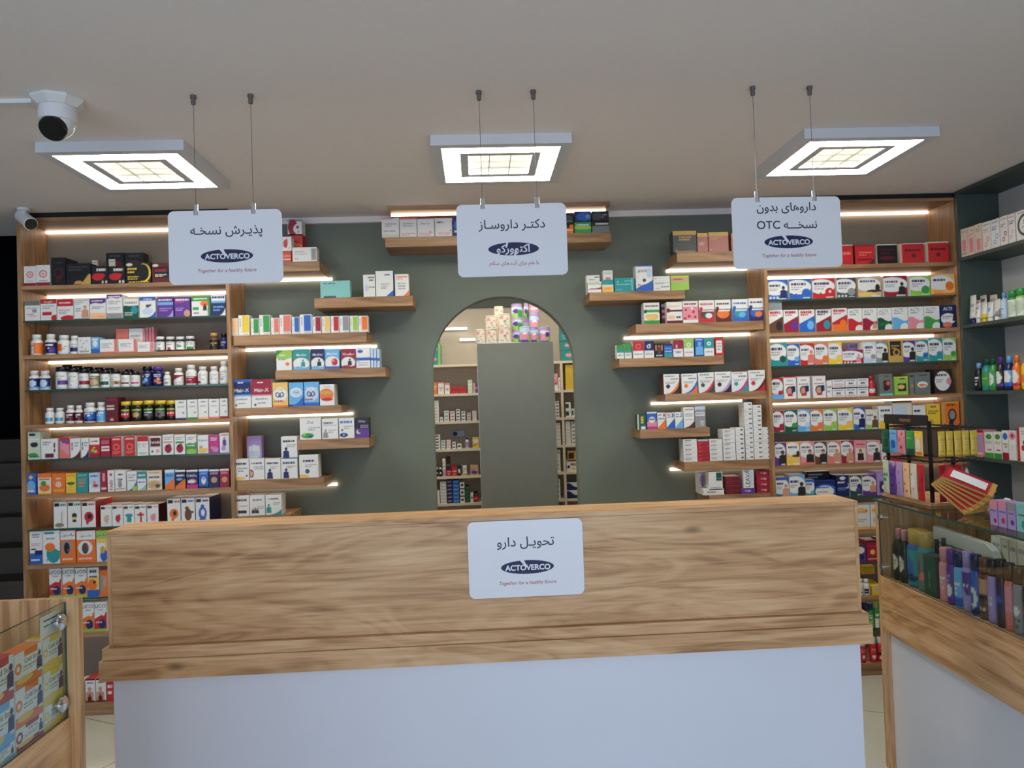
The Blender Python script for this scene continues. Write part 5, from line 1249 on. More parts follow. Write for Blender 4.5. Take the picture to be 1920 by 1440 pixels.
FL = 'w l:dg:1,.56,.76,.12,.6 l:g:1,.28,.4,.12,.5'
FLK = 'w l:k:1,.4,.66,.56,.9 l:g:1,.3,.4,.1,.4'
ST = [(1281.5, 1307.5, 823, 5, FL, '{} white flat carton in the short stack at the shelf end', .0),
      (1308.5, 1329.5, 828, 5, 'r h:cr:.9 l:mr:1,.3,.6,.3,.9 l:sa:1,.5,.6,.1,.4', '{} carton in the red stack', .0),
      (1330.5, 1355, 824, 5, FL, '{} white flat carton in the stack beside the red one', .0),
      (1356, 1379, 805, 7, FL, '{} white flat carton in the second stack past the red one', .0),
      (1380, 1396, 802, 7, FLK, '{} white flat carton in the narrow stack before the tall pair', .0),
      (1397, 1412, 754, 12, FLK, '{} white flat carton in the taller of two tall stacks', .0),
      (1413, 1429.5, 759, 12, FLK, '{} white flat carton in the tall stack beside the tallest', .0),
      (1430.5, 1447.5, 801, 7, FLK, '{} white flat carton in the stack against the right cabinet', .0)]
for x0, x1, yt, n, ds, what, bb in ST: stack('RG', x0, x1, yt, n, ds, what, SY + bb, loc='@')
stack('RG', 1308.5, 1329.5, 823, 1, 'g l:w:1,.3,.6', 'grey flat carton topping the red stack', SY, base=atY(1319, 828, SY).z + .0006, loc='@')
st_row('RH', '''
1318.5 1358 917 | w l:dg:1,.4,.6,.2,.6 | low white carton lying under a taller one | d=.11
1329 1355 884.5 | w r:dn:.55,.5,.95,.95 l:te:1,.6,.66,.6,.9 l:g:1,.1,.14 | white carton with dark green patch standing on another | z=.0305 d=.07
1389.5 1416 915 | pu t:w:.5,.5,.4,Indigo | flat purple carton at the base | d=.09
1394 1413.5 880 | w T:k:.42,.5,.42,LEAVA r:pb:.66,.1,.9,.9 e:g:.3,.9,.3,.06 | white carton with upright black lettering on a purple one | z=.034 d=.07
1308 1328 884 | w e:li:.5,.6,.3,.3 r:dg:.42,.1,.5,.8 l:g:1,.9,.95 | white carton leaning at the shelf end | b=.12 d=.05
''')
for x0, x1, yt, n, ds, what in ((1359, 1387, 893, 4, 'mr l:cr:1,.3,.5,.1,.5 h:r:.9', '{} dark red carton in the lowest shelf stack'), (1417.5, 1445, 882, 4, 'cr t:w:.5,.5,.38,Indigo h:r:.92', '{} crimson carton in the stack against the right cabinet')):
    stack('RH', x0, x1, yt, n, ds, what, SY + .01, loc='@')

# ------------------------------------------------------------------ products on the right cabinet
cab_row('R', 0, '''
1560 1599.5 459 | r l:sa:1,.5,.64,.1,.9 h:iv:.95 l:cr:1,.1,.16 | red carton half hidden by hanging sign | s=iv
1603 1640 459 | r l:sa:2,.46,.64,.2,.85 h:cr:.92 l:mr:1,.2,.3 q:mr:.5,.3 | red carton with pale lettering | s=mr
1644.5 1682.5 458 | k h:iv:.95 l:mr:2,.5,.76,.15,.85 e:mr:.5,.3,.4,.1 | black and dim red carton | s=iv
1690 1733 456 | r h:iv:.95 l:mr:1,.6,.7,.15,.85 e:mr:.54,.38,.1,.1 r:sa:0,0,.04,1 | red carton with pale edge, nearer the black one | s=iv
1739 1779.5 453 | r h:iv:.95 l:mr:1,.6,.7,.15,.85 e:mr:.5,.38,.1,.1 r:sa:0,0,.04,1 | red carton with pale edge, nearer the side shelving | s=iv
''', depth=.1)
cab_row('R', 1, '''
1440.5 1477 525 | @evw,bl,nv d:w:.1,.1,.06 d:w:.28,.1,.06 d:w:.46,.1,.06 | wide navy carton with walking figure | t=pb
1480 1521.5 523 | @ev,bl,bl d:nv:.1,.26,.03 d:nv:.3,.26,.03 | wide blue carton with blue globe
1523 1565.5 522 | @ev,r,r d:w:.78,.34,.06 d:cr:.1,.26,.04 d:cr:.36,.26,.04 | wide red carton with heart disc
1569 1605 521 | @ev,dg,g d:w:.1,.1,.06 d:w:.28,.1,.06 d:w:.46,.1,.06 | wide grey carton with grey disc
1608.5 1652.5 518 | ta e:w:.42,.62,.54,.32 l:nv:1,.72,.8,.08,.75 e:lk:.7,.3,.34,.06 e:lk:.84,.46,.1,.16 e:go:.4,.14,.4,.1 r:w:.6,.03,.92,.09 | wide gold carton with dark legs print
1657 1701 517 | @evw,cr,lk | wide crimson carton with dark woman print
1706.5 1744 517 | @ev,lg,gn | wide green carton with green apple
1745.5 1790.5 514 | go e:w:.4,.6,.56,.34 l:nv:1,.68,.78,.1,.6 d:o:.78,.44,.18 l:o:1,.16,.22,.1,.6 w:o:.06,.16 | wide orange carton with orange fruit disc
''', depth=.08)
cab_row('R', 2, '''
1441 1468.5 581.5 | @uz,br,r,lk t:r:.5,.86,.09,UNIZINC | white and brown carton with auburn hair print
1469.4 1497 581 | @uz,cr,cr,pu t:r:.5,.86,.09,UNIZINC | white and plum carton, beside the brown one
1498.5 1527.8 580.5 | @uz,bl,r,lb t:r:.5,.86,.09,UNIZINC | white and bright blue carton with angled top
1530 1558.5 580 | @uz,cr,nv,te t:cr:.5,.86,.09,UNIFLEX | white and plum carton, beside the scarlet one
1560 1588.8 578 | @uz,r,r,o f:o:.3 t:r:.5,.86,.09,UNIFOOT | white and scarlet carton with orange foot
1590 1616.5 578.5 | @act,r,ACTI | white-headed carton with red lower half
1617.3 1644.5 578 | @act,cr,ACTI p:sk:.84,.06,.36 | white-headed carton with crimson lower half and face
1645.3 1672 577.5 | @act,dn,ACTI l:gn:2,.2,.3 | white-headed carton with dark green lower half
1673 1702 576 | @act,lb,ACTI | white-headed carton with sky blue lower half
1703.2 1732 575 | @act,pk,ACTI | white-headed carton with pink lower half
1732.8 1762 574 | @act,gn,ACTI | white-headed carton with green lower half
1764 1794 572 | nv e:w:.46,.4,.48,.24 t:w:.44,.84,.13,ACTI l:g:2,.4,.52,.1,.7 e:sa:.4,.14,.3,.12 p:lk:.9,.3,.4 | navy-headed carton with woman's profile
1440.5 1467 568 | w l:sa:1,.5,.7,.3,.8 l:g:1,.2,.3 | small white carton behind the brown one | b=.09 d=.05
''', depth=.08)
cab_row('R', 3, '''
1444 1475 643 | @ev,te,dn f:te:.14 | teal carton with dark green disc
1476 1499.5 645 | @ev,bl,lb | blue carton with pale blue disc
1500.5 1527 644 | @evw,r,sa | red carton with portrait
1527.8 1552.8 643 | @ev,sa,o | salmon carton with coral disc
1553.6 1579 642 | @ev,ye,go | yellow carton with golden disc
1579.8 1618.5 656 | @evw,cr,pk d:w:.1,.1,.05 d:w:.26,.1,.05 d:w:.42,.1,.05 | wide low crimson carton
1620 1642.5 641 | @ev,pb,g | silver blue carton with grey disc
1643.3 1664.8 641 | @evw,g,lk | grey carton with man's head
1666 1692.5 637 | gd r:lk:.1,.3,.9,.94 o:gd:.56,.44,.2,.05 l:gd:2,.6,.76,.2,.8 | gold and black carton
1693.3 1716.5 639 | @evw,pu,lk | purple carton with graduate print
1717.3 1740.5 638 | @ev,te,bl | teal carton with blue disc, beside the purple one
1741.3 1767.5 634 | @ev,te,te | taller teal carton with teal disc
1768.3 1793 633 | @ev,lg,gn | lime green carton with green disc
1590 1618.5 644 | li l:lk:2,.82,.94 f:cr:.6 | lavender carton behind wide crimson one | b=.09 d=.06
''', depth=.08)
cab_row('R', 4, '''
1447 1468.5 709 | @ev,r,r w:lb:.2,.26 h:r:.94 | red and white carton with blue foot | d=.09
1469.5 1493 706 | w h:r:.95 t:dg:.5,.82,.08,FANI l:r:1,.62,.66 e:lk:.48,.36,.3,.2 e:sk:.46,.34,.2,.16 r:nv:.62,.3,.92,.56 r:r:.3,.12,.7,.22 | white carton with smiling face, nearest red-topped one | t=r
1495 1519 705 | w h:r:.97 t:dg:.5,.82,.08,FANI l:r:1,.62,.66 e:lk:.48,.36,.3,.2 e:sk:.46,.34,.2,.16 r:nv:.62,.3,.92,.56 r:r:.3,.12,.7,.22 | white carton with smiling face, middle of three | t=r
1524 1548.5 704 | w h:r:.97 t:dg:.5,.82,.08,FANI l:r:1,.62,.66 e:lk:.48,.36,.3,.2 e:sk:.46,.34,.2,.16 r:nv:.62,.3,.92,.56 r:r:.3,.12,.7,.22 | white carton with smiling face, beside the small stacked ones | t=r
1561 1584 729 | w l:mr:1,.36,.56,.3,.7 l:g:1,.1,.2 l:bl:1,.76,.86 | small white carton, lower of the first pair | d=.08
1585 1606.3 728 | w l:mr:1,.36,.56,.3,.7 l:g:1,.1,.2 l:bl:1,.76,.86 | small white carton, lower of the second pair | d=.08
1607.3 1628.5 727 | w l:mr:1,.36,.56,.3,.7 l:g:1,.1,.2 l:bl:1,.76,.86 | small white carton, lower of the third pair | d=.08
1561 1584 711.5 | w l:pk:1,.3,.5 l:g:1,.1,.2 l:bl:1,.76,.86 | small white carton, upper of the first pair | z=.0575 d=.08
1585 1606.3 710.5 | w l:mr:1,.36,.56,.3,.7 l:g:1,.1,.2 l:bl:1,.76,.86 | small white carton, upper of the second pair | z=.0575 d=.08
1607.3 1628.5 709.5 | w l:mr:1,.36,.56,.3,.7 l:g:1,.1,.2 l:bl:1,.76,.86 | small white carton, upper of the third pair | z=.0575 d=.08
1550 1560 714 | w l:g:2,.3,.7 | slim white carton set before the small stacked ones | d=.08
S 1630 1644 705 | r r r r:w:.1,.1,.9,.5 l:g:2,.2,.44 | small red bottle
1648.5 1674 701 | gg r:mr:.3,.3,.8,.7 d:sa:.66,.56,.14 l:dg:1,.86,.92,.4,.7 e:lk:.5,.32,.2,.1 f:mi:.1 | grey-teal carton with wounded heart print | d=.09
1677 1703 706 | lg r:lk:.25,.2,.85,.62 e:go:.5,.44,.24,.12 l:dg:1,.84,.92,.4,.8 h:ye:.94 | yellow-green carton with embracing figures | d=.09
1705 1714 699 | gg d:sa:.6,.4,.3 l:lk:1,.8,.9 | grey-teal carton edge beside the bird one | d=.09
1715 1744.5 698 | gg e:w:.5,.44,.34,.14 k:o:.0,.0 e:o:.46,.42,.2,.06 l:lk:1,.84,.9,.3,.8 r:sa:.55,.38,.8,.44 | grey-teal carton with white bird print | d=.09
1752 1786 692 | lk e:w:.46,.52,.44,.4 l:dg:1,.72,.8,.1,.7 l:g:2,.46,.6,.1,.5 e:pk:.8,.5,.14,.14 f:mr:.06 | dark-edged white carton beside the cabinet's end | d=.09
''')
cab_row('R', 5, '''
1449.5 1470 770 | @ev,cr,cr | crimson carton with crimson disc
1471 1495 769 | @ev,dn,gn | dark green carton with green disc
1496 1519.5 768 | @ev,lb,pb | pale blue carton with blue disc
1520.3 1543 768 | @ev,o,sa | orange carton with coral disc
1544 1569.5 767 | @ev,lg,lg | lime carton with green disc
1571.5 1599 766 | @ev,ye,go | yellow carton with yellow disc
1600.5 1622 763 | @evw,bl,nv | teal blue carton with couple print
1624 1646 768 | @evw,lg,br h:iv:.8 | green-footed white carton with family print
1648 1673 761 | w w:ye:.3,.4 e:go:.7,.4,.2,.16 l:nv:1,.76,.84 l:g:2,.5,.6,.1,.5 d:ye:.74,.4,.12 | white carton with yellow sunflower foot
1673.8 1710.5 752 | iv h:br:.94 w:o:.24,.3 l:bl:1,.66,.74,.1,.7 d:o:.84,.4,.08 r:pb:.06,.44,.7,.8 | large cream carton rising behind the rack | d=.09
1712 1736 760 | w l:nv:1,.7,.8,.1,.6 l:g:2,.44,.56,.1,.7 w:g:.2,.3 | white carton rising behind the rack
1737.5 1763 757 | ye l:br:1,.84,.9,.3,.7 l:br:2,.56,.7,.1,.9 e:gd:.3,.2,.2,.14 h:go:.92 | yellow carton beside orange one
1765.5 1799 753 | o e:lk:.6,.45,.24,.26 e:g:.6,.46,.16,.18 l:br:1,.82,.9,.3,.8 h:ye:.95 r:gd:0,0,.2,1 | bright orange carton at the cabinet's end
''', depth=.08)
cab_row('R', 6, '''
1453 1474 830 | @woman,pu,lk,br | purple carton with dark-haired woman
1474.8 1499.8 829 | go e:w:.46,.7,.54,.28 l:nv:1,.74,.82,.1,.8 e:br:.7,.4,.3,.06 e:lk:.86,.5,.12,.12 r:w:.5,.03,.9,.09 e:ye:.3,.16,.3,.1 | gold carton with reclining legs
1500.6 1526.8 828 | @woman,pk,lk,sk f:sa:.1 | pinkish carton with long-haired woman
1527.6 1550.5 828 | @woman,br,lk,sk | taupe carton with woman's face
1552 1576.5 827 | @woman,sa,sk,sk q:gn:.0,.0 | salmon carton with fair woman
1577.3 1601 826 | @woman,cr,sk,sk | crimson carton with fair woman
1601.8 1625.3 826 | pk r:iv:.1,.08,.9,.66 p:lk:.5,.1,.52 l:cr:1,.8,.86,.2,.8 d:sk:.52,.48,.12 | dusty pink carton with framed portrait
1626.2 1651.5 826 | @woman,pk,lk,br h:sa:.94 | rose carton with dark-haired woman
1652.4 1669 834 | w T:bl:.5,.7,.3,Mam o:r:.5,.2,.22,.08 | slim white carton with red ring foot
1670 1690 826 | sa w:r:.2,.3 l:w:2,.5,.7 | salmon carton glimpsed behind the rack
''', depth=.08)
cab_row('R', 7, '''
1455 1479.5 895 | @evw,bl,sk h:bl:.86 | blue carton with child's profile | d=.09
1480.3 1509.8 890 | @evw,lb,lk f:bl:.1 | white-fronted pale blue carton with athlete | d=.09
1510.6 1527.5 899 | @ev,te,lb h:bl:.86 | small blue carton beside the athlete | d=.09
1528.3 1567 901 | bl c:nv:.8,-.2 e:w:.46,.36,.46,.34 l:bl:1,.56,.64,.1,.7 l:g:1,.3,.36,.1,.6 | wide low blue carton | d=.09
1568.5 1592 891 | nv e:w:.5,.86,.24,.08 l:w:1,.62,.7,.1,.7 d:pb:.84,.5,.22 d:nv:.74,.54,.2 l:lb:2,.3,.42,.1,.8 | navy carton with crescent moon | d=.09
1593.5 1616 891 | @ev,dn,pu e:nv:.8,.4,.2,.2 d:pu:.7,.3,.2 | dark green carton with purple grapes | d=.09
1617 1642.8 890 | @evw,pu,sk f:pu:.16 | purple carton with child's face | d=.09
1644 1669 884 | li r:pu:.2,.1,.85,.6 o:lk:.5,.34,.24,.08 l:pu:1,.82,.88,.4,.7 e:w:.5,.34,.14,.1 | lilac carton with ring print | d=.1
1512 1556 884 | lk l:pb:2,.74,.9,.1,.7 | dark carton set behind blue ones | b=.10 d=.06
1672 1690 886 | li l:pu:1,.6,.7 r:lk:.3,.1,.9,.5 | lilac carton glimpsed behind the rack post | d=.08
''')
cab_row('R', 8, '''
1598 1631.5 947 | w e:o:.5,.76,.4,.1 e:go:.5,.78,.3,.06 f:go:.1 l:g:2,.3,.42,.2,.8 e:iv:.5,.66,.5,.03 | white carton with orange burger oval, nearer the counter | d=.1
1632.5 1655 946 | w e:go:.5,.76,.44,.1 e:o:.5,.78,.3,.04 f:go:.1 l:g:2,.3,.42,.2,.8 | white carton with orange burger oval, nearer the display counter | d=.1
''')
cab_row('R', 9, '''
1600 1624 1022 | pu e:w:.5,.7,.4,.2 d:nv:.66,.3,.2 h:mr:.9 d:g:.4,.2,.1 | purple carton with pale oval beside crimson one | d=.09
1624.8 1647.5 1013 | cr h:mr:.9 d:go:.5,.46,.2 o:r:.5,.46,.26,.04 l:go:1,.12,.18 l:r:1,.7,.78 | crimson carton with gold sun disc | d=.1
1649 1660 1010 | lk e:w:.3,.4,.6,.3 l:g:2,.7,.8 | dark and white carton beside the display counter | d=.09
''')
cab_row('R', 10, '''
P 1612 1620.5 1086 | w w w l:gn:2,.4,.7 d:gn:.5,.2,.2 | white pill bottle with green mark, lower cabinet
P 1621 1633.5 1087 | w w w r:k:.1,.1,.7,.7 l:w:2,.3,.5 | white pill bottle with black mark, lower cabinet
1635.5 1658 1099 | ye r:w:.1,.5,.9,.8 l:br:1,.6,.7 h:gd:.9 | low yellow carton, lower cabinet | d=.09
1617 1643 1091 | ye r:gd:.0,.46,1,.54 l:br:1,.7,.8 l:br:1,.2,.3 | broad yellow carton behind, lower of two | b=.12 d=.08
1617 1640 1061 | ye r:gd:.0,.46,1,.54 l:br:1,.7,.8 l:br:1,.2,.3 | broad yellow carton behind, upper of two | b=.12 d=.08 z=.099
''')
cab_row('R', 11, '''
A 1606 1617.5 1130 | k k o h:k:.6 | dark can with orange foot beside the counter
A 1618.3 1628.5 1130 | nv nv nv l:w:2,.5,.8 | navy can beside the green ones
A 1629.3 1640 1132 | nv gn gn w:lg:.4,.6 l:w:2,.6,.8 | green can with navy cap
A 1640.8 1651 1128 | lg gn gn r:w:.1,.0,.9,.5 l:w:1,.7,.8 | green can with white foot, nearer the counter
A 1651.8 1662 1128 | lg gn gn r:w:.1,.0,.9,.5 l:w:1,.7,.8 | green can with white foot, nearer the display counter
''')
cab_row('R', 12, '''
A 1613 1626.5 1201 | w r r d:w:.5,.36,.2 l:pk:2,.7,.9 | red spray can with white disc, half hidden by the counter
A 1633 1645.8 1196 | w r r d:w:.5,.3,.26 l:pk:2,.6,.85 | red spray can with white disc and white cap
A 1646.8 1658 1196 | w r r r:k:.1,.4,.9,.6 d:w:.5,.24,.26 l:pk:1,.8,.9 | red spray can with black band and white cap
A 1659 1668 1197 | w w w l:g:2,.5,.8 | white spray can beside the red ones
''')

# ------------------------------------------------------------------ products on the side shelving (fronts face the shop, towards -X)
def side_row(n, rows, off=0.014):
    zb = GZ[n]; loc = f"side shelving's {['top', 'second', 'third', 'fourth', 'fifth'][n]} shelf"; X = GX + off
    prev = None
    for xs, design, desc, o in parse(rows):
        kind = xs.pop(0) if xs[0].isalpha() else 'C'
        x0, x1, yt = map(float, xs); b = float(o.get('b', 0))
        A, B = atX(x0, yt, X + b), atX(x1, yt, X + b)
        Ya, Yb = min(A.y - .001, GY1 - .024), B.y + .001
        if prev is not None and not b and Ya > prev: Ya = prev - .0015
        if not b: prev = Yb
        zt = (A.z + B.z) / 2; h = zt - zb - .0004; w = Ya - Yb; ym = (Ya + Yb) / 2
        if kind == 'C':
            d = float(o.get('d', .08)); base = design.split()[0]; sc = o.get('s', base if base[0] != '@' else 'w')
            me = carton_mesh(w, d, h, design, sc, o.get('t', sc), CELL * 3.6 / FOC)
            ob = link_mesh('cosmetic_box', me, (X + b + d / 2, ym, zb + .0004), -math.pi / 2); c = 'carton'
        elif kind == 'T':
            ob = tube((X + b + w / 2, ym, zb + .0004), w, h, *design.split(' ', 2), rotz=-math.pi / 2); c = 'tube'
        else:
            cap, body, *ds = design.split(' ', 2)
            ob = bottle((X + b + w / 2, ym, zb + .0004), w, h, cap, body, ds[0] if ds else '', 'slim' if kind == 'S' else 'spray', 'lotion_bottle', rotz=-math.pi / 2); c = 'bottle'
        note(ob, desc, loc, c, x0)
def tube(loc3, w, h, cap, body, design='', rotz=0.0, name='cream_tube'):
    """A tube standing on its cap: round above the cap, pinched to a flat crimp at the top."""
    n, rings = 20, 9; hc = h * .2
    V, F = [], []
    for i in range(rings + 1):
        t = i / rings; z = hc + (h - hc) * t
        a = w / 2; bb = w / 2 * .72 * (1 - t ** 1.4) + .0012
        V += [(a * math.cos(2 * math.pi * j / n), bb * math.sin(2 * math.pi * j / n), z) for j in range(n)]
    F = [(r * n + j, r * n + (j + 1) % n, (r + 1) * n + (j + 1) % n, (r + 1) * n + j) for r in range(rings) for j in range(n)]
    F += [tuple(range(n))[::-1], tuple(range(rings * n, (rings + 1) * n))]
    me = bpy.data.meshes.new(name); me.from_pydata(V, [], F)
    P = np.array(V); U = np.clip(P[:, 0] / w + .5, .001, .999); W_ = np.clip((P[:, 2] - hc) / (h - hc), .001, .999)
    c = art((body + ' ' + design).strip(), U, W_, (h - hc) / w)
    back = P[:, 1] > .0005; c[back] = lin(PAL[body])
    ink(me, c[np.concatenate([np.array(f) for f in F])])
    me.polygons.foreach_set('use_smooth', [len(f) == 4 for f in F]); me.materials.append(M['plastic']); me.update()
    o = link_mesh(name, me, loc3, rotz)
    link_mesh('cap', lathe_mesh('cap', [(w * .33, 0), (w * .36, hc * .1), (w * .36, hc * .999)], cap, 20), (0, 0, 0), 0, o)
    return o
side_row(0, '''
1800 1812.5 429 | iv l:pk:1,.86,.9 r:pk:.2,.2,.8,.6 l:g:1,.1,.16 | pale pink slim carton, first from the far end
1813.5 1826 425 | iv d:cr:.7,.86,.08 r:pk:.2,.1,.8,.6 l:pk:1,.7,.74 | pale pink slim carton, second from the far end
1827 1839.5 420 | iv d:cr:.6,.92,.08 l:g:2,.74,.84 r:pk:.2,.1,.8,.5 l:pk:1,.02,.06 | pale pink slim carton, third from the far end
1841 1856 416 | w l:g:1,.88,.92 l:o:2,.64,.74,.1,.7 o:sa:.66,.4,.16,.04 o:sa:.4,.22,.16,.04 | white carton with coral lettering and molecule print
1857 1873 411 | w l:g:1,.88,.92 l:bl:2,.64,.76,.1,.7 o:lb:.66,.4,.16,.04 o:lb:.4,.22,.16,.04 | white carton with blue lettering and molecule print
1874 1888.5 405 | w l:g:1,.88,.92 l:br:2,.64,.74,.1,.7 o:cr:.66,.4,.16,.04 o:cr:.4,.22,.16,.04 | white carton with brown lettering and molecule print
1889.5 1902 401 | w l:pk:1,.88,.92 l:dg:2,.66,.76,.1,.9 o:pk:.6,.4,.16,.04 o:pk:.36,.22,.16,.04 | white carton with grey lettering and pink molecule
1903.5 1940 392 | w o:dg:.5,.5,.38,.05 t:dg:.5,.6,.14,5% l:g:1,.9,.94 l:g:1,.42,.46,.3,.7 | large white carton with dark ring
''')
side_row(1, '''
T 1810.5 1822 554 | nv w l:dg:1,.8,.84 l:g:2,.3,.6 | white tube with navy cap
T 1823 1832 563 | w w l:cr:1,.86,.9 l:g:2,.3,.6 | white tube with crimson print
T 1833 1843.5 567 | ye w l:g:1,.6,.66 f:ye:.3 | white tube with yellow cap
T 1844.5 1855 566 | w w e:lb:.5,.5,.3,.1 l:g:1,.7,.74 | white tube with pale blue mark
T 1856 1868 561 | w w l:dg:1,.8,.84 k:g:.8,.4 | white tube with grey sweep
T 1829 1841 554 | g iv l:k:1,.7,.78 | cream tube standing behind white ones | b=.05
T 1846 1860 553 | g iv l:g:2,.5,.78 | grey-topped tube standing behind white ones | b=.05
S 1870.5 1881 549 | lb pb pb l:pu:3,.1,.6 | clear slim bottle with pale blue cap
A 1883 1897.5 545 | gn gn w l:g:2,.3,.7 e:pg:.5,.5,.5,.4 | green bottle with dark green cap
A 1898.5 1913 541 | gn lg w l:g:2,.3,.7 e:pg:.5,.5,.5,.4 | yellow-green bottle with green cap
A 1915 1932 538 | gn lg w l:g:2,.3,.7 | lime bottle cut by the frame
''')
side_row(2, '''
S 1822.5 1833 681 | lb k k l:w:3,.2,.8 | dark slim bottle with pale blue cap
S 1834.5 1848 673 | dn te gn l:lg:2,.3,.6 | bright green bottle with dark green cap, nearer the far end
S 1849 1860.5 672 | dn gn gn e:w:.5,.5,.36,.44 l:gn:1,.46,.54,.3,.7 | green bottle with white oval label
S 1862 1874 670 | pu lk lk e:w:.5,.56,.4,.44 f:pu:.2 l:pu:1,.5,.56,.3,.7 | dark purple bottle with white oval label
S 1876 1890 668 | lb nv lb e:w:.5,.56,.4,.44 f:bl:.24 l:bl:1,.5,.56,.3,.7 | blue bottle with white oval label
S 1892 1905 666 | o o o e:w:.5,.56,.4,.44 f:r:.2 l:o:1,.5,.56,.3,.7 | orange bottle with white oval label
S 1907 1924 664 | gd ye ye l:o:3,.3,.7 e:o:.5,.4,.3,.2 | amber yellow bottle at the near end
''')
side_row(3, '''
1826.5 1843 806 | pk h:cr:.9 r:li:.3,.2,.9,.8 l:w:1,.1,.16 | pink carton at the far end
1845 1861.5 810 | w f:gn:.2 e:gn:.5,.82,.34,.1 l:g:2,.56,.64 r:br:.3,.3,.8,.34 | white carton with green foot and flower, nearer pink
1862.3 1877 810 | w f:gn:.2 e:gn:.5,.82,.34,.1 l:g:2,.56,.64 r:br:.3,.3,.8,.34 | white carton with green foot and flower, nearer blue
1878 1889.7 807 | w e:bl:.5,.8,.4,.12 f:cr:.24 l:g:1,.5,.56 r:br:.3,.42,.8,.46 | white carton with blue flower and crimson foot | t=bl
1890.5 1904 807 | w e:pk:.5,.82,.46,.13 e:cr:.5,.82,.2,.06 l:pb:3,.34,.5 | white carton with pink flower | t=bl
1906 1934 802 | w r:r:0,0,.16,1 d:r:.4,.4,.14 d:gn:.6,.3,.12 d:r:.76,.16,.14 l:g:2,.8,.9,.3,.9 d:mr:.5,.56,.12 | white carton with red berry print
''')

# ------------------------------------------------------------------ inside and on the glass display counter
zin = z_sill - 0.012
def in_display(rows, depth, loc, rot=-math.pi / 2):
    prev = None
    for xs, design, desc, o in parse(rows):
        kind = xs.pop(0) if xs[0].isalpha() else 'C'
        x0, x1, yt = map(float, xs); dd = depth + float(o.get('b', 0))
        zb = float(o['z']) if 'z' in o else zin
        A, B = disp(x0, yt, dd), disp(x1, yt, dd)
        Ya, Yb = min(A.y, prev if prev is not None else 9), B.y + .002
        prev = Yb - .0015
        w = Ya - Yb; ym = (Ya + Yb) / 2; h = (A.z + B.z) / 2 - zb - .0004
        P = disp_world(dd + (w / 2 if kind != 'C' else float(o.get('d', .05)) / 2), ym, zb + .0004)
        if kind == 'C':
            base = design.split()[0]; sc = o.get('s', base if base[0] != '@' else 'w')
            me = carton_mesh(w, float(o.get('d', .05)), h, design, sc, sc, CELL * 3 / FOC)
            ob = link_mesh('perfume_box', me, P, rot - RA_); c = 'carton'
        else:
            cap, body, *ds = design.split(' ', 2)
            ob = bottle(P, w, h, cap, body, ds[0] if ds else '', 'slim' if kind == 'S' else 'spray', 'spray_bottle', rotz=rot - RA_); c = 'bottle'
        note(ob, desc, loc, c, x0, 'bottles and cartons in the glass display counter')
in_display('''
S 1668 1679.5 991 | pk k k e:iv:.5,.5,.36,.34 l:g:2,.4,.6 | black bottle with pink cap, nearest the far end
S 1680 1690.5 994 | pk k k e:iv:.5,.5,.36,.34 l:g:2,.4,.6 | second pink-capped black bottle
A 1691 1712 993 | gd bl te e:bl:.5,.5,.3,.3 e:nv:.6,.2,.3,.1 | blue bottle with tall cork cap
A 1713 1729 998 | gd te gg e:sa:.6,.36,.3,.12 e:br:.4,.6,.2,.2 | grey-green bottle with tall cork cap
C 1728.5 1753 1041 | dg r:dn:.1,.04,.95,.9 r:gg:.38,.2,.52,.36 r:gg:.38,.4,.52,.6 | dark green carton
A 1754 1768 1027 | pk pk pk l:w:3,.3,.7 | pink spray bottle
A 1769 1780.5 1031 | pu pu pu e:w:.5,.36,.36,.2 l:li:2,.6,.8 | purple spray bottle with white script
A 1781.5 1796 1036 | nv lb lb l:w:3,.3,.7 w:bl:.2,.3 | sky blue spray bottle with navy cap
A 1797 1811 1034 | li li li W:pu:.6,.4 l:w:2,.5,.7 | lilac spray bottle with violet base
A 1812.5 1826 1040 | nv bl bl e:w:.5,.4,.4,.3 e:bl:.5,.4,.2,.14 w:nv:.1,.2 | cobalt spray bottle with white letters
A 1827.5 1843 1046 | br br lk f:br:.5 r:sk:0,.6,1,1 l:iv:1,.2,.26 | brown spray bottle with tan shoulder
A 1844.5 1858 1049 | k li li l:w:4,.3,.7 | pale lilac spray bottle with black cap
A 1860.5 1874 1049 | k k nv K:bl:.0,.0 e:bl:.5,.6,.4,.06 f:lk:.3 | black spray bottle with blue band
A 1876 1890 1056 | k sa pk f:sa:.4 l:w:1,.5,.54 | coral pink spray bottle with black cap
A 1891.5 1908 1062 | k g g d:w:.5,.5,.36 l:dg:2,.1,.3 | grey spray bottle with white disc
A 1910 1926 1068 | k k lk e:r:.5,.56,.5,.14 f:dg:.3 l:r:1,.1,.2 | black spray bottle with red disc
''', 0.045, 'front row inside the glass display counter')
in_display('''
S 1733 1741 1010 | dg k k | dark-topped slim bottle, first behind the green carton
S 1744 1753 1011 | dg k k | dark-topped slim bottle, second behind the green carton
S 1757 1766 1009 | dg k k | dark-topped slim bottle, third behind the green carton
''', 0.15, 'rear row inside the glass display counter')
in_display('''
C 1858 1876 1006 | iv h:w:.8 l:g:1,.86,.9 r:lk:.1,.0,.8,.5 | cream carton with dark lower panel
C 1877.5 1890 1010 | iv l:g:1,.86,.9 r:ye:.1,.1,.8,.5 | cream carton with yellow panel
C 1891.5 1905 1014 | iv l:g:1,.84,.9 l:g:1,.5,.54 | plain cream carton
C 1906.5 1924 1018 | iv l:g:1,.84,.9 r:k:.1,.0,.6,.4 | cream carton with black foot
''', 0.24, 'back of the glass display counter')
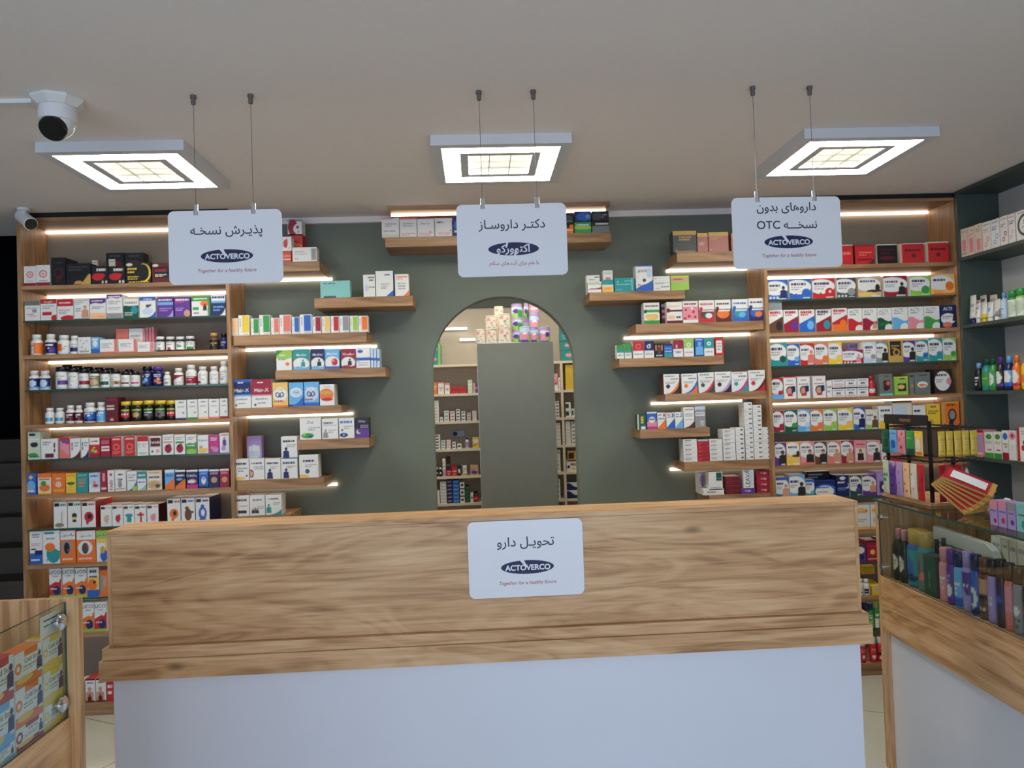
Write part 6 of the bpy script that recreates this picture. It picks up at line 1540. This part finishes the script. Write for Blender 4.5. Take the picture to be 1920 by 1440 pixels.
# tilted white plastic housing lying behind the bottles
a, c = disp(1748, 985, 0.20), disp(1868, 1045, 0.20)
pl = empty('white_tray', disp_world(0.20, (a.y + c.y) / 2, zin + .0006), -RA_)
hw = (a.y - c.y) / 2
b = MB(); h0 = a.z - zin
prof = [(-hw, 0), (hw * .96, 0), (hw, h0 * .98), (hw * .94, h0), (-hw * .7, h0 * .95), (-hw * .9, h0 * .86), (-hw, h0 * .68)]
vs = [(0.0, x, z) for x, z in prof] + [(0.03, x, z) for x, z in prof]; n = len(prof)
b.add(vs, [tuple(range(n)), tuple(range(n, 2 * n))[::-1]] + [(i, (i + 1) % n, n + (i + 1) % n, n + i) for i in range(n)])
b.build('shell', 'white_plastic', pl, bevel=.004)
b = MB(); b.box(-.0012, -hw * .6, h0 * .72, -.0002, hw * .9, h0 * .735); b.build('seam', 'steel', pl)
tag(pl, 'white plastic tray standing on edge behind the spray bottles', 'tray')

# counter rack with hanging sachets
zt = z_top + .0005
f0, f1 = atZ(1669, 931, zt), atZ(1749, 948, zt)
RLEN = (f0 - f1).length; rang = math.atan2(f0.x - f1.x, f0.y - f1.y)
rk = empty('display_rack', f1, -rang)                 # local: y along the aisle side (away), x inwards
RH_ = atY(1749, 789, f1.y).z - zt                     # top rail
rw = atY(1828, 803, f1.y).x - f1.x
def bar(name, a, b_, r=.004):
    m = MB(); m.tube(a, b_, r, 8); return m.build(name, 'black_metal', rk)
ztier = [atY(1749, y, f1.y).z - zt for y in (803, 866)]
for nm, x, y in (('post', 0, 0), ('post', 0, RLEN), ('post', rw * .5, RLEN), ('post', rw * .5, 0)):
    m = MB(); m.box(x - .006, y - .006, 0.0125, x + .006, y + .006, ztier[0] + .03); m.build(nm, 'black_metal', rk)
m = MB(); m.box(-0.02, -0.02, 0, rw + .02, RLEN + 0.03, 0.012); m.build('base_board', 'oak_y', rk, bevel=.001)
hz0, hz1 = ztier[0] + .012, atY(1749, 778, f1.y).z - zt
m = MB(); pts = [(p_[0], p_[1]) for p_ in rounded(RLEN + .012, hz1 - hz0, .008, 4)]
vs = [(-.010, RLEN / 2 + x, (hz0 + hz1) / 2 + z) for x, z in pts] + [(-.0065, RLEN / 2 + x, (hz0 + hz1) / 2 + z) for x, z in pts]; n = len(pts)
m.add(vs, [tuple(range(n)), tuple(range(n, 2 * n))[::-1]] + [(i, (i + 1) % n, n + (i + 1) % n, n + i) for i in range(n)])
hd = m.build('header_plate', 'black_metal', rk)
p_, t_ = text_mesh('vitamols', 0.0, 0.01); q_ = (p_ - (p_.min(0) + p_.max(0)) / 2) * (0.085 / (p_.max(0)[0] - p_.min(0)[0]))
me = bpy.data.meshes.new('lettering'); me.from_pydata([(-.0104, RLEN / 2 - x, (hz0 + hz1) / 2 + z) for x, z in q_], [], [tuple(int(i) for i in f) for f in t_]); me.materials.append(plain('copper_print', (176, 128, 92), .4)); me.update()
lo_ = bpy.data.objects.new('lettering', me); COL.objects.link(lo_); lo_.parent = hd
for zz in ztier:
    bar('rail', (0, 0, zz), (0, RLEN, zz)); bar('rail', (0, 0, zz), (rw, 0, zz)); bar('rail', (rw, 0, zz), (rw, RLEN, zz)); bar('rail', (0, RLEN, zz), (rw, RLEN, zz))
    for k in range(6):
        x = rw * (k + .5) / 6
        m = MB(); m.path([(x, 0, zz), (x, -.045, zz), (x + .004, -.058, zz + .008), (x + .012, -.064, zz + .02)], .0022, 6); m.build('hook', 'black_metal', rk)
    for k in range(5):
        y = RLEN * (k + .5) / 5
        m = MB(); m.path([(0, y, zz), (-.020, y, zz), (-.026, y, zz + .008)], .0022, 6); m.build('hook', 'black_metal', rk)
tag(rk, 'black wire counter rack with header plate on the glass display counter', 'rack')
def sachet(w, h, design, thick=.014):
    nx, nz = 14, 20; V = []; 
    for s in (1, -1):
        for j in range(nz + 1):
            for i in range(nx + 1):
                u, v = i / nx, j / nz
                bulge = thick * .5 * (math.sin(math.pi * u) ** .6) * (math.sin(math.pi * min(1, max(0, (v - .04) / .86))) ** .5 if .04 < v < .9 else 0) + .0004
                V.append(((u - .5) * w * (1 - .06 * math.sin(math.pi * v)), -s * bulge, (v - 1) * h))
    N = (nx + 1) * (nz + 1); F = []
    for s in range(2):
        for j in range(nz):
            for i in range(nx):
                a = s * N + j * (nx + 1) + i; q = (a, a + 1, a + nx + 2, a + nx + 1); F.append(q if s == 0 else q[::-1])
    edge = [i for i in range(nx + 1)] + [j * (nx + 1) + nx for j in range(1, nz + 1)] + [nz * (nx + 1) + i for i in range(nx - 1, -1, -1)] + [j * (nx + 1) for j in range(nz - 1, 0, -1)]
    for i, a in enumerate(edge):
        c = edge[(i + 1) % len(edge)]; F.append((c, a, N + a, N + c))
    U, W_ = np.meshgrid(np.linspace(.001, .999, nx + 1), np.linspace(.001, .999, nz + 1))
    c = art(design, U, W_, h / w).reshape(-1, 3); c = np.vstack([c, np.tile(lin(PAL[design.split()[0]]), (N, 1))])
    me = bpy.data.meshes.new('sachet'); me.from_pydata(V, [], F); ink(me, c[np.array(F).ravel()])
    me.polygons.foreach_set('use_smooth', [True] * len(F)); me.materials.append(M['foil']); me.update()
    return me
R2W = Matrix.Translation(f1) @ Matrix.Rotation(-rang, 4, 'Z')
def hang(x, y, ztop, w, h, design, desc, face, tilt=0.0, order=0):
    P = R2W @ Vector((x, y, ztop)); o = link_mesh('face_mask_sachet', sachet(w, h, design), P)
    o.rotation_euler = (tilt, 0, -rang + (-math.pi / 2 if face == 'aisle' else 0) )
    note(o, desc, 'black counter rack', 'sachet', order, 'sachets on the black counter rack')
hs = ztier[0] - .012; h1 = ztier[0] - ztier[1] - .035
cols = [('dn l:gn:1,.6,.66 l:gn:1,.2,.24', 'dark green'), ('lb e:bl:.6,.4,.3,.2 l:nv:1,.84,.88', 'sky blue'), ('pk d:mg:.4,.6,.12 d:cr:.6,.3,.12 d:mg:.6,.85,.12', 'pink dotted'), ('gn l:lg:2,.6,.7 f:dn:.3', 'leaf green'), ('go h:ye:.8 e:w:.5,.4,.3,.3 l:o:1,.1,.2', 'pale yellow')]
for k, (ds, nm) in enumerate(cols):
    hang(-.030, RLEN * (1 - (k + .5) / 5), hs, RLEN / 5 - .004, h1, ds, f'{nm} sachet on the upper hooks, aisle side', 'aisle', order=k)
for k in range(5):
    hang(rw * (k + .7) / 5.6, -.040, hs, rw / 5.6 - .004, h1, 'ye h:go:.9 l:gd:5,.2,.7 f:gd:.06', f"yellow sachet hung on the upper tier, {['first', 'second', 'third', 'fourth', 'fifth'][k]} from the post", 'shop', tilt=0.0, order=k)
h2 = ztier[1] - .03
cols = [('pg l:gn:2,.4,.6', 'pale green'), ('pu d:nv:.5,.6,.16 d:nv:.6,.3,.16 W:li:.86,.9', 'violet'), ('li d:mg:.5,.7,.12 d:mg:.6,.4,.1', 'lilac'), ('pt d:r:.5,.8,.12 d:cr:.4,.4,.12 d:r:.6,.2,.12', 'peach dotted'), ('iv d:br:.4,.7,.1 d:r:.6,.3,.1 d:gd:.5,.5,.12 e:w:.5,.5,.3,.2', 'cream patterned'), ('r l:cr:2,.3,.6', 'plain red')]
for k, (ds, nm) in enumerate(cols):
    hang(-.030, RLEN * (1 - (k + .5) / 6), ztier[1] - .012, RLEN / 6 - .004, h2, ds, f'{nm} sachet on the lower hooks, aisle side', 'aisle', order=k)
for k in range(3):
    hang(rw * (k + .7) / 5.6, -.035, ztier[1] - .012, rw / 5.6 - .004, h2, 'r f:cr:.3 l:cr:1,.8,.84', f"red sachet hung on the lower tier, {['first', 'second', 'third'][k]} from the post", 'shop', order=k)
hang(rw * 3.7 / 5.6, -.035, ztier[1] - .012, rw / 5.6 - .004, h2, 'br e:w:.5,.6,.34,.3 l:k:1,.56,.64,.3,.7 f:r:.2', 'brown sachet with white oval, hung on the lower tier', 'shop', order=4)
# fan of red packets with a paper slip, lying against the rack on the glass top
names = ['lowest', 'second', 'third', 'fourth', 'fifth', 'topmost']
AX = Vector((-.72, .48, .36)).normalized()            # long side of the packets, rising away from the shopper
NN = (Vector((-.10, -.45, .85)) - AX * Vector((-.10, -.45, .85)).dot(AX)).normalized()
BB = AX.cross(NN).normalized()
PIV = atZ(1868, 962, zt) + AX * .17 + Vector((0, 0, .050))
TH0, TH1 = 38, -7
fan = []
for k in range(6):
    w, d, h = .092, .185, .010
    me = carton_mesh(w, h, d, 'cr r:r:.06,.05,.94,.95 f:gd:.10 l:mr:2,.6,.7', 'gd', 'gd', 3 * CELL * 3 / FOC)
    o = link_mesh('red_packet', me, (0, 0, 0))
    th = math.radians(TH0 + TH1 * k)
    zax = AX * math.cos(th) + BB * math.sin(th); xax = zax.cross(NN).normalized() * -1
    # local +z runs up the packet, local -y is its printed face
    Rm = Matrix((xax, -NN, zax)).transposed()
    if Rm.determinant() < 0: Rm = Matrix((-xax, -NN, zax)).transposed()
    org = PIV - zax * .17 + NN * (.0118 * (k - 5))
    fan.append((o, Matrix.Translation(org) @ Rm.to_4x4()))
    note(o, f'{names[k]} red packet in the fanned pile', 'glass counter beside the black rack', 'packet', k, 'fanned red packets')
low = min((m_ @ Vector(c)).z for o, m_ in fan for c in o.bound_box)
for o, m_ in fan:                                     # the lowest corner rests on the glass
    o.matrix_world = Matrix.Translation((0, 0, zt + .0006 - low)) @ m_
    top = o.matrix_world.copy()
b = MB()
for i in range(9):
    t0 = i / 8; b.v += [(-.026, -.0064 - .0006 - .001 * math.sin(t0 * 3), .02 + .13 * t0), (.026, -.0064 - .0006 - .001 * math.sin(t0 * 3), .02 + .13 * t0)]
b.f = [(2 * i, 2 * i + 1, 2 * i + 3, 2 * i + 2) for i in range(8)]; b.mi = [0] * 8
sp = b.build('paper_slip', 'paper'); sp.matrix_world = top @ Matrix.Translation((0, 0, .01))
md = sp.modifiers.new('thick', 'SOLIDIFY'); md.thickness = .0004
tag(sp, 'white paper slip lying on top of the fanned red packets', 'paper')
p1 = atZ(1870, 948, zt)
b = MB()
for i in range(9):
    t0 = i / 8; b.v += [(t0 * .10, 0, .004 + .02 * max(0, t0 - .6) ** 2 * 5), (t0 * .10, .06, .004 + .02 * max(0, t0 - .6) ** 2 * 5)]
b.f = [(2 * i, 2 * i + 2, 2 * i + 3, 2 * i + 1) for i in range(8)]; b.mi = [0] * 8
sp2 = b.build('paper_sheet', 'paper', loc=(p1.x - .02, p1.y + .05, zt), rotz=-.3); md = sp2.modifiers.new('thick', 'SOLIDIFY'); md.thickness = .0006
tag(sp2, 'curled white sheet on the glass counter beside the red packets', 'paper')
in_display(f'''
C 1855 1869 938 | li h:pk:.7 l:dg:1,.56,.62 d:cr:.7,.2,.2 | lilac carton on glass top, nearest the rack | z={z_top + .0006}
C 1871 1886 940 | li h:pk:.7 l:dg:1,.56,.62 d:r:.6,.26,.24 | lilac carton on glass top, second from the rack | z={z_top + .0006}
C 1888 1903 943 | li h:g:.7 l:dg:1,.56,.62 d:pu:.6,.26,.24 | lilac-grey carton on glass top | z={z_top + .0006}
C 1905 1930 945 | mi l:dg:1,.56,.62 d:te:.6,.26,.24 | mint carton on glass top | z={z_top + .0006}
''', 0.06, 'glass display counter')

# ------------------------------------------------------------------ cold-remedy cartons in the near display case
zc0 = LZB
def cold(px0, px1, ytops, cols):
    X = LXF - 0.016
    A, B = atX(px1, 1300, X), atX(px0, 1300, X)          # far and near edges along the aisle
    A.y = min(A.y, LY - .003)
    w = A.y - B.y - .003; ym = (A.y + B.y) / 2
    zb = zc0 + .0006
    for k, (yt, c, cn) in enumerate(zip(ytops, cols[0], cols[1])):
        z1 = (atX(px1, yt[1], X).z + atX(px0, yt[0], X).z) / 2
        h = z1 - zb - .001
        me = carton_mesh(w, .045, h, f'@cold,{c}', 'w', c, CELL * 1.9 / FOC)
        o = link_mesh('cold_remedy_box', me, (X - .0225, ym, zb), math.pi / 2)
        note(o, f"{cn} cold-remedy carton, {['bottom', 'middle', 'top'][k]} of its column", 'near display case, ' + cols[2], 'medicine box', k, 'cold-remedy cartons in the near display case')
        zb = z1
    return zb
TOPBOX = cold(82, 125, [(1330, 1295), (1268, 1232), (1202, 1172)], (['ye', 'ye', 'ye'], ['yellow'] * 3, 'far column'))
cold(28, 80.5, [(1375, 1330), (1300, 1262), (1228, 1200)], (['cr', 'o', 'o'], ['crimson', 'orange', 'orange'], 'second column'))
cold(-30, 26.5, [(1440, 1376), (1350, 1300), (1252, 1224)], (['lb', 'lb', 'r'], ['blue', 'blue', 'red'], 'near column'))
X = LXF - 0.02
A = atX(76, 1158, X); B = atX(122, 1146, X)
pc = empty('price_card', (X, (A.y + B.y) / 2, TOPBOX + .0005)); hh = atX(100, 1148, X).z - TOPBOX
b = MB(); hw = (B.y - A.y) / 2; b.box(-.001, -hw, 0, .0005, hw, hh); b.build('card', 'paper', pc)
for k, zz in enumerate((.8, .55)):
    b = MB(); b.box(.0007, -hw * .8, hh * zz - .003, .0012, hw * (.8 - .5 * k), hh * zz); b.build('print_line', 'ink', pc)
tag(pc, 'white printed card standing on the yellow cold-remedy cartons', 'card')

# ------------------------------------------------------------------ stock in the back room
def back_row(i, rows, Y=None, loc=None, zb=None, **kw):
    row(loc or f"back room's {['top', 'second', 'third', 'fourth', 'fifth', 'sixth'][i]} shelf", BZ[i] if zb is None else zb, Y or SYB + .02, rows, **kw)
back_row(1, '''
809 820 717 | o l:w:2,.4,.7 h:sa:.8 | orange carton | d=.08
821 832.5 717 | w T:lk:.5,.5,.5,S d:cr:.5,.3,.1 h:pk:.9 | white carton with dark letter | d=.08
833.5 843.5 718 | w d:pk:.5,.4,.3 h:pk:.8 | white carton with pink disc | d=.08
845 861 725 | r l:cr:1,.5,.7 | low red carton, nearer the arch edge | d=.08
862 874 725 | r l:cr:1,.5,.7 | low red carton, nearer the grey cupboard | d=.08
877 886 712 | pg l:w:2,.3,.7 | cream green carton | d=.08
887 897 718 | pu r:ta:.0,.0,.4,1 d:li:.6,.5,.2 | purple carton beside the cupboard | d=.08
''')
BW = 'w r:{0}:.2,.3,.8,.7'
def back_stack(i, x0, x1, ytop, ybot, n, design, what, b_=0.0, Y=None):
    Y = (Y or SYB + .02) + b_; zb = BZ[i] + .0005
    top = atY((x0 + x1) / 2, ytop, Y).z; h = (top - zb) / n
    X0, X1 = atY(x0, ybot, Y).x + .001, atY(x1, ybot, Y).x - .001
    me = carton_mesh(X1 - X0, .10, h - .001, design, 'w' if design[0] == 'w' else design.split()[0], 'w' if design[0] == 'w' else design.split()[0], CELL * Y / FOC)
    pos = ['lowest', 'second', 'third', 'fourth', 'fifth', 'sixth', 'seventh', 'eighth']
    for k in range(n):
        o = link_mesh('stock_box', me, ((X0 + X1) / 2, Y + .05, zb + h * k))
        nm = ('only' if n == 1 else 'topmost' if k == n - 1 else pos[k] + ' up' if k else 'lowest')
        note(o, f'{nm} {what}' if n > 1 else what, '@', 'medicine box', k, 'stock in the back room')
back_stack(2, 810.5, 823.5, 751, 790, 7, BW.format('ta'), 'small tan-marked carton of the tall stack on third storage shelf')
back_stack(2, 825, 831, 782, 790, 1, BW.format('bl'), 'single small blue-marked carton on third storage shelf')
for (x0, x1, y, n, c, nm) in ((833, 842, 770, 3, 'te', 'teal'), (844.5, 853, 771, 3, 'r', 'red'), (855.5, 863, 767, 4, 'nv', 'navy'), (865.5, 873, 771, 3, 'lk', 'black'), (876, 883, 774, 3, 'dg', 'grey'), (886, 894, 770, 4, 'pk', 'pink')):
    back_stack(2, x0, x1, y, 790, n, BW.format(c), f'{nm}-marked white carton on third storage shelf')
back_stack(3, 812, 826, 815, 842, 5, BW.format('k'), 'black-marked white carton on fourth storage shelf, arch edge')
for (x0, x1, y, n, c, nm) in ((827.5, 835.5, 826, 3, 'te', 'teal'), (837.5, 845.5, 825, 3, 'pk', 'pink'), (848, 855, 829, 2, 'lk', 'charcoal'), (857.5, 865.5, 832, 1, 'k', 'black')):
    back_stack(3, x0, x1, y, 842, n, BW.format(c), f'{nm}-marked white carton on fourth storage shelf')
back_row(3, '''
S 872 879.5 820 | pu w li l:g:2,.3,.6 | white bottle with purple label
886 898 820 | ye r:w:.0,.5,1,.8 l:br:2,.2,.4 | yellow carton beside the cupboard | d=.08
''')
back_row(4, '''
J 815.5 822 877 | w k k r:w:.2,.3,.8,.7 | small dark jar nearest the arch edge | n=supplement_jar
J 822.8 829 877 | w k k r:w:.2,.3,.8,.7 | small dark jar, second from arch edge | n=supplement_jar
829.8 835.8 860 | w f:li:.3 l:g:2,.5,.8 r:pk:.2,.3,.8,.4 | tall white and lilac carton | d=.08
836.6 846 874 | r h:lk:.6 l:w:1,.4,.5 d:w:.5,.2,.12 | red and black carton, nearer the lilac one | d=.08
846.8 857 873 | r l:w:1,.4,.5 d:w:.5,.2,.12 h:cr:.8 | red carton, nearer the dark one | d=.08
857.8 864 874 | k r:w:.2,.3,.8,.7 | black carton with white label | d=.08
864.8 875.5 873 | w r:dn:0,0,.3,1 l:g:2,.4,.7 f:gd:.2 | white and dark green carton | d=.08
882 897 872 | ta e:pu:.5,.3,.4,.2 d:sk:.4,.6,.2 d:pk:.7,.5,.14 | tan toy-printed carton beside cupboard | d=.08
837 844.5 856 | mr l:pk:1,.4,.6 | maroon carton behind the red ones | b=.1 d=.06
''')
back_stack(5, 816, 825, 920, 944, 4, 'w l:pk:1,.4,.6', 'pale carton of the short stack on sixth storage shelf')
back_stack(5, 826, 838, 903, 944, 7, 'w l:g:1,.3,.6', 'white carton of the tall stack on sixth storage shelf')
back_stack(5, 838.8, 849, 900, 944, 6, 'nv l:li:1,.4,.7', 'navy carton on sixth storage shelf')
back_stack(5, 850, 862, 900, 944, 6, 'bl l:lb:1,.4,.7', 'blue carton on sixth storage shelf')
back_stack(5, 863, 872, 901, 944, 3, 'w d:lk:.5,.4,.3 h:br:.8', 'white carton with dark disc on sixth storage shelf')
back_stack(5, 873, 881, 911, 944, 4, 'dn l:gn:1,.4,.7', 'green carton on sixth storage shelf')
back_row(5, '''
882 887.5 924 | w r:k:.2,.4,.8,.6 | white carton beside the dark bottle | d=.08
P 888 897 921 | k lk r l:w:1,.4,.6 | dark bottle with red label
''')
# beyond the cupboard
back_row(0, '''
806 827 665 | te r:pk:.1,.4,.6,.7 r:lg:.75,0,.95,1 | teal pack, lower of two at the arch's stair side | d=.14 s=te
806 827 646 | te r:pk:.1,.4,.6,.7 r:lg:.75,0,.95,1 | teal pack, upper of two at the arch's stair side | d=.14 s=te z=.083
810 824 630 | te r:lg:.7,0,.95,1 l:lb:1,.4,.6 | teal pack topping the pile at the arch's stair side | d=.14 s=te z=.166
1053 1078 657 | te e:pk:.55,.55,.28,.2 l:w:1,.5,.6,.4,.7 | teal pack, lowest beyond the cupboard | d=.14 s=te
1052 1076 640 | te e:pk:.55,.55,.28,.2 l:w:1,.5,.6,.4,.7 | teal pack, second beyond the cupboard | d=.14 s=te z=.0865
1051 1073 624 | te l:lb:2,.3,.7 | teal pack, third beyond the cupboard | d=.14 s=te z=.163
1051 1064 611 | te l:lb:2,.3,.7 | teal pack topping the pile beyond the cupboard | d=.14 s=te z=.233
''')
back_stack(1, 1061, 1079, 683, 727, 5, 'ye o:gd:.3,.5,.14,.05 o:gd:.7,.5,.14,.05 l:gd:1,.1,.2', 'yellow carton of the pile beyond the grey cupboard')
back_row(1, '''
1038.5 1046 700 | pk d:r:.5,.4,.3 l:w:2,.7,.9 f:w:.3 | pink and white carton beyond the cupboard | d=.08
1046.8 1050.3 708 | w l:g:3,.2,.8 | white carton beyond the cupboard | d=.08
''')
back_stack(2, 1042, 1049, 752, 779, 5, BW.format('nv'), 'navy-marked white carton beyond the cupboard')
back_stack(2, 1061, 1071, 754, 779, 2, 'w r:dn:.0,.2,.6,.8', 'green-marked carton beyond the cupboard, nearer the upright')
back_stack(2, 1071.5, 1080, 766, 779, 1, 'w r:dn:.1,.2,.5,.8', 'green-marked carton beyond the cupboard, farther from the upright')
back_stack(3, 1042, 1052, 793, 831, 6, 'w l:g:1,.4,.6', 'white carton of the narrow bay, fourth storage shelf')
back_stack(3, 1061, 1071, 789, 831, 7, 'w l:ta:1,.4,.6', 'white carton beside the upright, fourth storage shelf')
back_stack(3, 1072, 1080, 790, 831, 6, 'w r:k:.3,.3,.8,.7', 'black-marked white carton by the arch edge, fourth storage shelf')
back_row(4, '''
1062 1082 862 | w d:k:.2,.4,.14 h:ta:.8 l:br:1,.5,.7,.4,.9 e:ye:.7,.2,.2,.1 | white and gold carton | d=.1
1064 1082 845 | gd r:lk:.1,.2,.7,.8 | gold-dark carton topping white one | d=.1 z=.086
1042 1051 843 | w l:g:5,.1,.9 | tall white carton in the narrow bay | d=.1
''')
back_row(5, '''
1063 1083 919 | nv W:w:.9,.4 h:w:.9 | navy carton with white sweep, lower | d=.1
1063 1083 904 | nv W:w:.9,.4 h:w:.9 | navy carton with white sweep, upper | d=.1 z=.067
''')
back_stack(5, 1044, 1051.5, 898, 933, 4, 'w r:k:.1,.2,.6,.8', 'black-marked carton of the narrow bay, sixth storage shelf')
# formula tins on the grey cupboard
def tin(x0, x1, ytop, design, desc, depth, z=0.0, lid='iv', order=0):
    Y = SLY + depth; zb = SZ + .0006 + z
    A, B = atY(x0, (ytop + 640) / 2, Y), atY(x1, (ytop + 640) / 2, Y); w = B.x - A.x - .002
    h = atY((x0 + x1) / 2, ytop, Y).z - zb; r = w / 2
    o = link_mesh('formula_tin', lathe_mesh('formula_tin', [(r * .97, 0), (r, h * .02), (r, h * .92), (r * .96, h * .93)], 'g', 28), ((A.x + B.x) / 2, Y + r, zb))
    link_mesh('lid', lathe_mesh('lid', [(r * .95, h * .9305), (r * 1.0, h * .94), (r * 1.0, h * .99), (r * .95, h)], lid, 28), (0, 0, 0), 0, o)
    link_mesh('label', sleeve_mesh('label', [(r + .0006, h * .03), (r + .0006, h * .91)], design), (0, 0, 0), 0, o)
    note(o, desc, '@', 'tin', order, 'formula tins on the grey cupboard')
    return h
PKD = 'iv d:pk:.3,.8,.16 d:g:.55,.5,.1 d:lk:.6,.3,.06 d:pk:.75,.7,.1 l:g:1,.1,.16'
VIO = 'li e:pk:.5,.4,.5,.2 h:pb:.7 e:w:.5,.6,.3,.06 f:pu:.1 e:lg:.9,.2,.14,.2'
GRN = 'pb h:li:.8 e:pu:.4,.5,.3,.2 f:lg:.34 e:gn:.8,.3,.3,.3'
tin(891, 909.5, 617, PKD, 'single low cream tin at the cupboard top\'s outer edge', 0.02)
for k in range(2):
    tin(911, 931.5, 617 - 25 * k, PKD, ['lower', 'upper'][k] + ' cream tin of the second column on the cupboard', 0.02, 0.0955 * k)
    tin(934, 957.5, 615 - 27 * k, PKD, ['lower', 'upper'][k] + ' cream tin of the tallest cream column on the cupboard', 0.02, 0.1035 * k)
tin(927, 945, 596, PKD, 'lowest tin standing behind cream columns', 0.15)
tin(927, 945, 574, PKD, 'upper tin standing behind cream columns', 0.15, .178)
for k in range(3):
    tin(960, 980.5, 617 - 24 * k, GRN, ['lowest', 'middle', 'topmost'][k] + ' blue-green tin of the three-high column', 0.10, 0.0915 * k, 'g')
tin(974.5, 994.5, 612, VIO, 'low violet tin beside the three-high column', 0.0, 0, 'pb')
tin(995.5, 1009, 616, VIO, 'slim violet tin between two wider ones', 0.0, 0, 'li')
tin(1010.5, 1033, 613, 'li e:w:.5,.7,.4,.14 e:pk:.4,.3,.3,.2 e:lg:.8,.2,.2,.16 e:pu:.7,.5,.2,.2', 'wide violet tin at the cupboard top\'s far edge', 0.0, 0, 'li')
tin(993.5, 1012.5, 615, VIO, 'lowest violet tin of the rear column', 0.12, 0, 'li')
tin(993.5, 1012.5, 590, VIO, 'middle violet tin of the rear column', 0.12, .096, 'li')
tin(993.5, 1012.5, 566, 'pk e:w:.5,.6,.4,.1 f:li:.3', 'topmost pink tin of the rear column', 0.12, .190, 'pk')
tin(983, 992.5, 592, GRN, 'lower tin set back between the columns', 0.22, 0, 'g')
tin(983, 992.5, 568, GRN, 'upper tin set back between the columns', 0.22, .186, 'g')

# ------------------------------------------------------------------ labels: the look first, then the shelf, then the place in the row
from collections import defaultdict
by_desc = defaultdict(list)
for it in ITEMS: by_desc[it[1]].append(it)
NTH = ['first', 'second', 'third', 'fourth', 'fifth', 'sixth', 'seventh', 'eighth', 'ninth']
for desc, its in by_desc.items():
    for it in its:
        o, _, loc, grp, cat, order = it
        same = sorted([x for x in its if x[2] == loc], key=lambda x: x[5])
        if loc == '@': lab = desc
        elif len(same) == 1: lab = f'{desc}, {loc}' if ',' in desc else f'{desc} on the {loc}'
        else: lab = f'{desc}, {NTH[same.index(it)]} along the {loc}'
        o['label'] = lab; o['category'] = cat; o['group'] = grp
